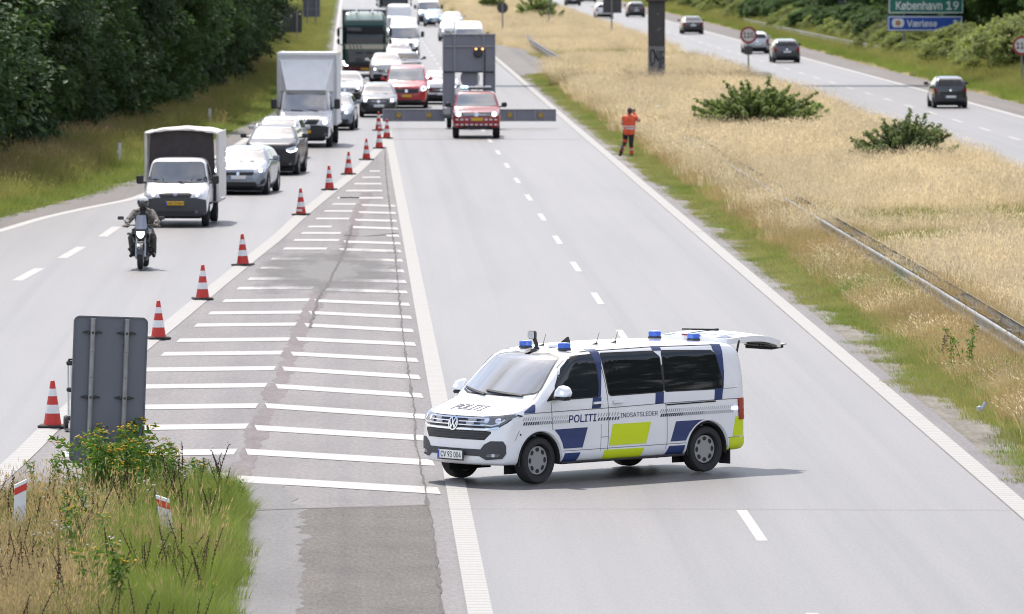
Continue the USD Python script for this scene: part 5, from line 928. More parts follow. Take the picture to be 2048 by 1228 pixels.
def signal_trailer():
    """A truck-mounted sign trailer seen from its back: portal-shaped board, round sign back in its opening, two long folding arms near the ground."""
    Y = 292.0; c = at_depth(938, 250, Y); T = thing("signal_trailer", "tall grey signal board trailer with long side arms standing behind the red pickup", "trailer", (c[0], Y, .004), 0)
    s_ = Y / FPX; zy = lambda py: EYE + (CP + (at_depth(938, py, Y) - CP))[2] - EYE                                        # height behind a pixel row
    Zt, Zm, Zb = zy(68), zy(144), zy(236); hx = 51 * s_; ix = 29 * s_
    GR = look("sign_back_grey", (0.20, 0.205, 0.235), .6, vary=.12, vscale=2.0); FRM = look("frame_galvanised", (0.30, 0.30, 0.31), .5, metal=.5); DK = look("trailer_dark", (0.035, 0.035, 0.04), .6)
    put(T, "top_board", cbox((0, 0, (Zt + Zm) / 2), (2 * hx, .05, Zt - Zm), .01), GR)
    for s in (1, -1):
        put(T, "side_board", cbox((s * (hx + ix) / 2, 0, (Zm + Zb) / 2 - .02), (hx - ix, .05, Zm - Zb), .01), GR); put(T, "edge_profile", cbox((s * (hx + .012), -.02, (Zt + Zb) / 2), (.05, .09, Zt - Zb), .01), FRM); put(T, "upright", cbox((s * ix, -.055, (Zt + Zb) / 2), (.055, .05, Zt - Zb), .008), FRM)
    put(T, "cross_rail", cbox((0, -.045, Zt - .02), (2 * hx + .08, .06, .06), .01), FRM); put(T, "cross_rail", cbox((0, -.06, zy(93)), (2 * hx, .04, .06), .008), FRM); put(T, "hinge_rail", cbox((0, -.055, Zm), (2 * hx, .05, .055), .008), DK)
    lampx = 20 * s_; put(T, "lamp_housing", lathe([(0, -.06), (.16, -.06), (.19, 0), (.19, .06), (0, .06)], 24, "y").apply_translation([lampx - .04, -.10, zy(106)]), DK, 40)
    for dx in (14, 27): put(T, "amber_lamp", lathe([(0, -.03), (.04, -.03), (.048, 0), (0, .03)], 16, "y").apply_translation([dx * s_, -.15, zy(98)]), ORANGE_LIT, 40)
    put(T, "cable", rod((31 * s_, -.09, zy(98)), (31 * s_, -.09, zy(215)), .03), DK)
    put(T, "round_sign", lathe([(0, -.015), (18.5 * s_, -.015), (18.5 * s_, .015), (0, .015)], 40, "y").apply_translation([2 * s_, .05, zy(157)]), GR, 40); put(T, "round_sign_rim", lathe([(18.5 * s_, -.02), (19.8 * s_, -.02), (19.8 * s_, .02), (18.5 * s_, .02), (18.5 * s_, -.02)], 40, "y").apply_translation([2 * s_, .05, zy(157)]), CHECK, 40)
    put(T, "sign_post", rod((2 * s_, .08, zy(240)), (2 * s_, .08, zy(140)), .04), FRM); put(T, "brace", rod((18 * s_, .05, zy(145)), (20 * s_, .05, zy(215)), .035), CHECK)
    za, zb_ = zy(219), zy(242)
    for s, x1 in ((-1, -172), (1, 173)):
        arm = xform(T, "side_arm", (0, -.12, 0)); x0_, x1_ = s * hx * .95, x1 * s_; xc, wd = (x0_ + x1_) / 2, abs(x1_ - x0_)
        put(arm, "panel", cbox((xc, 0, (za + zb_) / 2), (wd, .04, za - zb_), .006), GR); put(arm, "top_profile", cbox((xc, -.025, za), (wd + .04, .04, .04), .008), FRM); put(arm, "bottom_profile", cbox((xc, -.025, zb_), (wd + .04, .04, .035), .008), FRM); put(arm, "end_profile", cbox((x1_, -.025, (za + zb_) / 2), (.05, .05, za - zb_), .008), FRM)
        for px in ((-143, -131, -86, -80) if s < 0 else (80, 92, 132, 143)): put(arm, "divider", cbox((px * s_, -.03, (za + zb_) / 2), (.045, .03, za - zb_ - .05), .006), FRM)
        for px in ((-141, -80) if s < 0 else (81, 143)): put(arm, "yellow_lamp", lathe([(0, -.05), (.10, -.05), (.125, 0), (.125, .02), (0, .02)], 20, "y").apply_translation([px * s_, -.03, (za + zb_) / 2]), look("lamp_yellow", (.36, .24, .05), .4), 40)
    put(T, "drawbar", rod((0, -.1, .45), (0, -3.2, .45), .06), FRM); put(T, "chassis", cbox((0, .3, .45), (1.5, 1.6, .14), .03), DK); put(T, "fender", cbox((-hx + .12, -.5, .72), (.3, .8, .35), .06), look("fender_grey", (.33, .33, .34), .5))
    for s in (1, -1): make_wheel(xform(T, "axle", (s * .82, .3, 0), 90), 0, 0, .33, .2, -s, "steel")
signal_trailer()

# ------------------------------------------------------------------ the opposite carriageway, seen from behind
QO = "cars driving away on the opposite carriageway"
RV = dict(rear_view=True)
car("small_hatchback", "small black hatchback nearest on the opposite carriageway", "car", "hatch", at(1899, 216), 90.5, (3.6, 1.64, 1.47), BLACKP, QO, wheels=(.72, 3.05, .29), front=dict(rplate=.36, tail=(.50, .62, .36, .47)), dark_low=False, g=.07, **RV)
car("hatchback", "dark hatchback with an orange glint at its left tail lamp behind the speed sign", "car", "hatch", at(1572, 125), 90.5, (4.2, 1.76, 1.48), GREYP, QO, front=dict(rplate=.46), **RV)
car("hatchback", "silver hatchback partly hidden by the round speed sign", "car", "hatch", at(1513, 107), 90.5, (4.2, 1.76, 1.48), SILVER, QO, **RV)
car("saloon", "dark saloon with a white plate right of the concrete pillar", "car", "sedan", at(1385, 68), 90.5, (4.6, 1.8, 1.44), BLACKP, QO, front=dict(rplate=.48), **RV)
car("estate_car", "grey car left of the concrete pillar", "car", "hatch", at(1272, 34), 90.5, (4.4, 1.8, 1.5), GREYP, QO, **RV)
car("hatchback", "white car half hidden by the dark hanging sign", "car", "hatch", at(1208, 37), 90.5, (4.3, 1.8, 1.5), WHITE, QO, **RV)
car("hatchback", "dark car furthest to the left at the top of the opposite carriageway", "car", "hatch", at(1146, 11), 90.5, (4.3, 1.8, 1.5), GREYP, QO, **RV)
car("hatchback", "dark car at the very top edge right of the furthest dark car", "car", "hatch", at(1178, 4), 90.5, (4.3, 1.8, 1.5), DARKBLUE, QO, **RV)
# ------------------------------------------------------------------ cones
CONE_R = look("cone_red", (0.50, 0.028, 0.018), .5, vary=.15, vscale=8); CONE_W = look("cone_white", (0.66, 0.66, 0.66), .4, vary=.12, vscale=9); CONE_B = look("cone_base", (0.035, 0.033, 0.03), .85, vary=.3, vscale=10)
def cone(name, label, xy, rz, group=None, h=0.76, tag_white=False):
    T = thing(name, label, "traffic cone", (xy[0], xy[1], 0.0), rz, group, ry=rng.uniform(-1.6, 1.6))
    put(T, "base", cbox((0, 0, .025), (.44, .44, .045), .015), CONE_B)
    r = lambda z: .155 - (.155 - .034) * z / h; zs = [(.045, .235, CONE_R), (.235, .375, CONE_W), (.375, .515, CONE_R), (.515, .635, CONE_W), (.635, h, CONE_R)]
    for k, (a, b, m) in enumerate(zs):
        last = b == h; pr = [(r(a) + (.0 if m is CONE_R else .003), a), (r(b) + (.0 if m is CONE_R else .003), b)] + ([(.018, b + .012), (0, b + .012)] if last else [(r(b) - .01, b)])
        put(T, "tip" if last else "red_band" if m is CONE_R else "white_band", lathe(pr, 28), m, 40)
    if tag_white: put(T, "sticker", cbox((0, -r(.13) - .002, .14), (.16, .012, .07), .003), CONE_W)
cl = ["nearest cone beside the grey sign back", "cone beside the grey sign back's top right corner", "cone above the grey sign back's top edge", "cone level with the motorcycle's rear, fourth from the camera", "cone with white sticker, level with the white pickup's bumper",
      "cone with the silver hatchback behind it to the left", "cone level with the front bumper of the black sport utility car", "cone right of the box truck's front bumper", "cone at the hatched area's tip, left of the last pair", "far right cone below the left barrier arm, on the edge line", "farthest cone in the row, in front of the dark hatchback"]
for (px, py, st), lb in zip([(105, 858, 0), (317, 681, 0), (405, 602, 0), (486, 534, 0), (602, 433, 1), (659, 383, 0), (697, 352, 0), (733, 323, 0), (758.5, 300, 0), (773.5, 280, 0), (757.5, 264, 1)], cl):
    cone("traffic_cone", "red and white striped " + lb, at(px, py - 3), rng.uniform(-25, 25), "traffic cones closing the slip road lane", tag_white=bool(st))

# ------------------------------------------------------------------ the back of the big sign on the grass nose
SIGN_G = look("sign_aluminium_back", (0.125, 0.134, 0.162), .45, metal=.25, vary=.10, vscale=1.5); GALV = look("galvanised_steel", (0.27, 0.27, 0.265), .5, metal=.55, vary=.25, vscale=7); CLAMP = look("clamp_dark", (0.05, 0.05, 0.048), .6, metal=.4)
def gore_sign():
    Y = 101.0; c = at_depth(217, 780, Y); T = xform(W, "roadside_sign", (c[0], Y, c[2]), rz=7.0, ry=2.2, label="big grey sign seen from behind, on two steel posts in the grass nose", category="sign")
    w, h = 1.07, 2.12; face = shapely.box(-w / 2, -h / 2, w / 2, h / 2).buffer(-.09).buffer(.09); d = slab(face, -.012, .012); put(T, "panel", upright(d), SIGN_G, 40)
    rim = face.difference(face.buffer(-.018)); put(T, "rim", upright(slab(rim, .012, .03)), look("sign_rim", (0.13, 0.135, 0.15), .4, metal=.5))
    for x in (-.262, .228):
        post = put(T, "post", rod((x, -.065, -h / 2 - 1.2), (x, -.065, h / 2 - .035), .036, n=16), GALV, 40)
        for z in (.82, -.11):
            put(T, "clamp", cat(cbox((x, -.045, z), (.17, .05, .035), .01), cbox((x - .10, -.03, z + .01), (.08, .03, .022), .006, ry=-14), cbox((x + .10, -.03, z + .01), (.08, .03, .022), .006, ry=14), rod((x, -.105, z - .012), (x, -.105, z + .02), .016), rod((x - .06, -.08, z), (x - .06, -.05, z), .012), rod((x + .06, -.08, z), (x + .06, -.05, z), .012)), CLAMP)
        for z in (.55, .18, -.55): put(T, "rail_bolt", rod((x, -.104, z), (x, -.10, z), .008), CLAMP)
    put(T, "cable_tie", cbox((.195, -.05, .63), (.015, .02, .09), .004), CLAMP)
gore_sign()
def hand_trolley():
    b = at(141, 861); T = thing("hand_trolley", "folding hand trolley with chrome tubes standing behind the grey sign's left edge", "hand truck", (b[0] + .05, b[1], 0), 8)
    for x in (-.08, .09): put(T, "tube", cat(rod((x, 0, .12), (x, .05, 1.10), .016), rod((x + .045, 0, .12), (x + .045, .05, 1.10), .011)), look("chrome_tube", (.55, .56, .58), .25, metal=.9))
    for z in (1.09, .66, .20): put(T, "joint", cbox((.02, .04 * z, z), (.26, .06, .075), .02), BLACK)
    put(T, "handle", path_tube([(-.08, .05, 1.1), (-.06, .05, 1.15), (.10, .05, 1.15), (.13, .05, 1.1)], .018), BLACK); put(T, "toe_plate", cbox((.02, -.14, .03), (.34, .28, .02), .004), BLACK)
    for x in (-.12, .17): put(T, "wheel", lathe([(.03, -.03), (.11, -.03), (.125, 0), (.11, .03), (.03, .03)], 24, "y").apply_transform(trimesh.transformations.rotation_matrix(math.pi / 2, [0, 0, 1])).apply_translation([x, .05, .125]), BLACK, 40)
hand_trolley()

# ------------------------------------------------------------------ marker posts
POSTW = look("post_white", (0.66, 0.66, 0.65), .55, vary=.15, vscale=6); POSTR = look("post_red", (0.50, 0.03, 0.02), .5)
def gore_post(px, py, Y, slope, lean, label):
    c = at_depth(px, py, Y); T = xform(W, "marker_post", (c[0], Y, c[2]), rz=slope * 10, ry=lean, label=label, category="marker post")
    def cut(z0, z1, wd=.15, d=.05): return hull([(x, y, z + slope * x * .5) for x in (-wd / 2, wd / 2) for y in (-d / 2, d / 2) for z in (z0, z1)])
    put(T, "post", cut(-1.2, -.125), POSTW); put(T, "red_band", cut(-.122, -.035, .152, .052), POSTR); put(T, "cap", cut(-.032, .012, .156, .056), POSTW)
gore_post(41, 966, 91.0, 1, 1.5, "white post with red band, left of the two in the grass nose"); gore_post(325, 996, 88.5, -1, -9, "leaning white post with red band in the right part of the grass nose")
for px, py, hh, lb in ((240, 329, .78, "white roadside marker post nearest, left of the white pickup's canvas box"), (420, 249, .70, "white roadside marker post between the canvas box and the box truck")):
    b = at(px, py); T = thing("delineator", lb, "marker post", (b[0], b[1], 0)); put(T, "post", hull([(x, y, z) for x, y in ((-.06, -.03), (.06, -.03), (0, .06)) for z in (0, hh - .05)] + [(0, .06, hh), (-.06, -.03, hh - .02), (.06, -.03, hh - .02)]), POSTW)
    put(T, "reflector", cbox((-.075, -.02, hh * .58), (.06, .03, .10), .008), CHECK); put(T, "cap", cbox((0, .01, hh - .01), (.13, .10, .03), .01, ry=8), look("post_cap_brown", (.3, .22, .18), .6))
b = at_depth(1317, 214, 300.0); T = thing("snow_marker", "thin white marker post with pale top in the dry grass behind the guardrail", "marker post", (b[0], 300.0, 0)); put(T, "post", rod((0, 0, 0), (0, 0, b[2]), .035), POSTW); put(T, "cap", ball((0, 0, b[2]), .09, 2, (1, .6, .8)), POSTW)
b = at_depth(1063, 73, 505.0); T = thing("snow_marker", "white marker post beside the far guardrail end", "marker post", (b[0], 505.0, 0)); put(T, "post", rod((0, 0, 0), (0, 0, b[2]), .05), POSTW); put(T, "cap", cbox((0, 0, b[2]), (.12, .08, .05), .01), POSTW)

# ------------------------------------------------------------------ guardrails
WPROF = [(0, .155), (.03, .155), (.055, .13), (.06, .09), (.035, .05), (.02, .02), (.02, -.02), (.035, -.05), (.06, -.09), (.055, -.13), (.03, -.155), (0, -.155)]
def rail_mesh(pts, out=1, th=.012):
    """A corrugated beam swept along points; out = the side it bulges to."""
    P = np.asarray(pts, float); d = np.gradient(P, axis=0); d[:, 2] = 0; d /= np.linalg.norm(d, axis=1, keepdims=True); n = np.c_[d[:, 1], -d[:, 0], np.zeros(len(d))] * out
    pr = np.array(WPROF); ring = np.vstack([pr, (pr - [th, 0])[::-1]]); k = len(ring); v = np.concatenate([P[i] + ring[:, :1] * n[i] + ring[:, 1:] * [0, 0, 1] for i in range(len(P))]); f = []
    for i in range(len(P) - 1):
        for j in range(k): q = (j + 1) % k; f.append([i * k + j, i * k + q, (i + 1) * k + q, (i + 1) * k + j])
    return v, np.array(f)
RAILM = look("rail_galvanised", (0.37, 0.37, 0.365), .5, metal=.35, vary=.22, vscale=2.5)
def guardrail(label, pts, post_step=4.0, both=False, out=-1, drop=0.0, z=.47):
    T = thing("guardrail", label, "guardrail"); line = LineString(pts); n = int(line.length / 4); P = np.array([line.interpolate(t, normalized=True).coords[0] for t in np.linspace(0, 1, n + 1)])
    zz = np.full(len(P), z); 
    if drop: zz[:4] = np.interp(np.arange(4), [0, 3], [z - drop, z])
    P3 = np.c_[P, zz]; put(T, "beam", rail_mesh(P3 + [.0, 0, 0], out), RAILM, 40)
    if both: put(T, "beam", rail_mesh(P3 + [.42 * -out, 0, 0], -out), RAILM, 40)
    for i in range(0, len(P), max(1, int(post_step / 4))):
        put(T, "post", cbox((P[i, 0] - out * (.10 if not both else .21), P[i, 1], zz[i] / 2), (.10, .05, max(zz[i], .2) + .16), .01), RAILM)
        if both: put(T, "spacer", cbox((P[i, 0] - out * .21, P[i, 1], zz[i]), (.40, .06, .09), .01), GALV)
guardrail("low guardrail running the length of the dry grassy median", [(12.35, 118), (12.42, 150), (12.38, 200), (12.42, 262)], both=True, out=-1, z=.40)
guardrail("guardrail beside the lay-by, its near end disappearing into tall grass", [(12.55, 418.5), (12.5, 444), (12.55, 470), (12.6, 490), (12.9, 514)], out=-1, z=.62)
guardrail("guardrail on the right verge ending below the blue and green direction sign", [(35.0, 452), (34.6, 470), (34.3, 500), (34.2, 560), (34.3, 612)], out=-1, drop=.42, z=.6)
guardrail("guardrail at the top edge, right of the concrete pillar, along the far verge", [(35.3, 655), (35.0, 690), (35.2, 740), (35.4, 830)], out=-1, z=.62)
guardrail("guardrail at the top edge between the far median and the opposite lanes", [(22.0, 742), (22.1, 790), (22.2, 900)], out=1, z=.62)

# ------------------------------------------------------------------ gantry: pillar with graffiti, beam above the picture that casts the band of shade
CONC = look("concrete_dark", (0.075, 0.07, 0.066), .85, vary=.25, vscale=2.0, bump=.3, bscale=18); CONC_L = look("concrete_painted_base", (0.21, 0.205, 0.20), .8, vary=.25, vscale=3); SPRAY = look("spray_paint_dark", (0.025, 0.03, 0.035), .7)
def gantry():
    Y = 377.0; px = lambda x: at_depth(x, 100, Y)[0]; T = thing("gantry", "dark concrete gantry pillar with a pale graffiti covered foot in the median", "gantry", (px(1313), Y, 0)); zr = lambda y: at_depth(1313, y, Y)[2]
    hw = 16.4 * Y / FPX; put(T, "pillar", cbox((0, 0, (zr(92) + zr(-40)) / 2), (2 * hw, .9, zr(-40) - zr(92)), .03), CONC); put(T, "foot", cbox((0, -.004, zr(92) / 2), (2 * hw + .01, .92, zr(92)), .02), CONC_L); put(T, "collar", cbox((0, 0, zr(-2)), (2 * hw + .26, 1.15, .28), .04), CONC)
    # graffiti strokes as flat sprayed lines on the foot
    zt = zr(95); u = lambda x, y: (x * hw, -.466, zt - y)
    for pts in ([(-.72, .15), (-.80, .55), (-.62, .95), (-.30, .80), (-.22, .35), (-.42, .10), (-.72, .15)], [(-.45, .12), (-.15, .45), (.12, .72)], [(.05, .20), (.02, .62), (.30, .60), (.36, .18)], [(.34, .62), (.30, 1.1)], [(.58, .20), (.52, 1.10)], [(.58, .20), (.86, .22)], [(.60, .55), (.82, .52), (.80, .85)]):
        q = [u(*p) for p in pts]; put(T, "graffiti_stroke", cat(*[cbox(((a[0] + b[0]) / 2, -.4665, (a[2] + b[2]) / 2), (math.hypot(b[0] - a[0], b[2] - a[2]) + .05, .006, .065), 0, ry=-math.degrees(math.atan2(b[2] - a[2], b[0] - a[0]))) for a, b in zip(q, q[1:])]), SPRAY)
    for k, y in enumerate((28, 57, 60)): put(T, "bolt_plate", cbox((.05 + .1 * (k % 2), -.456, zr(y)), (.12, .012, .06), .004), CONC_L)
    put(T, "beam", cbox((-3.5, 0, 6.6), (52.0, 1.6, 1.0), .05), CONC)
    for x in (-29.0, 22.0): put(T, "end_pillar", cbox((x, 0, 3.05), (.9, .9, 6.1), .03), CONC)
    for x in (-21, -12, 8, 14): put(T, "overhead_sign", cbox((x, .9, 7.9), (7.5, .2, 4.0), .03), SIGN_G)
    put(T, "walkway", cbox((-3.5, 1.4, 6.0), (50.0, 1.2, .1), .02), GALV)
gantry()

# ------------------------------------------------------------------ road signs
SBACK = look("sign_back_dark", (0.055, 0.055, 0.058), .5, metal=.2); SWHITE = look("sign_white", (0.60, 0.58, 0.57), .45); SRED = look("sign_red", (0.26, 0.03, 0.035), .45); SGREEN = look("sign_green", (0.008, 0.135, 0.095), .45); SBLUE = look("sign_blue", (0.012, 0.065, 0.33), .45); SLETTER = look("sign_lettering", (0.62, 0.64, 0.62), .45)
def speed_sign(px, py, Y, label, r=.47, box=True):
    c = at_depth(px, py, Y); T = thing("speed_limit_sign", label, "road sign", (c[0], Y, 0)); z = c[2]
    put(T, "disc", lathe([(0, -.01), (r, -.01), (r, .012), (0, .012)], 40, "y").apply_translation([0, 0, z]), SWHITE); put(T, "red_ring", upright(slab(Point(0, 0).buffer(r, 24).difference(Point(0, 0).buffer(r * .76, 24)), .012, .02)).apply_translation([0, 0, z]), SRED)
    text_on(T, "numerals", "110", r * .62, INK, (0, -.013, z - r * .31), True, .008, width=r * 1.16); put(T, "post", rod((0, .05, 0), (0, .05, z + r * .8), .045, n=12), GALV, 40)
    if box: put(T, "device_box", cbox((0, -.03, z - r - .38), (.42, .2, .48), .04), SBACK)
speed_sign(1497, 70, 392.0, "round speed limit sign 110 on the median side in front of two driving cars"); speed_sign(2044, 91, 362.0, "round speed limit sign 110 cut by the right picture edge", .50, False)
def direction_sign():
    Y = 452.0; x = lambda p: at_depth(p, 40, Y)[0]; z = lambda p: at_depth(1850, p, Y)[2]; c = x(1851); T = thing("direction_sign", "green direction sign above a blue one on the right bank before dark trees", "road sign", (c, Y, 0)); hw = x(1926) - c
    for nm, m, y0, y1, dx in (("green_panel", SGREEN, -34, 27, .02), ("blue_panel", SBLUE, 32, 62, -.03)):
        put(T, nm, cbox((dx, 0, (z(y0) + z(y1)) / 2), (2 * hw, .06, z(y0) - z(y1)), .02), m); f = shapely.box(dx - hw, z(y1), dx + hw, z(y0)); put(T, "white_border", upright(slab(f.buffer(-.03).difference(f.buffer(-.09)), .031, .036)), SLETTER)
    s = Y / FPX; text_on(T, "lettering", "København", 16 * s, SLETTER, (x(1838) - c, -.032, z(19)), True, .01, width=93 * s); text_on(T, "numerals", "19", 16 * s, SLETTER, (x(1905) - c, -.032, z(19)), True, .01)
    text_on(T, "lettering", "Værløse", 12.5 * s, SLETTER, (x(1844) - c, -.032, z(53)), True, .01, width=60 * s); text_on(T, "numerals", "3", 12.5 * s, SLETTER, (x(1910) - c, -.032, z(53)), True, .01)
    em = Polygon([(-11, -3), (-8, -7.5), (8, -7.5), (11, -3), (11, 3), (8, 7.5), (-8, 7.5), (-11, 3)]).buffer(1.2); em = affinity.scale(em, s, s, origin=(0, 0)); put(T, "emblem_field", upright(slab(em, .031, .036)).apply_translation([x(1796) - c, 0, z(46)]), SLETTER)
    put(T, "emblem_flower", upright(slab(shapely.union_all([Point(3.2 * s * math.cos(a), 3.2 * s * math.sin(a)).buffer(2.4 * s) for a in np.arange(5) * 1.2566]), .036, .041)).apply_translation([x(1796) - c, 0, z(46)]), look("emblem_orange", (.36, .13, .03), .5))
    for p in (1808, 1886): put(T, "post", rod((x(p) - c, .10, 0), (x(p) - c, .10, z(-30)), .07, n=12), GALV, 40)
direction_sign()
def back_sign(name, label, px0, px1, py0, py1, Y, posts, rounded=0, mat=SBACK, to_ground=True):
    a, b = at_depth(px0, py1, Y), at_depth(px1, py0, Y); c = (a[0] + b[0]) / 2; T = thing(name, label, "road sign", (c, Y, 0)); w, h = b[0] - a[0], b[2] - a[2]; zc = (a[2] + b[2]) / 2
    if rounded: put(T, "panel", lathe([(0, -.02), (w / 2, -.02), (w / 2, .02), (0, .02)], 36, "y").apply_translation([0, 0, zc]), mat)
    else:
        put(T, "panel", cbox((0, 0, zc), (w, .05, h), .012), mat)
        for k in (.25, .75): put(T, "stiffener", cbox((0, -.04, a[2] + h * k), (w * .94, .03, .07), .008), GALV if mat is not SBACK else SBACK)
    for x in posts: put(T, "post", rod((x * w / 2, -.07, 0), (x * w / 2, -.07, b[2] - h * .1), .06, n=10), GALV)
back_sign("traffic_sign", "dark sign seen from behind on a slim post left of the white car", 1206, 1243, -12, 26, 549.0, [-.06]); back_sign("traffic_sign", "round dark sign back on a thin post in the far median", 994, 1016, 4, 27, 560.0, [0], 1)
back_sign("traffic_sign", "dark rectangular sign back at the edge of the left forest", 552, 604, 20, 65, 512.0, [-.6, .6]); back_sign("traffic_sign", "blue grey sign back at the top of the left verge beside the road", 606, 640, -30, 34, 600.0, [-.5, .5], mat=look("sign_back_bluegrey", (.10, .105, .14), .5)); back_sign("traffic_sign", "dark sign back among the trees of the right bank", 1676, 1712, -10, 46, 560.0, [0], mat=look("sign_back_brown", (.045, .04, .045), .6))
b = at_depth(1099, 50, 600.0); T = thing("counter_mast", "thin mast with a small grey box in the far median", "mast", (b[0], 600.0, 0)); put(T, "mast", rod((-.05, 0, 0), (-.05, 0, 4.6), .05), GALV); put(T, "box", cbox((.05, -.1, b[2]), (.58, .3, .58), .04), look("box_grey", (.16, .16, .17), .6)); put(T, "lid", cbox((.05, -.1, b[2] + .31), (.64, .36, .06), .02), GALV)
b = at(1959, 829); T = thing("litter", "crumpled whitish litter in the short grass near the right road edge", "litter", (b[0], b[1], 0)); lm = trimesh.creation.icosphere(2, .055); lm.vertices *= 1 + .5 * (meshkit.noise(lm.vertices * 25, 4)[:, None] - .5); put(T, "bag", lm.apply_translation([0, 0, .09]), look("litter_white", (.34, .36, .40), .5)); put(T, "bottle", rod((.02, 0, .05), (.10, .04, .20), .03), look("litter_clear", (.35, .40, .46), .2))
# ------------------------------------------------------------------ people
SKIN = look("skin", (0.36, 0.20, 0.14), .55); 
def chain(bones, length=.022, it=10):
    """One smooth body: the union of hulls of sphere pairs (a, ra, b, rb)."""
    man = None
    for a, ra, b, rb in bones:
        sa, sb = m3.Manifold.sphere(ra, 14).translate(tuple(a)), m3.Manifold.sphere(rb, 14).translate(tuple(b)); h = m3.Manifold.batch_hull([sa, sb]); man = h if man is None else man + h
    m = tm(man.refine_to_length(length)); m.merge_vertices(); trimesh.smoothing.filter_taubin(m, iterations=it); return m
def hand(wrist, palm_dir, finger_dir, thumb_dir, curl=.9, r=.0085):
    """A palm with four unequal bent fingers and a thumb leaving the side of the palm."""
    w = np.asarray(wrist, float); f = np.asarray(finger_dir, float); f /= np.linalg.norm(f); p = np.asarray(palm_dir, float); p /= np.linalg.norm(p); s = np.asarray(thumb_dir, float); s = s - f * (s @ f); s /= np.linalg.norm(s)
    k = w + f * .085; bones = [(w, .024, w + f * .03, .028)] + [(w + f * .03 + s * o, .017, k + s * o, .014) for o in (-.028, -.01, .01, .028)]
    for o, ln in ((.03, .072), (.010, .080), (-.010, .074), (-.030, .058)):
        a = k + s * o; d1 = f * math.cos(curl * .6) + p * math.sin(curl * .6); d2 = f * math.cos(curl * 1.5) + p * math.sin(curl * 1.5); d3 = f * math.cos(curl * 2.2) + p * math.sin(curl * 2.2)
        b = a + d1 * ln * .45; c = b + d2 * ln * .32; e = c + d3 * ln * .25; bones += [(a, r + .001, b, r), (b, r, c, r - .0005), (c, r - .0005, e, r - .0015)]
    t0 = w + f * .03 + s * .034; t1 = t0 + (s * .7 + f * .6) * .035; t2 = t1 + (f * .8 + p * .5) * .03; return bones + [(t0, .014, t1, .011), (t1, .011, t2, .009)]

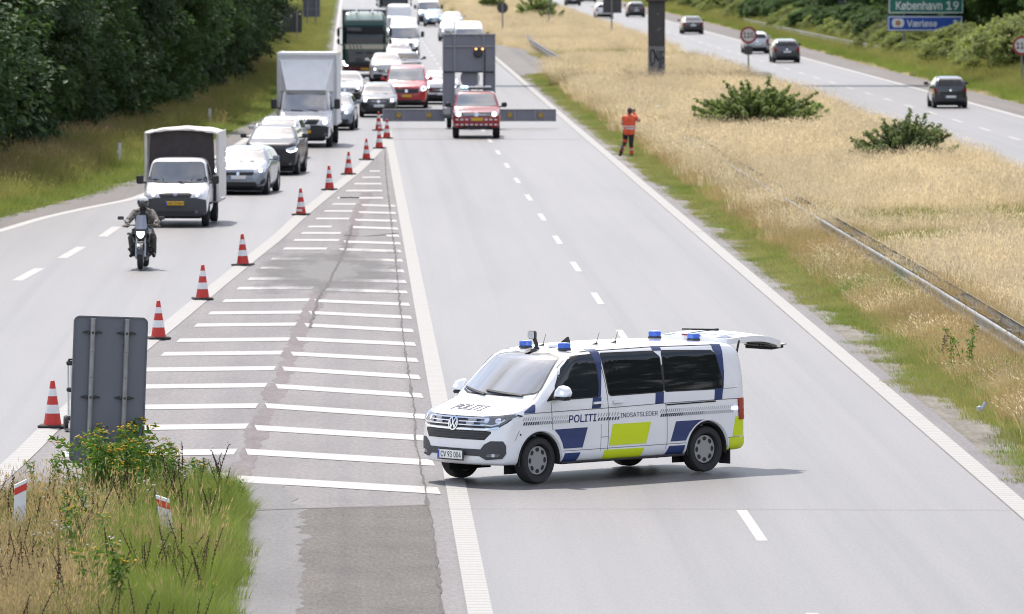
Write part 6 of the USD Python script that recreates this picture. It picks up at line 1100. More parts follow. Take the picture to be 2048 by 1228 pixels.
def worker():
    """Person in an orange jacket seen from behind, walking on the verge, both hands raised to the face."""
    b = ground(1251, 312); T = thing("person", "person in orange jacket and black trousers walking on the grass verge, seen from behind", "person", (b[0] + .12, b[1] + .1, -.03), -12)
    P = lambda *q: np.array(q, float)                     # x right, y away from the camera, z up
    hipL, hipR, knL, knR, anL, anR, toL, toR = P(-.10, 0, .93), P(.10, .02, .93), P(-.17, .16, .52), P(.09, -.02, .50), P(-.26, -.14, .15), P(.10, .05, .09), P(-.33, -.02, .05), P(.10, .24, .05)
    pel, bel, che, nek, hed = P(0, 0, .97), P(.02, .01, 1.12), P(.03, .02, 1.34), P(.03, .04, 1.50), P(.03, .07, 1.65)
    shL, shR, elL, elR, wrL, wrR = P(-.17, .02, 1.42), P(.22, .02, 1.42), P(-.23, .17, 1.20), P(.33, .20, 1.32), P(-.08, .34, 1.48), P(.12, .34, 1.58)
    legs = lambda k: [(hipL, .098 * k, knL, .064 * k), (knL, .062 * k, anL, .043 * k), (hipR, .098 * k, knR, .064 * k), (knR, .062 * k, anR, .043 * k)]
    arms = lambda k: [(shL, .058 * k, elL, .045 * k), (elL, .044 * k, wrL, .031 * k), (shR, .058 * k, elR, .045 * k), (elR, .044 * k, wrR, .031 * k)]
    torso = lambda k: [(P(-.07, 0, .97), .115 * k, P(-.06, .01, 1.12), .105 * k), (P(.07, 0, .97), .115 * k, P(.09, .01, 1.12), .105 * k), (P(-.06, .01, 1.12), .105 * k, P(-.08, .02, 1.34), .105 * k), (P(.09, .01, 1.12), .105 * k, P(.12, .02, 1.34), .105 * k), (shL, .06 * k, shR, .06 * k), (P(-.08, .02, 1.34), .10 * k, P(.12, .02, 1.34), .10 * k)]
    head = [(che, .06, nek, .056), (nek, .052, hed - P(0, .01, .05), .062), (hed - P(0, .0, .03), .080, hed + P(0, -.01, .04), .086), (hed + P(0, .06, -.08), .045, hed + P(0, .05, -.02), .06), (hed + P(0, .088, -.02), .014, hed + P(0, .08, .015), .01), (hed + P(-.083, 0, -.03), .016, hed + P(-.083, 0, .01), .018), (hed + P(.083, 0, -.03), .016, hed + P(.083, 0, .01), .018)]
    put(T, "body", chain(legs(.9) + arms(.9) + torso(.9) + head + hand(wrL, (1, .1, 0), (.35, .15, .9), (0, -.2, 1), 1.0) + hand(wrR, (-1, .1, 0), (-.3, .1, .9), (0, -.2, 1), 1.0), .014), SKIN, True)
    ORG_J = look("hivis_orange", (0.72, 0.10, 0.035), .65, vary=.12, vscale=7); REFL = look("reflective_grey", (.55, .50, .47), .35); TR = look("work_trousers", (0.012, 0.013, 0.018), .8); TRO = look("trouser_orange", (0.55, 0.09, 0.04), .7)
    jk = [(P(-.08, 0, .90), .135, P(-.06, .01, 1.12), .132), (P(.09, 0, .88), .135, P(.10, .01, 1.12), .132), (P(-.06, .01, 1.12), .132, P(-.09, .02, 1.34), .128), (P(.10, .01, 1.12), .132, P(.13, .02, 1.34), .128), (P(-.08, .02, 1.36), .12, P(.13, .02, 1.36), .12), (shL, .082, shR, .082), (nek - P(0, 0, .03), .075, nek + P(0, 0, .01), .065)] + [(shL, .085, elL, .066), (elL, .065, wrL, .048), (shR, .085, elR, .066), (elR, .065, wrR, .048)]
    J = chain(jk, .02); put(T, "jacket", J, ORG_J, True)
    put(T, "trousers", chain([(P(-.07, 0, .96), .125, hipL, .118), (P(.07, 0, .96), .125, hipR, .118), (hipL, .118, knL, .083), (knL, .081, anL + P(0, 0, .03), .066), (hipR, .118, knR, .083), (knR, .081, anR + P(0, 0, .03), .066)], .02), TR, True)
    def band(name, a, b, t0, t1, r, mat): a, b = np.asarray(a), np.asarray(b); put(T, name, rod(a + (b - a) * t0, a + (b - a) * t1, r, n=20), mat, 40)
    for kn, an in ((knL, anL), (knR, anR)): band("trouser_band", kn, an, .35, .95, .077, TRO); band("reflective_band", kn, an, .5, .62, .079, REFL)
    band("trouser_band", hipL, knL, .62, .98, .094, TRO); band("reflective_band", elL, shL, .28, .50, .085, REFL); band("reflective_band", elR, shR, .28, .50, .085, REFL)
    for z in (1.10, 1.02):
        ring = lathe([(1, -.025), (1.0, .025), (.96, .025)], 28); v = ring.vertices * [.262, .146, 1]; ring.vertices = v + [.02, .01, z]; put(T, "reflective_band", ring, REFL, 40)
    put(T, "hair", chain([(hed + P(0, -.02, .0), .088, hed + P(0, -.025, .045), .088), (hed + P(0, -.04, -.04), .07, hed + P(0, -.03, 0), .085)], .02), look("hair_brown", (.05, .035, .03), .7), True); put(T, "cap_top", ball(hed + P(0, -.01, .085), .062, 2, (1, 1, .55)), look("cap_pale", (.55, .48, .40), .7), True)
    for an, to in ((anL, toL), (anR, toR)): put(T, "boot", chain([(an + P(0, 0, .04), .058, an + P(0, -.01, -.05), .055), (an + P(0, -.02, -.05), .05, to, .042)], .02), look("boot_black", (.015, .014, .014), .6), True)
    ph = thing("handheld_camera", "small dark camera held up at the orange jacketed person's face", "camera", (b[0] + .12, b[1] + .1, -.03), -12); put(ph, "body", cbox((.10, .36, 1.67), (.16, .07, .10), .02), BLACK); put(ph, "lens", lathe([(0, 0), (.04, 0), (.04, .08), (0, .08)], 16, "y").apply_translation([.10, .48, 1.67]), GREYPL)
worker()

def motorcycle():
    b = at(281, 540); hd = -92.6; hx = math.radians(hd); c = np.array([b[0], b[1]]) - .72 * np.array([math.cos(hx), math.sin(hx)])
    T = thing("motorcycle", "black motorcycle with lit headlamp and small tinted screen riding in the left lane", "motorcycle", (c[0], c[1], .004), hd)
    def wheel(x, w, nm):
        wh = xform(T, "wheel", (x, 0, .31)); h = w / 2
        put(wh, "tyre", lathe([(.215, -h * .8), (.26, -h), (.295, -h * .72), (.31, 0), (.295, h * .72), (.26, h), (.215, h * .8), (.20, 0), (.215, -h * .8)], 40, "y"), RUBBER, 50); sp = [rod((0, o, 0), (.21 * math.cos(a), o * .3, .21 * math.sin(a)), .014) for a in np.arange(5) * 1.2566 for o in (-.02, .02)]
        put(wh, "rim", cat(lathe([(.20, -h * .6), (.222, -h * .7), (.222, h * .7), (.20, h * .6), (.20, -h * .6)], 36, "y"), rod((0, -.06, 0), (0, .06, 0), .03), *sp), RIM_DARK, 40); put(wh, "brake_disc", cat(lathe([(.09, .07), (.145, .07), (.145, .075), (.09, .075)], 30, "y"), lathe([(.09, -.07), (.145, -.07), (.145, -.075), (.09, -.075)], 30, "y")), STEEL, 40)
    wheel(.72, .13, "front"); wheel(-.70, .18, "rear")
    MB = look("moto_black", (.014, .014, .015), .3, coat=.8); DKM = look("moto_dark_metal", (.04, .04, .043), .45, metal=.5); ALUM = look("moto_alloy", (.4, .41, .42), .35, metal=.8)
    for s in (1, -1):
        put(T, "fork_tube", cat(rod((.72, s * .10, .31), (.62, s * .10, .62), .030), rod((.62, s * .10, .62), (.46, s * .10, 1.0), .022)), ALUM, 40); put(T, "brake_caliper", cbox((.64, s * .085, .36), (.08, .04, .11), .015), DKM)
        put(T, "indicator", cat(rod((.56, s * .10, .86), (.58, s * .25, .86), .012), cbox((.59, s * .29, .86), (.06, .09, .05), .02)), MB); put(T, "mirror", cat(rod((.42, s * .30, 1.06), (.45, s * .44, 1.20), .009), cbox((.45, s * .49, 1.23), (.04, .15, .085), .03)), MB, 40)
        put(T, "handlebar", path_tube([(.42, s * .05, 1.02), (.42, s * .18, 1.06), (.34, s * .40, 1.05)], .014), DKM); put(T, "grip", rod((.37, s * .30, 1.053), (.335, s * .42, 1.05), .02), BLACK); put(T, "hand_guard", path_tube([(.36, s * .45, 1.04), (.44, s * .42, 1.02), (.47, s * .28, 1.04)], .018), BLACK)
        put(T, "side_fairing", hull([(.50, s * .16, .98), (.56, s * .20, .80), (.30, s * .24, .96), (.10, s * .22, .86), (.34, s * .20, .62), (.46, s * .12, .62), (.30, s * .10, .9)]), MB); put(T, "foot_peg", rod((-.08, s * .16, .36), (-.08, s * .30, .37), .016), DKM); put(T, "engine_guard", path_tube([(.30, s * .16, .62), (.34, s * .32, .48), (.20, s * .18, .30)], .016), DKM)
        put(T, "radiator_cover", hull([(.42, s * .10, .72), (.42, s * .19, .70), (.36, s * .18, .44), (.36, s * .10, .42), (.30, s * .14, .58)]), DKM)
    put(T, "front_fender", cat(*[cbox((.72 + .335 * math.cos(a), 0, .31 + .335 * math.sin(a)), (.10, .15, .012), .005, ry=-math.degrees(a) + 90) for a in np.linspace(.35, 2.5, 14)]), MB, 40); put(T, "fork_brace", cbox((.60, 0, .665), (.05, .22, .035), .012), ALUM)
    put(T, "headlamp_cowl", hull([(.60, .15, .92), (.60, -.15, .92), (.66, .12, .82), (.66, -.12, .82), (.62, 0, .70), (.50, .19, .92), (.50, -.19, .92), (.48, .16, .72), (.48, -.16, .72), (.56, .15, 1.0), (.56, -.15, 1.0)]), MB); lamp = hull([(.672, .088, .915), (.672, -.088, .915), (.672, 0, .905), (.682, .098, .86), (.682, -.098, .86), (.674, .05, .775), (.674, -.05, .775), (.668, 0, .745), (.60, .06, .85), (.60, -.06, .85)]); put(T, "headlamp", lamp, LIT)
    scr = [(.60 - .12 * t, y * (1 - .25 * t) , .97 + .33 * t + .0 * y) for t in np.linspace(0, 1, 5) for y in (-.15, -.08, 0, .08, .15)]; sv = np.array(scr); sv[:, 0] -= 1.6 * sv[:, 1] ** 2; sf_ = [[a * 5 + k, a * 5 + k + 1, a * 5 + k + 6, a * 5 + k + 5] for a in range(4) for k in range(4)]; n0 = len(sv); sv2 = np.vstack([sv, sv - [.006, 0, 0]]); put(T, "windscreen", (sv2, sf_ + [[q + n0 for q in reversed(z)] for z in sf_]), look("smoked_screen", (.20, .21, .25), .1, coat=1, alpha=1), 50)
    put(T, "fuel_tank", chain([((.28, 0, .94), .15, (.02, 0, .92), .13), ((.28, .09, .92), .10, (.0, .06, .88), .09), ((.28, -.09, .92), .10, (.0, -.06, .88), .09)], .03), MB, True); put(T, "seat", hull([(-.02, .11, .84), (-.02, -.11, .84), (-.40, .16, .82), (-.40, -.16, .82), (-.80, .10, .93), (-.80, -.10, .93), (-.80, 0, .86), (-.1, 0, .76)]), BLACK)
    put(T, "engine", cat(cbox((.16, 0, .52), (.46, .34, .34), .05), cbox((.22, 0, .72), (.26, .28, .18), .04), rod((.10, -.22, .46), (.10, .22, .46), .09)), DKM); put(T, "frame", cat(rod((.40, 0, .95), (-.35, .12, .62), .03), rod((.40, 0, .95), (-.35, -.12, .62), .03), rod((-.20, .0, .45), (-.70, .10, .31), .035), rod((-.20, 0, .45), (-.70, -.10, .31), .035)), DKM)
    put(T, "exhaust", cat(path_tube([(.36, -.08, .52), (.34, -.12, .30), (-.10, -.16, .24), (-.35, -.20, .34)], .028), rod((-.35, -.20, .34), (-.80, -.24, .52), .055, .06)), ALUM, 40); put(T, "belly_pan", hull([(.36, .12, .36), (.36, -.12, .36), (-.1, .14, .30), (-.1, -.14, .30), (.3, .08, .2), (.3, -.08, .2), (-.1, .1, .19), (-.1, -.1, .19)]), BLACK)
    put(T, "tail", hull([(-.55, .10, .88), (-.55, -.10, .88), (-.98, .05, .96), (-.98, -.05, .96), (-.9, 0, .86), (-.5, 0, .78)]), MB); put(T, "instrument", cbox((.44, 0, 1.08), (.05, .20, .11), .03), BLACK)
    # the rider
    R = thing("person", "rider in camouflage jacket and light helmet sitting on the motorcycle", "person", (c[0], c[1], .004), hd); P = lambda *q: np.array(q, float)
    def side(s): return dict(sh=P(-.22, s * .20, 1.33), el=P(.06, s * .36, 1.12), wr=P(.30, s * .345, 1.09), hip=P(-.34, s * .11, .92), kn=P(.12, s * .26, .74), an=P(-.14, s * .25, .36), to=P(.10, s * .28, .34))
    A, Bs = side(1), side(-1); nek, hed = P(-.19, 0, 1.43), P(-.14, 0, 1.57)
    bones = []
    for q, s in ((A, 1), (Bs, -1)): bones += [(q["sh"], .055, q["el"], .042), (q["el"], .042, q["wr"], .03), (q["hip"], .10, q["kn"], .062), (q["kn"], .06, q["an"], .04), (q["an"], .04, q["to"], .03)] + hand(q["wr"], (0, 0, -1), (1, s * .15, -.3), (0, -s, .2), 1.1)
    bones += [(P(-.36, 0, .94), .14, P(-.30, 0, 1.16), .13), (P(-.30, 0, 1.16), .13, P(-.23, 0, 1.33), .12), (A["sh"], .06, Bs["sh"], .06), (P(-.22, 0, 1.36), .07, nek, .055), (nek, .05, hed - P(0, 0, .05), .06), (hed - P(0, 0, .02), .085, hed + P(.0, 0, .03), .09), (hed + P(.09, 0, -.04), .014, hed + P(.08, 0, 0), .011)]
    put(R, "body", chain(bones, .016), SKIN, True)
    camo = usdkit.material(stage, L("camouflage"), {"tc": ("texture_coordinate", {}), "n": ("noise_texture", {"scale": 9.0, "detail": 2.0, "roughness": .6, "distortion": .6}), "r": ("rgb_ramp", {"ramp": [(0, (.03, .027, .025)), (.44, (.05, .045, .04)), (.46, (.20, .18, .155)), (.55, (.22, .20, .18)), (.57, (.10, .085, .075)), (1, (.12, .10, .09))]}), "p": ("principled_bsdf", {"roughness": .85})}, [("tc.object", "n.vector"), ("n.fac", "r.fac"), ("r.color", "p.base_color")], surface="p.BSDF")
    put(R, "jacket", chain([(P(-.36, .05, .92), .16, P(-.30, .05, 1.16), .155), (P(-.36, -.05, .92), .16, P(-.30, -.05, 1.16), .155), (P(-.30, .06, 1.16), .155, P(-.23, .07, 1.32), .135), (P(-.30, -.06, 1.16), .155, P(-.23, -.07, 1.32), .135), (A["sh"], .088, Bs["sh"], .088)] + [z for q in (A, Bs) for z in ((q["sh"], .09, q["el"], .075), (q["el"], .072, q["wr"], .055))], .024), camo, True)
    put(R, "vest_front", chain([(P(-.20, .03, 1.36), .10, P(-.14, .02, 1.10), .11), (P(-.20, -.03, 1.36), .10, P(-.14, -.02, 1.10), .11)], .03), look("vest_black", (.012, .012, .013), .8), True)
    put(R, "trousers", chain([z for q in (A, Bs) for z in ((P(-.36, 0, .93), .14, q["hip"], .125), (q["hip"], .125, q["kn"], .09), (q["kn"], .088, q["an"], .068))], .024), look("trousers_greygreen", (.09, .092, .085), .85, vary=.3, vscale=8), True)
    for q in (A, Bs): put(R, "boot", chain([(q["an"] + P(0, 0, .06), .062, q["an"] - P(0, 0, .02), .058), (q["an"] - P(.02, 0, .03), .05, q["to"] + P(.04, 0, -.03), .042)], .024), look("boots_black", (.014, .013, .013), .6), True); put(R, "glove", chain(hand(q["wr"], (0, 0, -1), (1, .0, -.3), (0, -np.sign(q["wr"][1]), .2), 1.1, .012), .018, 4), look("glove_black", (.016, .015, .015), .7), True)
    hm = ball(hed + P(.01, 0, .015), .145, 3, (1.08, .93, 1.02)); v = hm.vertices - hed; lowf = (v[:, 2] < -.06) & (v[:, 0] > .02); v[lowf, 0] *= 1.08; hm.vertices = v + hed; put(R, "helmet", hm, look("helmet_pale", (.58, .57, .56), .25, coat=.8), True)
    vz = hm.copy(); v = vz.vertices - hed; f = vz.faces; keep = [(v[t].mean(0)[0] > .02 and -.055 < v[t].mean(0)[2] < .06) for t in f]; vm = trimesh.Trimesh(v * 1.02 + hed, f[keep], process=False); vm.remove_unreferenced_vertices(); put(R, "visor", vm, look("visor_dark", (.012, .013, .016), .05, coat=1, spec=1), True)
    keep = [(v[t].mean(0)[0] > -.02 and v[t].mean(0)[2] <= -.055) for t in f]; vm = trimesh.Trimesh(v * 1.025 + hed, f[keep], process=False); vm.remove_unreferenced_vertices(); put(R, "chin_guard", vm, look("helmet_chin", (.05, .048, .047), .4), True)
motorcycle()
# ------------------------------------------------------------------ grass, weeds, shrubs, trees
def blades(n, spread, h0, h1, w, lean=.25, seed=0, head=0.0, segs=2, round_=True, base_taper=1.0):
    """A tuft: n bent, tapering blades (strips of segs quads and a tip); head > 0 adds a seed head of that length to each."""
    r = np.random.default_rng(seed); a = r.uniform(0, 2 * np.pi, n); rr = spread * np.sqrt(r.random(n)); x, y = rr * np.cos(a), rr * np.sin(a)
    H = r.uniform(h0, h1, n) * (1 - .25 * (rr / max(spread, 1e-6)) ** 2); d = a + r.normal(0, 1.0, n); ln = np.abs(r.normal(lean, lean * .6, n)) * H; fa = r.uniform(0, np.pi, n); V, F = [], []
    k = 0; ts = np.linspace(0, 1, segs + 2)
    for i in range(n):
        u = np.array([math.cos(fa[i]), math.sin(fa[i]), 0]) * w * .5 * r.uniform(.7, 1.3); pts = [np.array([x[i] + math.cos(d[i]) * ln[i] * t ** 1.8, y[i] + math.sin(d[i]) * ln[i] * t ** 1.8, H[i] * t * (1 - .12 * t * min(1, ln[i] / H[i] * 2))]) for t in ts]
        for t, p in zip(ts[:-1], pts[:-1]): q = u * (1 - t * .75) * base_taper; V += [p - q, p + q]
        V.append(pts[-1])
        for s in range(segs): F += [[k + 2 * s, k + 2 * s + 1, k + 2 * s + 3], [k + 2 * s, k + 2 * s + 3, k + 2 * s + 2]]
        F.append([k + 2 * segs, k + 2 * segs + 1, k + 2 * segs + 2]); k += 2 * segs + 3
        if head:
            p, g = pts[-1], pts[-1] - pts[-2]; g /= np.linalg.norm(g); e = np.cross(g, [0.3, .8, .1]); e /= np.linalg.norm(e); hl, hw = head * r.uniform(.5, 1.0), head * .075
            V += [p - g * hl * .3, p + e * hw + g * hl * .2, p + g * hl, p - e * hw + g * hl * .2]; F += [[k, k + 1, k + 2], [k, k + 2, k + 3]]; k += 4
    return np.array(V), np.array(F)
def leaves(P, N, size, rnd_=.5, aspect=1.7, seed=0):
    """One folded leaf (4 triangles' worth in two quads cut to a kite) at each point, facing near N."""
    r = np.random.default_rng(seed); n = len(P); N = N + r.normal(0, rnd_, (n, 3)); N /= np.linalg.norm(N, axis=1, keepdims=True)
    U = np.cross(N, r.normal(0, 1, (n, 3))); U /= np.linalg.norm(U, axis=1, keepdims=True) + 1e-9; Vv = np.cross(N, U); s = size * r.uniform(.65, 1.3, n)[:, None]
    v = np.stack([P - U * s * aspect * .5, P + Vv * s * .42 + N * s * .10, P + U * s * aspect * .5, P - Vv * s * .42 + N * s * .10], 1).reshape(-1, 3); i = np.arange(n)[:, None] * 4
    return v, np.vstack([i + [0, 1, 2], i + [0, 2, 3]])
def sprays(centres, outs, radius, per, size, seed, flat=.35, droop=.15):
    """Leaves gathered on flattish sprays, each spray tilted outwards, as on the outer twigs of a broadleaf tree."""
    r = np.random.default_rng(seed); n = len(centres); a = r.uniform(0, 2 * np.pi, (n, per)); q = np.sqrt(r.random((n, per))) * radius * r.uniform(.6, 1.25, (n, 1))
    up = np.array([0, 0, 1.0]) + outs * .55 + r.normal(0, .25, (n, 3)); up /= np.linalg.norm(up, axis=1, keepdims=True); U = np.cross(up, r.normal(0, 1, (n, 3))); U /= np.linalg.norm(U, axis=1, keepdims=True); Vv = np.cross(up, U)
    P = centres[:, None] + U[:, None] * (q * np.cos(a))[..., None] + Vv[:, None] * (q * np.sin(a))[..., None] + up[:, None] * (r.normal(0, flat * radius * .5, (n, per)) - droop * q ** 2 / radius)[..., None]
    return leaves(P.reshape(-1, 3), np.repeat(up, per, 0), size, .45, seed=seed + 1)

def instancer(name, protos, pos, idx, yaw, scale, kind="stuff", tilt=None, **tags):
    """A PointInstancer with the given (mesh, material) prototypes."""
    path = numbered(W, name); pi = UsdGeom.PointInstancer.Define(stage, path); tgt = []
    for k, (m, mat) in enumerate(protos): tgt.append(Sdf.Path(put(path, "tuft", m, mat)))
    pi.CreatePrototypesRel().SetTargets(tgt); n = len(pos); yaw = np.asarray(yaw)
    pi.CreatePositionsAttr(Vt.Vec3fArray.FromNumpy(np.asarray(pos, np.float32))); pi.CreateProtoIndicesAttr(Vt.IntArray.FromNumpy(np.asarray(idx, np.int32)))
    sc = np.asarray(scale, float); sc = np.repeat(sc[:, None], 3, 1) if sc.ndim == 1 else sc; pi.CreateScalesAttr(Vt.Vec3fArray.FromNumpy(sc.astype(np.float32)))
    pi.CreateOrientationsAttr(Vt.QuathArray([Gf.Quath(float(math.cos(t / 2)), 0.0, 0.0, float(math.sin(t / 2))) for t in yaw])); tag(path, kind=kind, **tags); return path
def pts_in(poly, density, seed, weight=None):
    """Random points in a plan polygon; density(x, y) per square metre, at most the given maximum."""
    r = np.random.default_rng(seed); x0, y0, x1, y1 = poly.bounds; mx, fn = density; n = int((x1 - x0) * (y1 - y0) * mx); x, y = r.uniform(x0, x1, n), r.uniform(y0, y1, n)
    k = r.random(n) * mx < fn(x, y); x, y = x[k], y[k]; k = shapely.contains_xy(poly, x, y); return np.c_[x[k], y[k]]
def fb(x, y, s, seed, o=3): return meshkit.fbm(np.c_[np.asarray(x) * s, np.asarray(y) * s * .6, np.full(len(x), seed * 3.1)], o, seed)

WARM = [(0.25, (.80, .78, .74)), (0.5, (1, 1, 1)), (0.75, (1.10, 1.06, .98))]
M_DRY = leaf_look("dry_grass", [(0, (.54, .455, .36)), (.3, (.68, .585, .48)), (.6, (.76, .67, .57)), (.85, (.62, .525, .42)), (1, (.52, .47, .32))], .58, WARM, .18, tcol=1.12)
M_GREEN = leaf_look("green_grass", [(0, (0.160, 0.210, 0.050)), (.35, (0.215, 0.265, 0.065)), (.65, (0.270, 0.300, 0.085)), (.9, (0.340, 0.330, 0.120)), (1, (0.460, 0.390, 0.200))], 0.45, WARM, .25)
M_OLIVE = leaf_look("olive_grass", [(0, (0.221, 0.231, 0.079)), (.4, (0.315, 0.299, 0.116)), (.7, (0.410, 0.362, 0.168)), (1, (0.546, 0.452, 0.263))], 0.45, WARM, .3)
M_BROWN = leaf_look("brown_grass", [(0, (0.345, 0.259, 0.149)), (.5, (0.483, 0.356, 0.218)), (1, (0.621, 0.494, 0.310))], 0.45, WARM, .3)
M_STALK = leaf_look("dark_stalks", [(0, (0.068, 0.033, 0.021)), (.5, (0.128, 0.063, 0.039)), (1, (0.195, 0.112, 0.068))], .15)
M_WEED = leaf_look("weed_leaves", [(0, (0.091, 0.174, 0.029)), (.5, (0.154, 0.254, 0.044)), (1, (0.245, 0.337, 0.072))], .35, WARM, .5)
M_DRYN = leaf_look("nose_dry_grass", [(0, (.31, .245, .145)), (.3, (.43, .34, .21)), (.6, (.52, .42, .275)), (.85, (.39, .30, .18)), (1, (.33, .30, .14))], .4, WARM, .3)
M_OLIVEN = leaf_look("nose_olive_grass", [(0, (.16, .175, .055)), (.4, (.22, .22, .08)), (.7, (.29, .265, .12)), (1, (.38, .32, .17))], .4, WARM, .3)
M_YELLOW = leaf_look("yellow_flowers", [(0, (.55, .36, .01)), (.5, (.66, .50, .02)), (1, (.55, .52, .06))], .3)
M_PALE = leaf_look("pale_flowers", [(0, (.55, .55, .5)), (1, (.68, .68, .62))], .3)
RNG = np.random.default_rng(77)
def rest(p, z=-.05): return np.c_[p, np.full(len(p), z)]

# --- the dry median
edge_l = [(9.95, 60), (9.95, 398), (10.3, 404), (12.5, 417), (12.6, 455), (12.5, 492), (10.6, 518), (9.9, 521), (9.9, 880)]
median = Polygon(edge_l + [(22.4, 880), (22.4, 60)])
dry1 = [(blades(130, .55, .45, .95, .011, .28, 1, head=.09, segs=1), M_DRY), (blades(130, .55, .4, .8, .011, .35, 2, head=.07, segs=1), M_DRY), (blades(120, .55, .5, 1.0, .011, .22, 3, head=.11, segs=1), M_DRY), (blades(120, .5, .3, .65, .012, .3, 4, segs=1), M_OLIVE)]
def med_density(x, y): return np.clip(2.9 * (130 / np.maximum(y, 100)) ** .8, .65, 2.9) * np.clip((x - 11.2) / 1.3, .0, 1) * np.where(y < 110, .6, 1)
p = pts_in(Polygon([(11, 100), (22.4, 100), (22.4, 880), (9.9, 880), (9.9, 520), (12.6, 500), (12.6, 417), (11, 404)]), (3.4, med_density), 11)
olive = fb(p[:, 0], p[:, 1], .12, 4); green_zone = ((p[:, 1] < 150) & (p[:, 0] < 15.2 - (p[:, 1] - 118) * .05) & (p[:, 0] > 12.4)) | ((p[:, 1] > 436) & (p[:, 1] < 480))
idx = np.where((olive > .62) | (green_zone & (RNG.random(len(p)) < .75)), 3, RNG.integers(0, 3, len(p))); hs = RNG.uniform(.75, 1.2, len(p)) * (.72 + .5 * fb(p[:, 0], p[:, 1], .2, 9)); hs *= np.where(green_zone, .75, 1) * np.clip((22.6 - p[:, 0]) / 1.2, .45, 1); hs *= np.where((p[:, 1] < 178) & (p[:, 0] > 11.3) & (p[:, 0] < 12.75), .55, 1); hs = np.where((p[:, 1] > 188) & (p[:, 1] < 415) & (p[:, 0] > 11.3) & (p[:, 0] < 12.5), np.maximum(hs, 1.0), hs)
sc = np.c_[1.15 + .0 * hs + .35 * (p[:, 1] > 250), 1.15 + .0 * hs + .35 * (p[:, 1] > 250), hs * np.where(p[:, 1] > 330, 1.05, 1)]
instancer("dry_grass", dry1, rest(p), idx, RNG.uniform(0, 6.28, len(p)), sc, label="tall pale dry grass filling the median between the carriageways", category="grass")

# --- the short green verge between the road and the guardrail
grn = [(blades(150, .42, .10, .30, .009, .4, 21, segs=1), M_GREEN), (blades(130, .42, .12, .36, .009, .45, 22, segs=1), M_OLIVE), (blades(90, .40, .25, .60, .009, .3, 23, head=.06, segs=1), M_BROWN), (blades(120, .40, .2, .5, .010, .35, 24, segs=1), M_GREEN)]
def verge_density(x, y):
    e = 9.86 + .9 * np.clip(fb(0 * x, y, .16, 3) - .36, 0, 1) * 2.2 * (y < 215) + .12 * np.sin(y * .9); far = np.clip(150 / np.maximum(y, 90), .35, 1)
    return 8.0 * far * np.where(x < e, np.where(fb(x, y, .9, 13) > .66, .25, 0), np.clip((x - e) / .25, .4, 1))
p = pts_in(Polygon([(9.8, 84), (13.2, 84), (12.7, 400), (10.0, 404)]), (8.0, verge_density), 12)
t = (p[:, 0] - 9.9) / 2.4; u = fb(p[:, 0], p[:, 1], .25, 6) + RNG.normal(0, .10, len(p)); idx = np.where(t < .45, np.where(u > .46, 1, 0), np.where(u > .66, 3, np.where(u > .47, 2, 1)))
hs = RNG.uniform(.7, 1.25, len(p)) * np.clip(.45 + .75 * t, .35, 1.35); instancer("verge_grass", grn, rest(p, -.04), idx, RNG.uniform(0, 6.28, len(p)), np.c_[0 * hs + 1.05, 0 * hs + 1.05, hs], label="short green and olive grass along the right road edge", category="grass")

# --- the grass nose in the foreground
nose = Polygon(pl([(470, 990), (445, 984), (400, 990), (300, 1000), (180, 1012), (60, 1030), (-120, 1060)]) + [(-7.5, 84.0), (-7.5, 76), (-1.45, 76)] + pl([(446, 1228), (456, 1180), (478, 1130), (470, 1085), (464, 1050), (478, 1020)]))
put(verge, "nose_soil", sheet(nose.buffer(-.05), .0), ground_mat)
gA = [(blades(190, .30, .32, .72, .0065, .32, 31), M_GREEN), (blades(150, .30, .25, .65, .0065, .3, 32, head=.05), M_OLIVEN), (blades(140, .30, .30, .66, .0055, .3, 33, head=.07), M_DRYN), (blades(170, .32, .28, .60, .007, .4, 34), M_GREEN), (blades(60, .30, .4, .9, .005, .25, 35, head=.09), M_BROWN)]
p = pts_in(nose, (17.0, lambda x, y: 17.0 + 0 * x), 13); px_ = 700 + p[:, 0] * FPX / p[:, 1]; py_ = 112572 / p[:, 1] - 130
dry = np.clip((250 - px_) / 330, 0, 1) * np.clip((py_ - 1000) / 150, 0.2, 1.1) + .55 * (fb(p[:, 0], p[:, 1], .9, 15) - .5) * 2 + RNG.normal(0, .10, len(p)); edge = np.array([nose.exterior.distance(Point(q)) for q in p])
idx = np.where(dry > .52, 2, np.where(dry > .33, 1, np.where(dry > .22, 4, np.where(RNG.random(len(p)) < .35, 3, 0)))); hs = RNG.uniform(.75, 1.2, len(p)) * np.clip(.45 + edge / .55, .45, 1) * (.8 + .4 * fb(p[:, 0], p[:, 1], .7, 16)); back = np.clip((p[:, 1] - 96) / 5, 0, 1); hs *= 1 - .15 * back; hs *= np.where((np.abs(p[:, 0] + 2.35) < .55) & (p[:, 1] > 85.6) & (p[:, 1] < 88.4), 1.4, 1)
instancer("nose_grass", gA, rest(p, -.02), idx, RNG.uniform(0, 6.28, len(p)), np.c_[0 * hs + 1, 0 * hs + 1, hs], label="tall mixed green and dry grass of the nose between slip road and carriageway", category="grass")
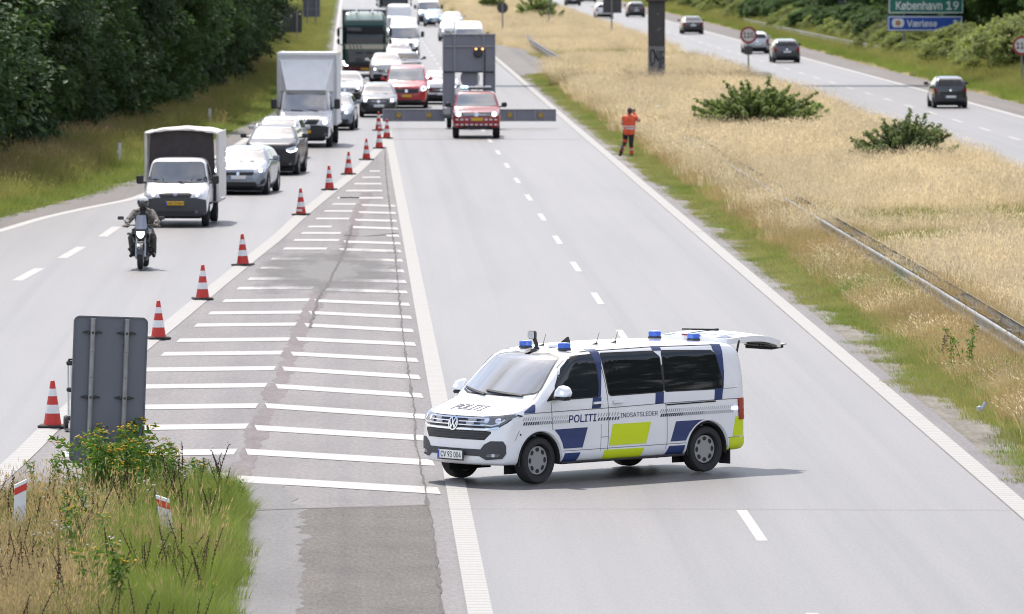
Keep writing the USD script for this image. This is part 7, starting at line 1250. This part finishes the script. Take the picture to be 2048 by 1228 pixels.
def stalk_mesh(seed, n=3):
    r = np.random.default_rng(seed); ms = []
    for _ in range(n):
        x, y = r.normal(0, .05, 2); h = r.uniform(.55, .95); lx, ly = r.normal(0, .12, 2); pts = [np.array([x + lx * t * t, y + ly * t * t, h * t]) for t in (0, .4, .7, 1)]
        ms += [rod(a, b, .006, .005, 4) for a, b in zip(pts, pts[1:])]
        for t in np.linspace(.52, 1, 9):                            # dense seed clusters round the upper stem
            c = np.array([x + lx * t * t, y + ly * t * t, h * t]); k = 1.15 - abs(t - .75) * 1.6
            for _ in range(4): ms.append(ball(c + r.normal(0, .010, 3), 0.0075 * k * r.uniform(.6, 1.2), 0, (1, 1, 1.4)))
    return cat(*ms)
def weed_mesh(seed, h=.7, n=7, leafy=1.0):
    r = np.random.default_rng(seed); st, lv, fl = [], [], []
    for _ in range(n):
        x, y = r.normal(0, .10, 2); hh = h * r.uniform(.7, 1.15); lx, ly = r.normal(0, .14, 2); P = [np.array([x + lx * t * t, y + ly * t * t, hh * t]) for t in np.linspace(0, 1, 12)]
        st += [rod(a, b, .005, .004, 4) for a, b in zip(P[::3], P[3::3])]
        for c in P[2:]:
            for _ in range(int(5 * leafy)): o = r.normal(0, 1, 3) * [1, 1, .3]; o /= np.linalg.norm(o); lv.append(np.r_[c + o * r.uniform(.02, .08), o * .6 + [0, 0, .8]])
        top = P[-1]
        for _ in range(r.integers(3, 6)): c = top + np.array([*r.normal(0, .045, 2), r.normal(0, .018)]); st.append(rod(top - [0, 0, .07], c, .0022, .002, 3)); fl.append(lathe([(0, .008), (.013, .005), (.016, -.004), (0, -.006)], 7).apply_translation(c))
    lv = np.array(lv); return cat(*st), leaves(lv[:, :3], lv[:, 3:], .036, .6, 2.6, seed), cat(*fl)
wz = nose.buffer(-.15)
p = pts_in(wz, (4.5, lambda x, y: np.where(fb(x, y, .8, 18) > .46, 3.2, .4) * np.clip(.15 + 1.2 * fb(x, y, .35, 19), 0, 1)), 17); keep = p[:, 1] < 99; p = p[keep]
instancer("seed_stalks", [(stalk_mesh(41), M_STALK), (stalk_mesh(42, 2), M_STALK), (stalk_mesh(43, 4), M_STALK)], rest(p, 0), RNG.integers(0, 3, len(p)), RNG.uniform(0, 6.28, len(p)), RNG.uniform(.6, 1.0, len(p)), label="dark brown dock seed stalks standing in the grass nose", category="weeds")
prot = []
for sd in (51, 52, 53): a_, b_, c_ = weed_mesh(sd); prot.append((a_, b_, c_))
back_edge = Polygon(pl([(-60, 1040), (60, 1005), (180, 990), (300, 982), (400, 975), (480, 975), (500, 1000), (490, 1040), (400, 1035), (250, 1035), (100, 1060), (-60, 1090)]))
pa = pts_in(back_edge, (3.4, lambda x, y: np.where((700 + x * FPX / y > 120) & (700 + x * FPX / y < 310), 3.4, 1.5)), 19); pb = pts_in(Polygon(pl([(380, 985), (500, 985), (500, 1090), (440, 1110), (380, 1040)])), (1.5, lambda x, y: 1.5 + 0 * x), 20); pc = pts_in(wz, (.12, lambda x, y: .12 + 0 * x), 21); p = np.vstack([pa, pb, pc])
wpx = 700 + p[:, 0] * FPX / p[:, 1]; sel, yw, s3 = RNG.integers(0, 3, len(p)), RNG.uniform(0, 6.28, len(p)), RNG.uniform(.7, 1.2, len(p)) * np.interp(wpx, [0, 60, 180, 280, 340, 420, 500], [.75, .85, 1.25, 1.2, .85, .68, .55]) * np.r_[np.full(len(pa), 1.0), np.full(len(pb), .9), np.full(len(pc), .85)]
for nm, k, mt, lb in (("weed_stems", 0, M_WEED, "thin green stems of the flowering weeds round the grey sign back"), ("weed_foliage", 1, M_WEED, "feathery green leaves of the weeds round the grey sign back"), ("yellow_flowers", 2, M_YELLOW, "yellow flower heads of the weeds round the grey sign back")):
    instancer(nm, [(q[k], mt) for q in prot], rest(p, 0), sel, yw, s3, label=lb, category="weeds")
p = pts_in(wz, (.2, lambda x, y: .2 + 0 * x), 23); w_ = [weed_mesh(61, .5, 4, .3), weed_mesh(62, .55, 5, .3)]; instancer("pale_flowers", [(q[2], M_PALE) for q in w_], rest(p, 0), RNG.integers(0, 2, len(p)), RNG.uniform(0, 6.28, len(p)), RNG.uniform(.7, 1.2, len(p)), label="small whitish umbels scattered in the grass nose", category="weeds")
for px, py, hh, sd, lb in ((365, 985, .95, 71, "tall dark seed stalk right of the grey sign back"), (318, 978, .8, 72, "thin dark stalk bending beside the sign back's lower right corner")):
    b = at(px, py + 22); T = thing("dock_plant", lb, "weed", (b[0], b[1], 0)); put(T, "stalk", stalk_mesh(sd, 2), M_STALK); a_, l_, f_ = weed_mesh(sd, .4, 2, .6); put(T, "leaves", l_, M_WEED)
for px, py, sd, s_, lb in ((1935, 790, 81, 1.15, "yellow flowered weed standing up from the green verge near the guardrail"), (1887, 760, 82, .7, "reddish dead weed in the green verge")):
    b = at(px, py - 40); T = xform(W, "verge_weed", (b[0], b[1], -.04), scale=s_, label=lb, category="weed"); a_, l_, f_ = weed_mesh(sd, .75, 5, .9); put(T, "stems", a_, M_WEED); put(T, "leaves", l_, M_WEED if sd == 81 else M_STALK); put(T, "flowers", f_, M_YELLOW if sd == 81 else M_STALK)

# --- left verge
le = smooth_line(left_edge); lx = lambda y: np.interp(y, le[:, 1], le[:, 0])
lv_ = [(blades(110, .55, .2, .5, .014, .4, 91, segs=1), M_GREEN), (blades(110, .55, .35, .85, .014, .3, 92, head=.09, segs=1), M_OLIVE), (blades(110, .55, .45, .95, .013, .28, 93, head=.10, segs=1), M_BROWN)]
p = pts_in(Polygon([(-30, 150), (lx(150), 150)] + [(lx(y), y) for y in range(160, 900, 10)] + [(-12, 890), (-20, 400)]), (3.0, lambda x, y: np.clip(3.0 * (190 / y) ** .5, 1.0, 3.0) * ((lx(y) - x) > .05) * ((lx(y) - x) < 9)), 31)
dd = lx(p[:, 1]) - p[:, 0]; u = dd + RNG.normal(0, .6, len(p)); idx = np.where(u < 2.0, 0, np.where(u < 3.0, 1, np.where(RNG.random(len(p)) < .7, 1, 2))); idx = np.where((p[:, 1] > 430) & (u > 1), 1, idx); hs = RNG.uniform(.8, 1.2, len(p)) * np.clip(.45 + dd * .25, .4, 1.1)
instancer("left_verge_grass", lv_, rest(p), idx, RNG.uniform(0, 6.28, len(p)), np.c_[0 * hs + 1.1, 0 * hs + 1.1, hs], label="green to reddish brown grass between the left road edge and the forest", category="grass")

# --- right bank
p = pts_in(Polygon([(32.2, 280), (33.3, 660), (33.6, 880), (48, 880), (48, 280)]), (1.6, lambda x, y: 1.6 + 0 * x), 33); bank = lambda x: np.clip((x - 34.5) * .16, 0, 2.2)
idx = np.where(p[:, 0] + RNG.normal(0, .5, len(p)) < 34.2, 0, 1); hs = RNG.uniform(.7, 1.2, len(p)); instancer("right_bank_grass", lv_, np.c_[p, bank(p[:, 0]) - .05], idx, RNG.uniform(0, 6.28, len(p)), np.c_[0 * hs + 1.3, 0 * hs + 1.3, hs * 1.25], label="olive green grass on the bank right of the opposite carriageway", category="grass")
bx_, by_ = np.meshgrid(np.linspace(32.0, 90, 14), np.linspace(60, 1500, 40), indexing="ij"); bv = np.stack([bx_, by_, np.clip((bx_ - 34.5) * .16, -.03, 2.2) - .025], -1).reshape(-1, 3); bf = [[i * 40 + j, (i + 1) * 40 + j, (i + 1) * 40 + j + 1, i * 40 + j + 1] for i in range(13) for j in range(39)]; put(W, "right_bank", (bv, bf), ground_mat, kind="structure")

# --- shrubs of the median: long arching shoots with leaves
M_SHRUB = leaf_look("shrub_leaves", [(0, (.20, .26, .09)), (.4, (.32, .40, .14)), (.75, (.46, .54, .20)), (1, (.64, .68, .30))], .52)
BARK = look("bark", (.07, .055, .042), .9, vary=.4, vscale=6, bump=.5, bscale=20)
M_SHRUB_D = leaf_look("shrub_dark_leaves", [(0, (.13, .17, .065)), (.4, (.20, .25, .095)), (.75, (.29, .34, .13)), (1, (.42, .44, .20))], .48)
def shrub(name, label, xy, w, h, n, seed, lean=0.0, size=.13, mat=None):
    r = np.random.default_rng(seed); T = thing(name, label, "shrub", (xy[0], xy[1], 0)); st, L_ = [], []
    for i in range(n):
        a = r.uniform(0, 2 * np.pi); rad = w / 2 * r.uniform(.15, 1.08); hh = h * r.uniform(.35, 1.08) * (1 - .35 * (rad / (w / 2)) ** 2 + (.25 if r.random() < .12 else 0)); e = np.array([rad * math.cos(a) + lean * hh, rad * .8 * math.sin(a), hh]); s0 = np.array([rad * .25 * math.cos(a), rad * .2 * math.sin(a), .05])
        c = (s0 + e) / 2 + [0, 0, hh * .22]; P = [(1 - t) ** 2 * s0 + 2 * t * (1 - t) * c + t * t * e for t in np.linspace(0, 1, 7)]; st += [rod(p, q, .018 * (1 - k / 7) + .005, .018 * (1 - (k + 1) / 7) + .004, 4) for k, (p, q) in enumerate(zip(P, P[1:]))]
        for t in np.linspace(.30, 1.02, 19):
            p = (1 - t) ** 2 * s0 + 2 * t * (1 - t) * c + t * t * e
            for _ in range(4): o = r.normal(0, 1, 3) * [1, 1, .6]; o /= np.linalg.norm(o); L_.append(np.r_[p + o * r.uniform(.03, .20) * (1.15 - .6 * t), o + [0, 0, .7]])
    L_ = np.array(L_); put(T, "foliage", leaves(L_[:, :3], L_[:, 3:], size, .45, 1.6, seed), mat or M_SHRUB); put(T, "stems", cat(*st), BARK)
b = at(1512, 268); shrub("shrub", "wide lighter green shrub standing in the dry median", b, 4.9, 1.75, 330, 101, .05, .115)
b = at(1805, 338); shrub("shrub", "darker shrub with upright shoots, nearer and further right in the dry median", b, 3.5, 1.60, 210, 102, .10, .09, M_SHRUB_D)
for px, py, w, h, n, sd, lb in ((1625, 250, 1.6, .9, 26, 103, "small light green shrub between the two big median shrubs"), (1075, 42, 4.0, 2.2, 90, 104, "far shrub beside the thin mast in the median"), (985, 25, 3.0, 2.0, 60, 107, "far shrub left of the round sign back"), (930, 6, 7.0, 4.0, 140, 105, "dark bush where the median narrows at the top edge"), (1100, 48, 2.5, 1.3, 40, 106, "low far shrub right of the thin mast")):
    b = at(px, py); shrub("shrub", lb, b, w, h, n, sd, 0, .16)

# --- trees
M_FOREST = leaf_look("forest_leaves", [(0, (0.052, 0.097, 0.033)), (.4, (0.090, 0.155, 0.052)), (.8, (0.141, 0.222, 0.074)), (1, (0.227, 0.312, 0.114))], 0.35, vary=.42)
M_LIGHT = leaf_look("light_leaves", [(0, (0.196, 0.230, 0.075)), (.4, (0.287, 0.322, 0.109)), (.8, (0.391, 0.414, 0.149)), (1, (0.506, 0.494, 0.218))], 0.5, vary=.3)
M_MID = leaf_look("mid_leaves", [(0, (0.076, 0.134, 0.042)), (.4, (0.134, 0.215, 0.059)), (.8, (0.224, 0.298, 0.089)), (1, (0.328, 0.404, 0.134))], 0.45, vary=.3)
def tree_proto(name, seed, H=13.0, R=3.6, n=330, per=95, size=.17, mat=M_FOREST, low=.25, squash=1.0):
    """tree > trunk, crown: a tapered trunk with limbs and a crown of leaf sprays set unevenly round its shell."""
    r = np.random.default_rng(seed); path = f"{W}/Looks/{name}"; UsdGeom.Xform.Define(stage, path); stage.GetPrimAtPath(path).SetSpecifier(Sdf.SpecifierClass)
    tr = [rod((0, 0, -.2), (.1, 0, H * .45), .24, .16, 8), rod((.1, 0, H * .45), (.0, .1, H * .92), .16, .04, 8)]; C, O = [], []
    lobes = [(r.uniform(0, 6.28), r.uniform(.1, 1), r.uniform(.35, .8)) for _ in range(9)]
    while len(C) < n:
        z = low + (H - low) * r.random() ** .9; t = (z - low) / (H - low); prof = R * (.80 + .37 * math.sin(min(1, t * 1.5) * math.pi * .62)) * (1 if t < .65 else math.sqrt(max(0, 1 - ((t - .65) / .36) ** 2))); a = r.uniform(0, 6.28)
        bump = 1 + .28 * sum(math.exp(-((math.cos(a - la) - 1) ** 2 * 2 + ((t - lt) * 4) ** 2)) * lw for la, lt, lw in lobes) - .16; q = prof * bump * (.62 + .42 * math.sqrt(r.random())) * squash
        C.append((q * math.cos(a), q * math.sin(a), z)); O.append((math.cos(a), math.sin(a), -.05))
    C, O = np.array(C), np.array(O)
    for k in r.choice(n, 26, replace=False): z0 = max(.8, C[k, 2] - 1.2 * r.random() - .6); tr.append(rod((.05, 0, min(z0, H * .85)), C[k], .055, .015, 5))
    put(path, "crown", sprays(C, O, .85 * R / 3.6, per, size, seed), mat); put(path, "trunk", cat(*tr), BARK); return path
protos = [tree_proto("forest_tree_a", 201), tree_proto("forest_tree_b", 202, 14.0, 3.9), tree_proto("forest_tree_c", 203, 11.5, 3.2), tree_proto("forest_tree_d", 204, 12.5, 4.1, 360)]
protm = [tree_proto("bank_tree_a", 211, 11, 3.6, 260, 85, .20, M_MID, .4), tree_proto("bank_tree_b", 212, 9.5, 3.2, 240, 85, .20, M_MID, .4)]
protl = [tree_proto("bank_bush_a", 221, 3.4, 2.3, 150, 80, .15, M_LIGHT, .1), tree_proto("bank_bush_b", 222, 2.6, 2.0, 130, 80, .15, M_LIGHT, .1), tree_proto("bank_bush_c", 223, 4.2, 2.2, 160, 80, .16, M_MID, .1)]
fr = np.array([(-24.0, 150), (-18.5, 200), (-15.0, 228), (-12.4, 262), (-10.3, 292), (-8.6, 328), (-7.2, 381), (-6.4, 440), (-6.0, 512), (-6.6, 600), (-7.0, 900)]); fx = lambda y: np.interp(y, fr[:, 1], fr[:, 0])
FG = "trees of the forest edge on the left"; y = 172.0; k = 0
while y < 760:
    s = RNG.uniform(.85, 1.12); x = fx(y) - np.interp(y, [300, 400, 440, 520], [1.2, 2.1, 3.6, 4.2]) * s + RNG.uniform(-.9, .7)
    copy_of(protos[k % 4 if RNG.random() < .7 else int(RNG.integers(4))], "forest_tree", (x, y, -.05), RNG.uniform(0, 360), "dense dark broadleaf tree of the forest edge left of the road", "tree", FG, scale=(s, s, s * RNG.uniform(.9, 1.1)))
    if k % 2 == 0: s2 = RNG.uniform(1.0, 1.25); copy_of(protos[int(RNG.integers(4))], "forest_tree", (x - 6.5 + RNG.uniform(-1, 1), y + 3, -.05), RNG.uniform(0, 360), "dense dark broadleaf tree of the forest edge left of the road", "tree", FG, scale=s2)
    y += RNG.uniform(6.0, 9.0) * (1 if y < 420 else 1.5); k += 1
BG, TG = "light green bushes on the right bank", "trees behind the bushes on the right bank"
y = 300.0
while y < 840:
    for _ in range(2):
        s = np.interp(y, [300, 380, 405, 440, 480, 640, 840], [1.25, 1.15, .8, .42, .5, .6, .8]) * RNG.uniform(.85, 1.15); x = 34.6 + 1.9 * s + RNG.uniform(0, 2.6) + np.interp(y, [300, 366, 386], [2.6, 2.3, 0])
        copy_of(protl[int(RNG.integers(2 if y < 470 else 3))], "bank_bush", (x, y, bank(x) - .1), RNG.uniform(0, 360), "light green bush on the bank right of the opposite carriageway", "bush", BG, scale=s)
    x = np.interp(y, [300, 420, 480, 840], [45.5, 45.5, 42.5, 42.0]) + RNG.uniform(-1, 2.0); copy_of(protm[int(RNG.integers(2))], "bank_tree", (x, y + 3, bank(x) - .1), RNG.uniform(0, 360), "dark green tree behind the bushes on the right bank", "tree", TG, scale=RNG.uniform(.9, 1.2))
    if RNG.random() < .25: x = 49 + RNG.uniform(-1, 3); copy_of(protos[int(RNG.integers(4))], "bank_tree", (x, y, bank(x) - .1), RNG.uniform(0, 360), "dark green tree behind the bushes on the right bank", "tree", TG, scale=RNG.uniform(.95, 1.2))
    y += RNG.uniform(5.5, 8.5)
for y in np.arange(84, 300, 9.0):                              # the bank goes on towards the camera, outside the picture, where the van's windows mirror it
    x = 40 + RNG.uniform(-1.5, 2); copy_of(protm[int(RNG.integers(2))], "bank_tree", (x, y, bank(x) - .1), RNG.uniform(0, 360), "dark green tree behind the bushes on the right bank", "tree", TG, scale=RNG.uniform(.9, 1.2))
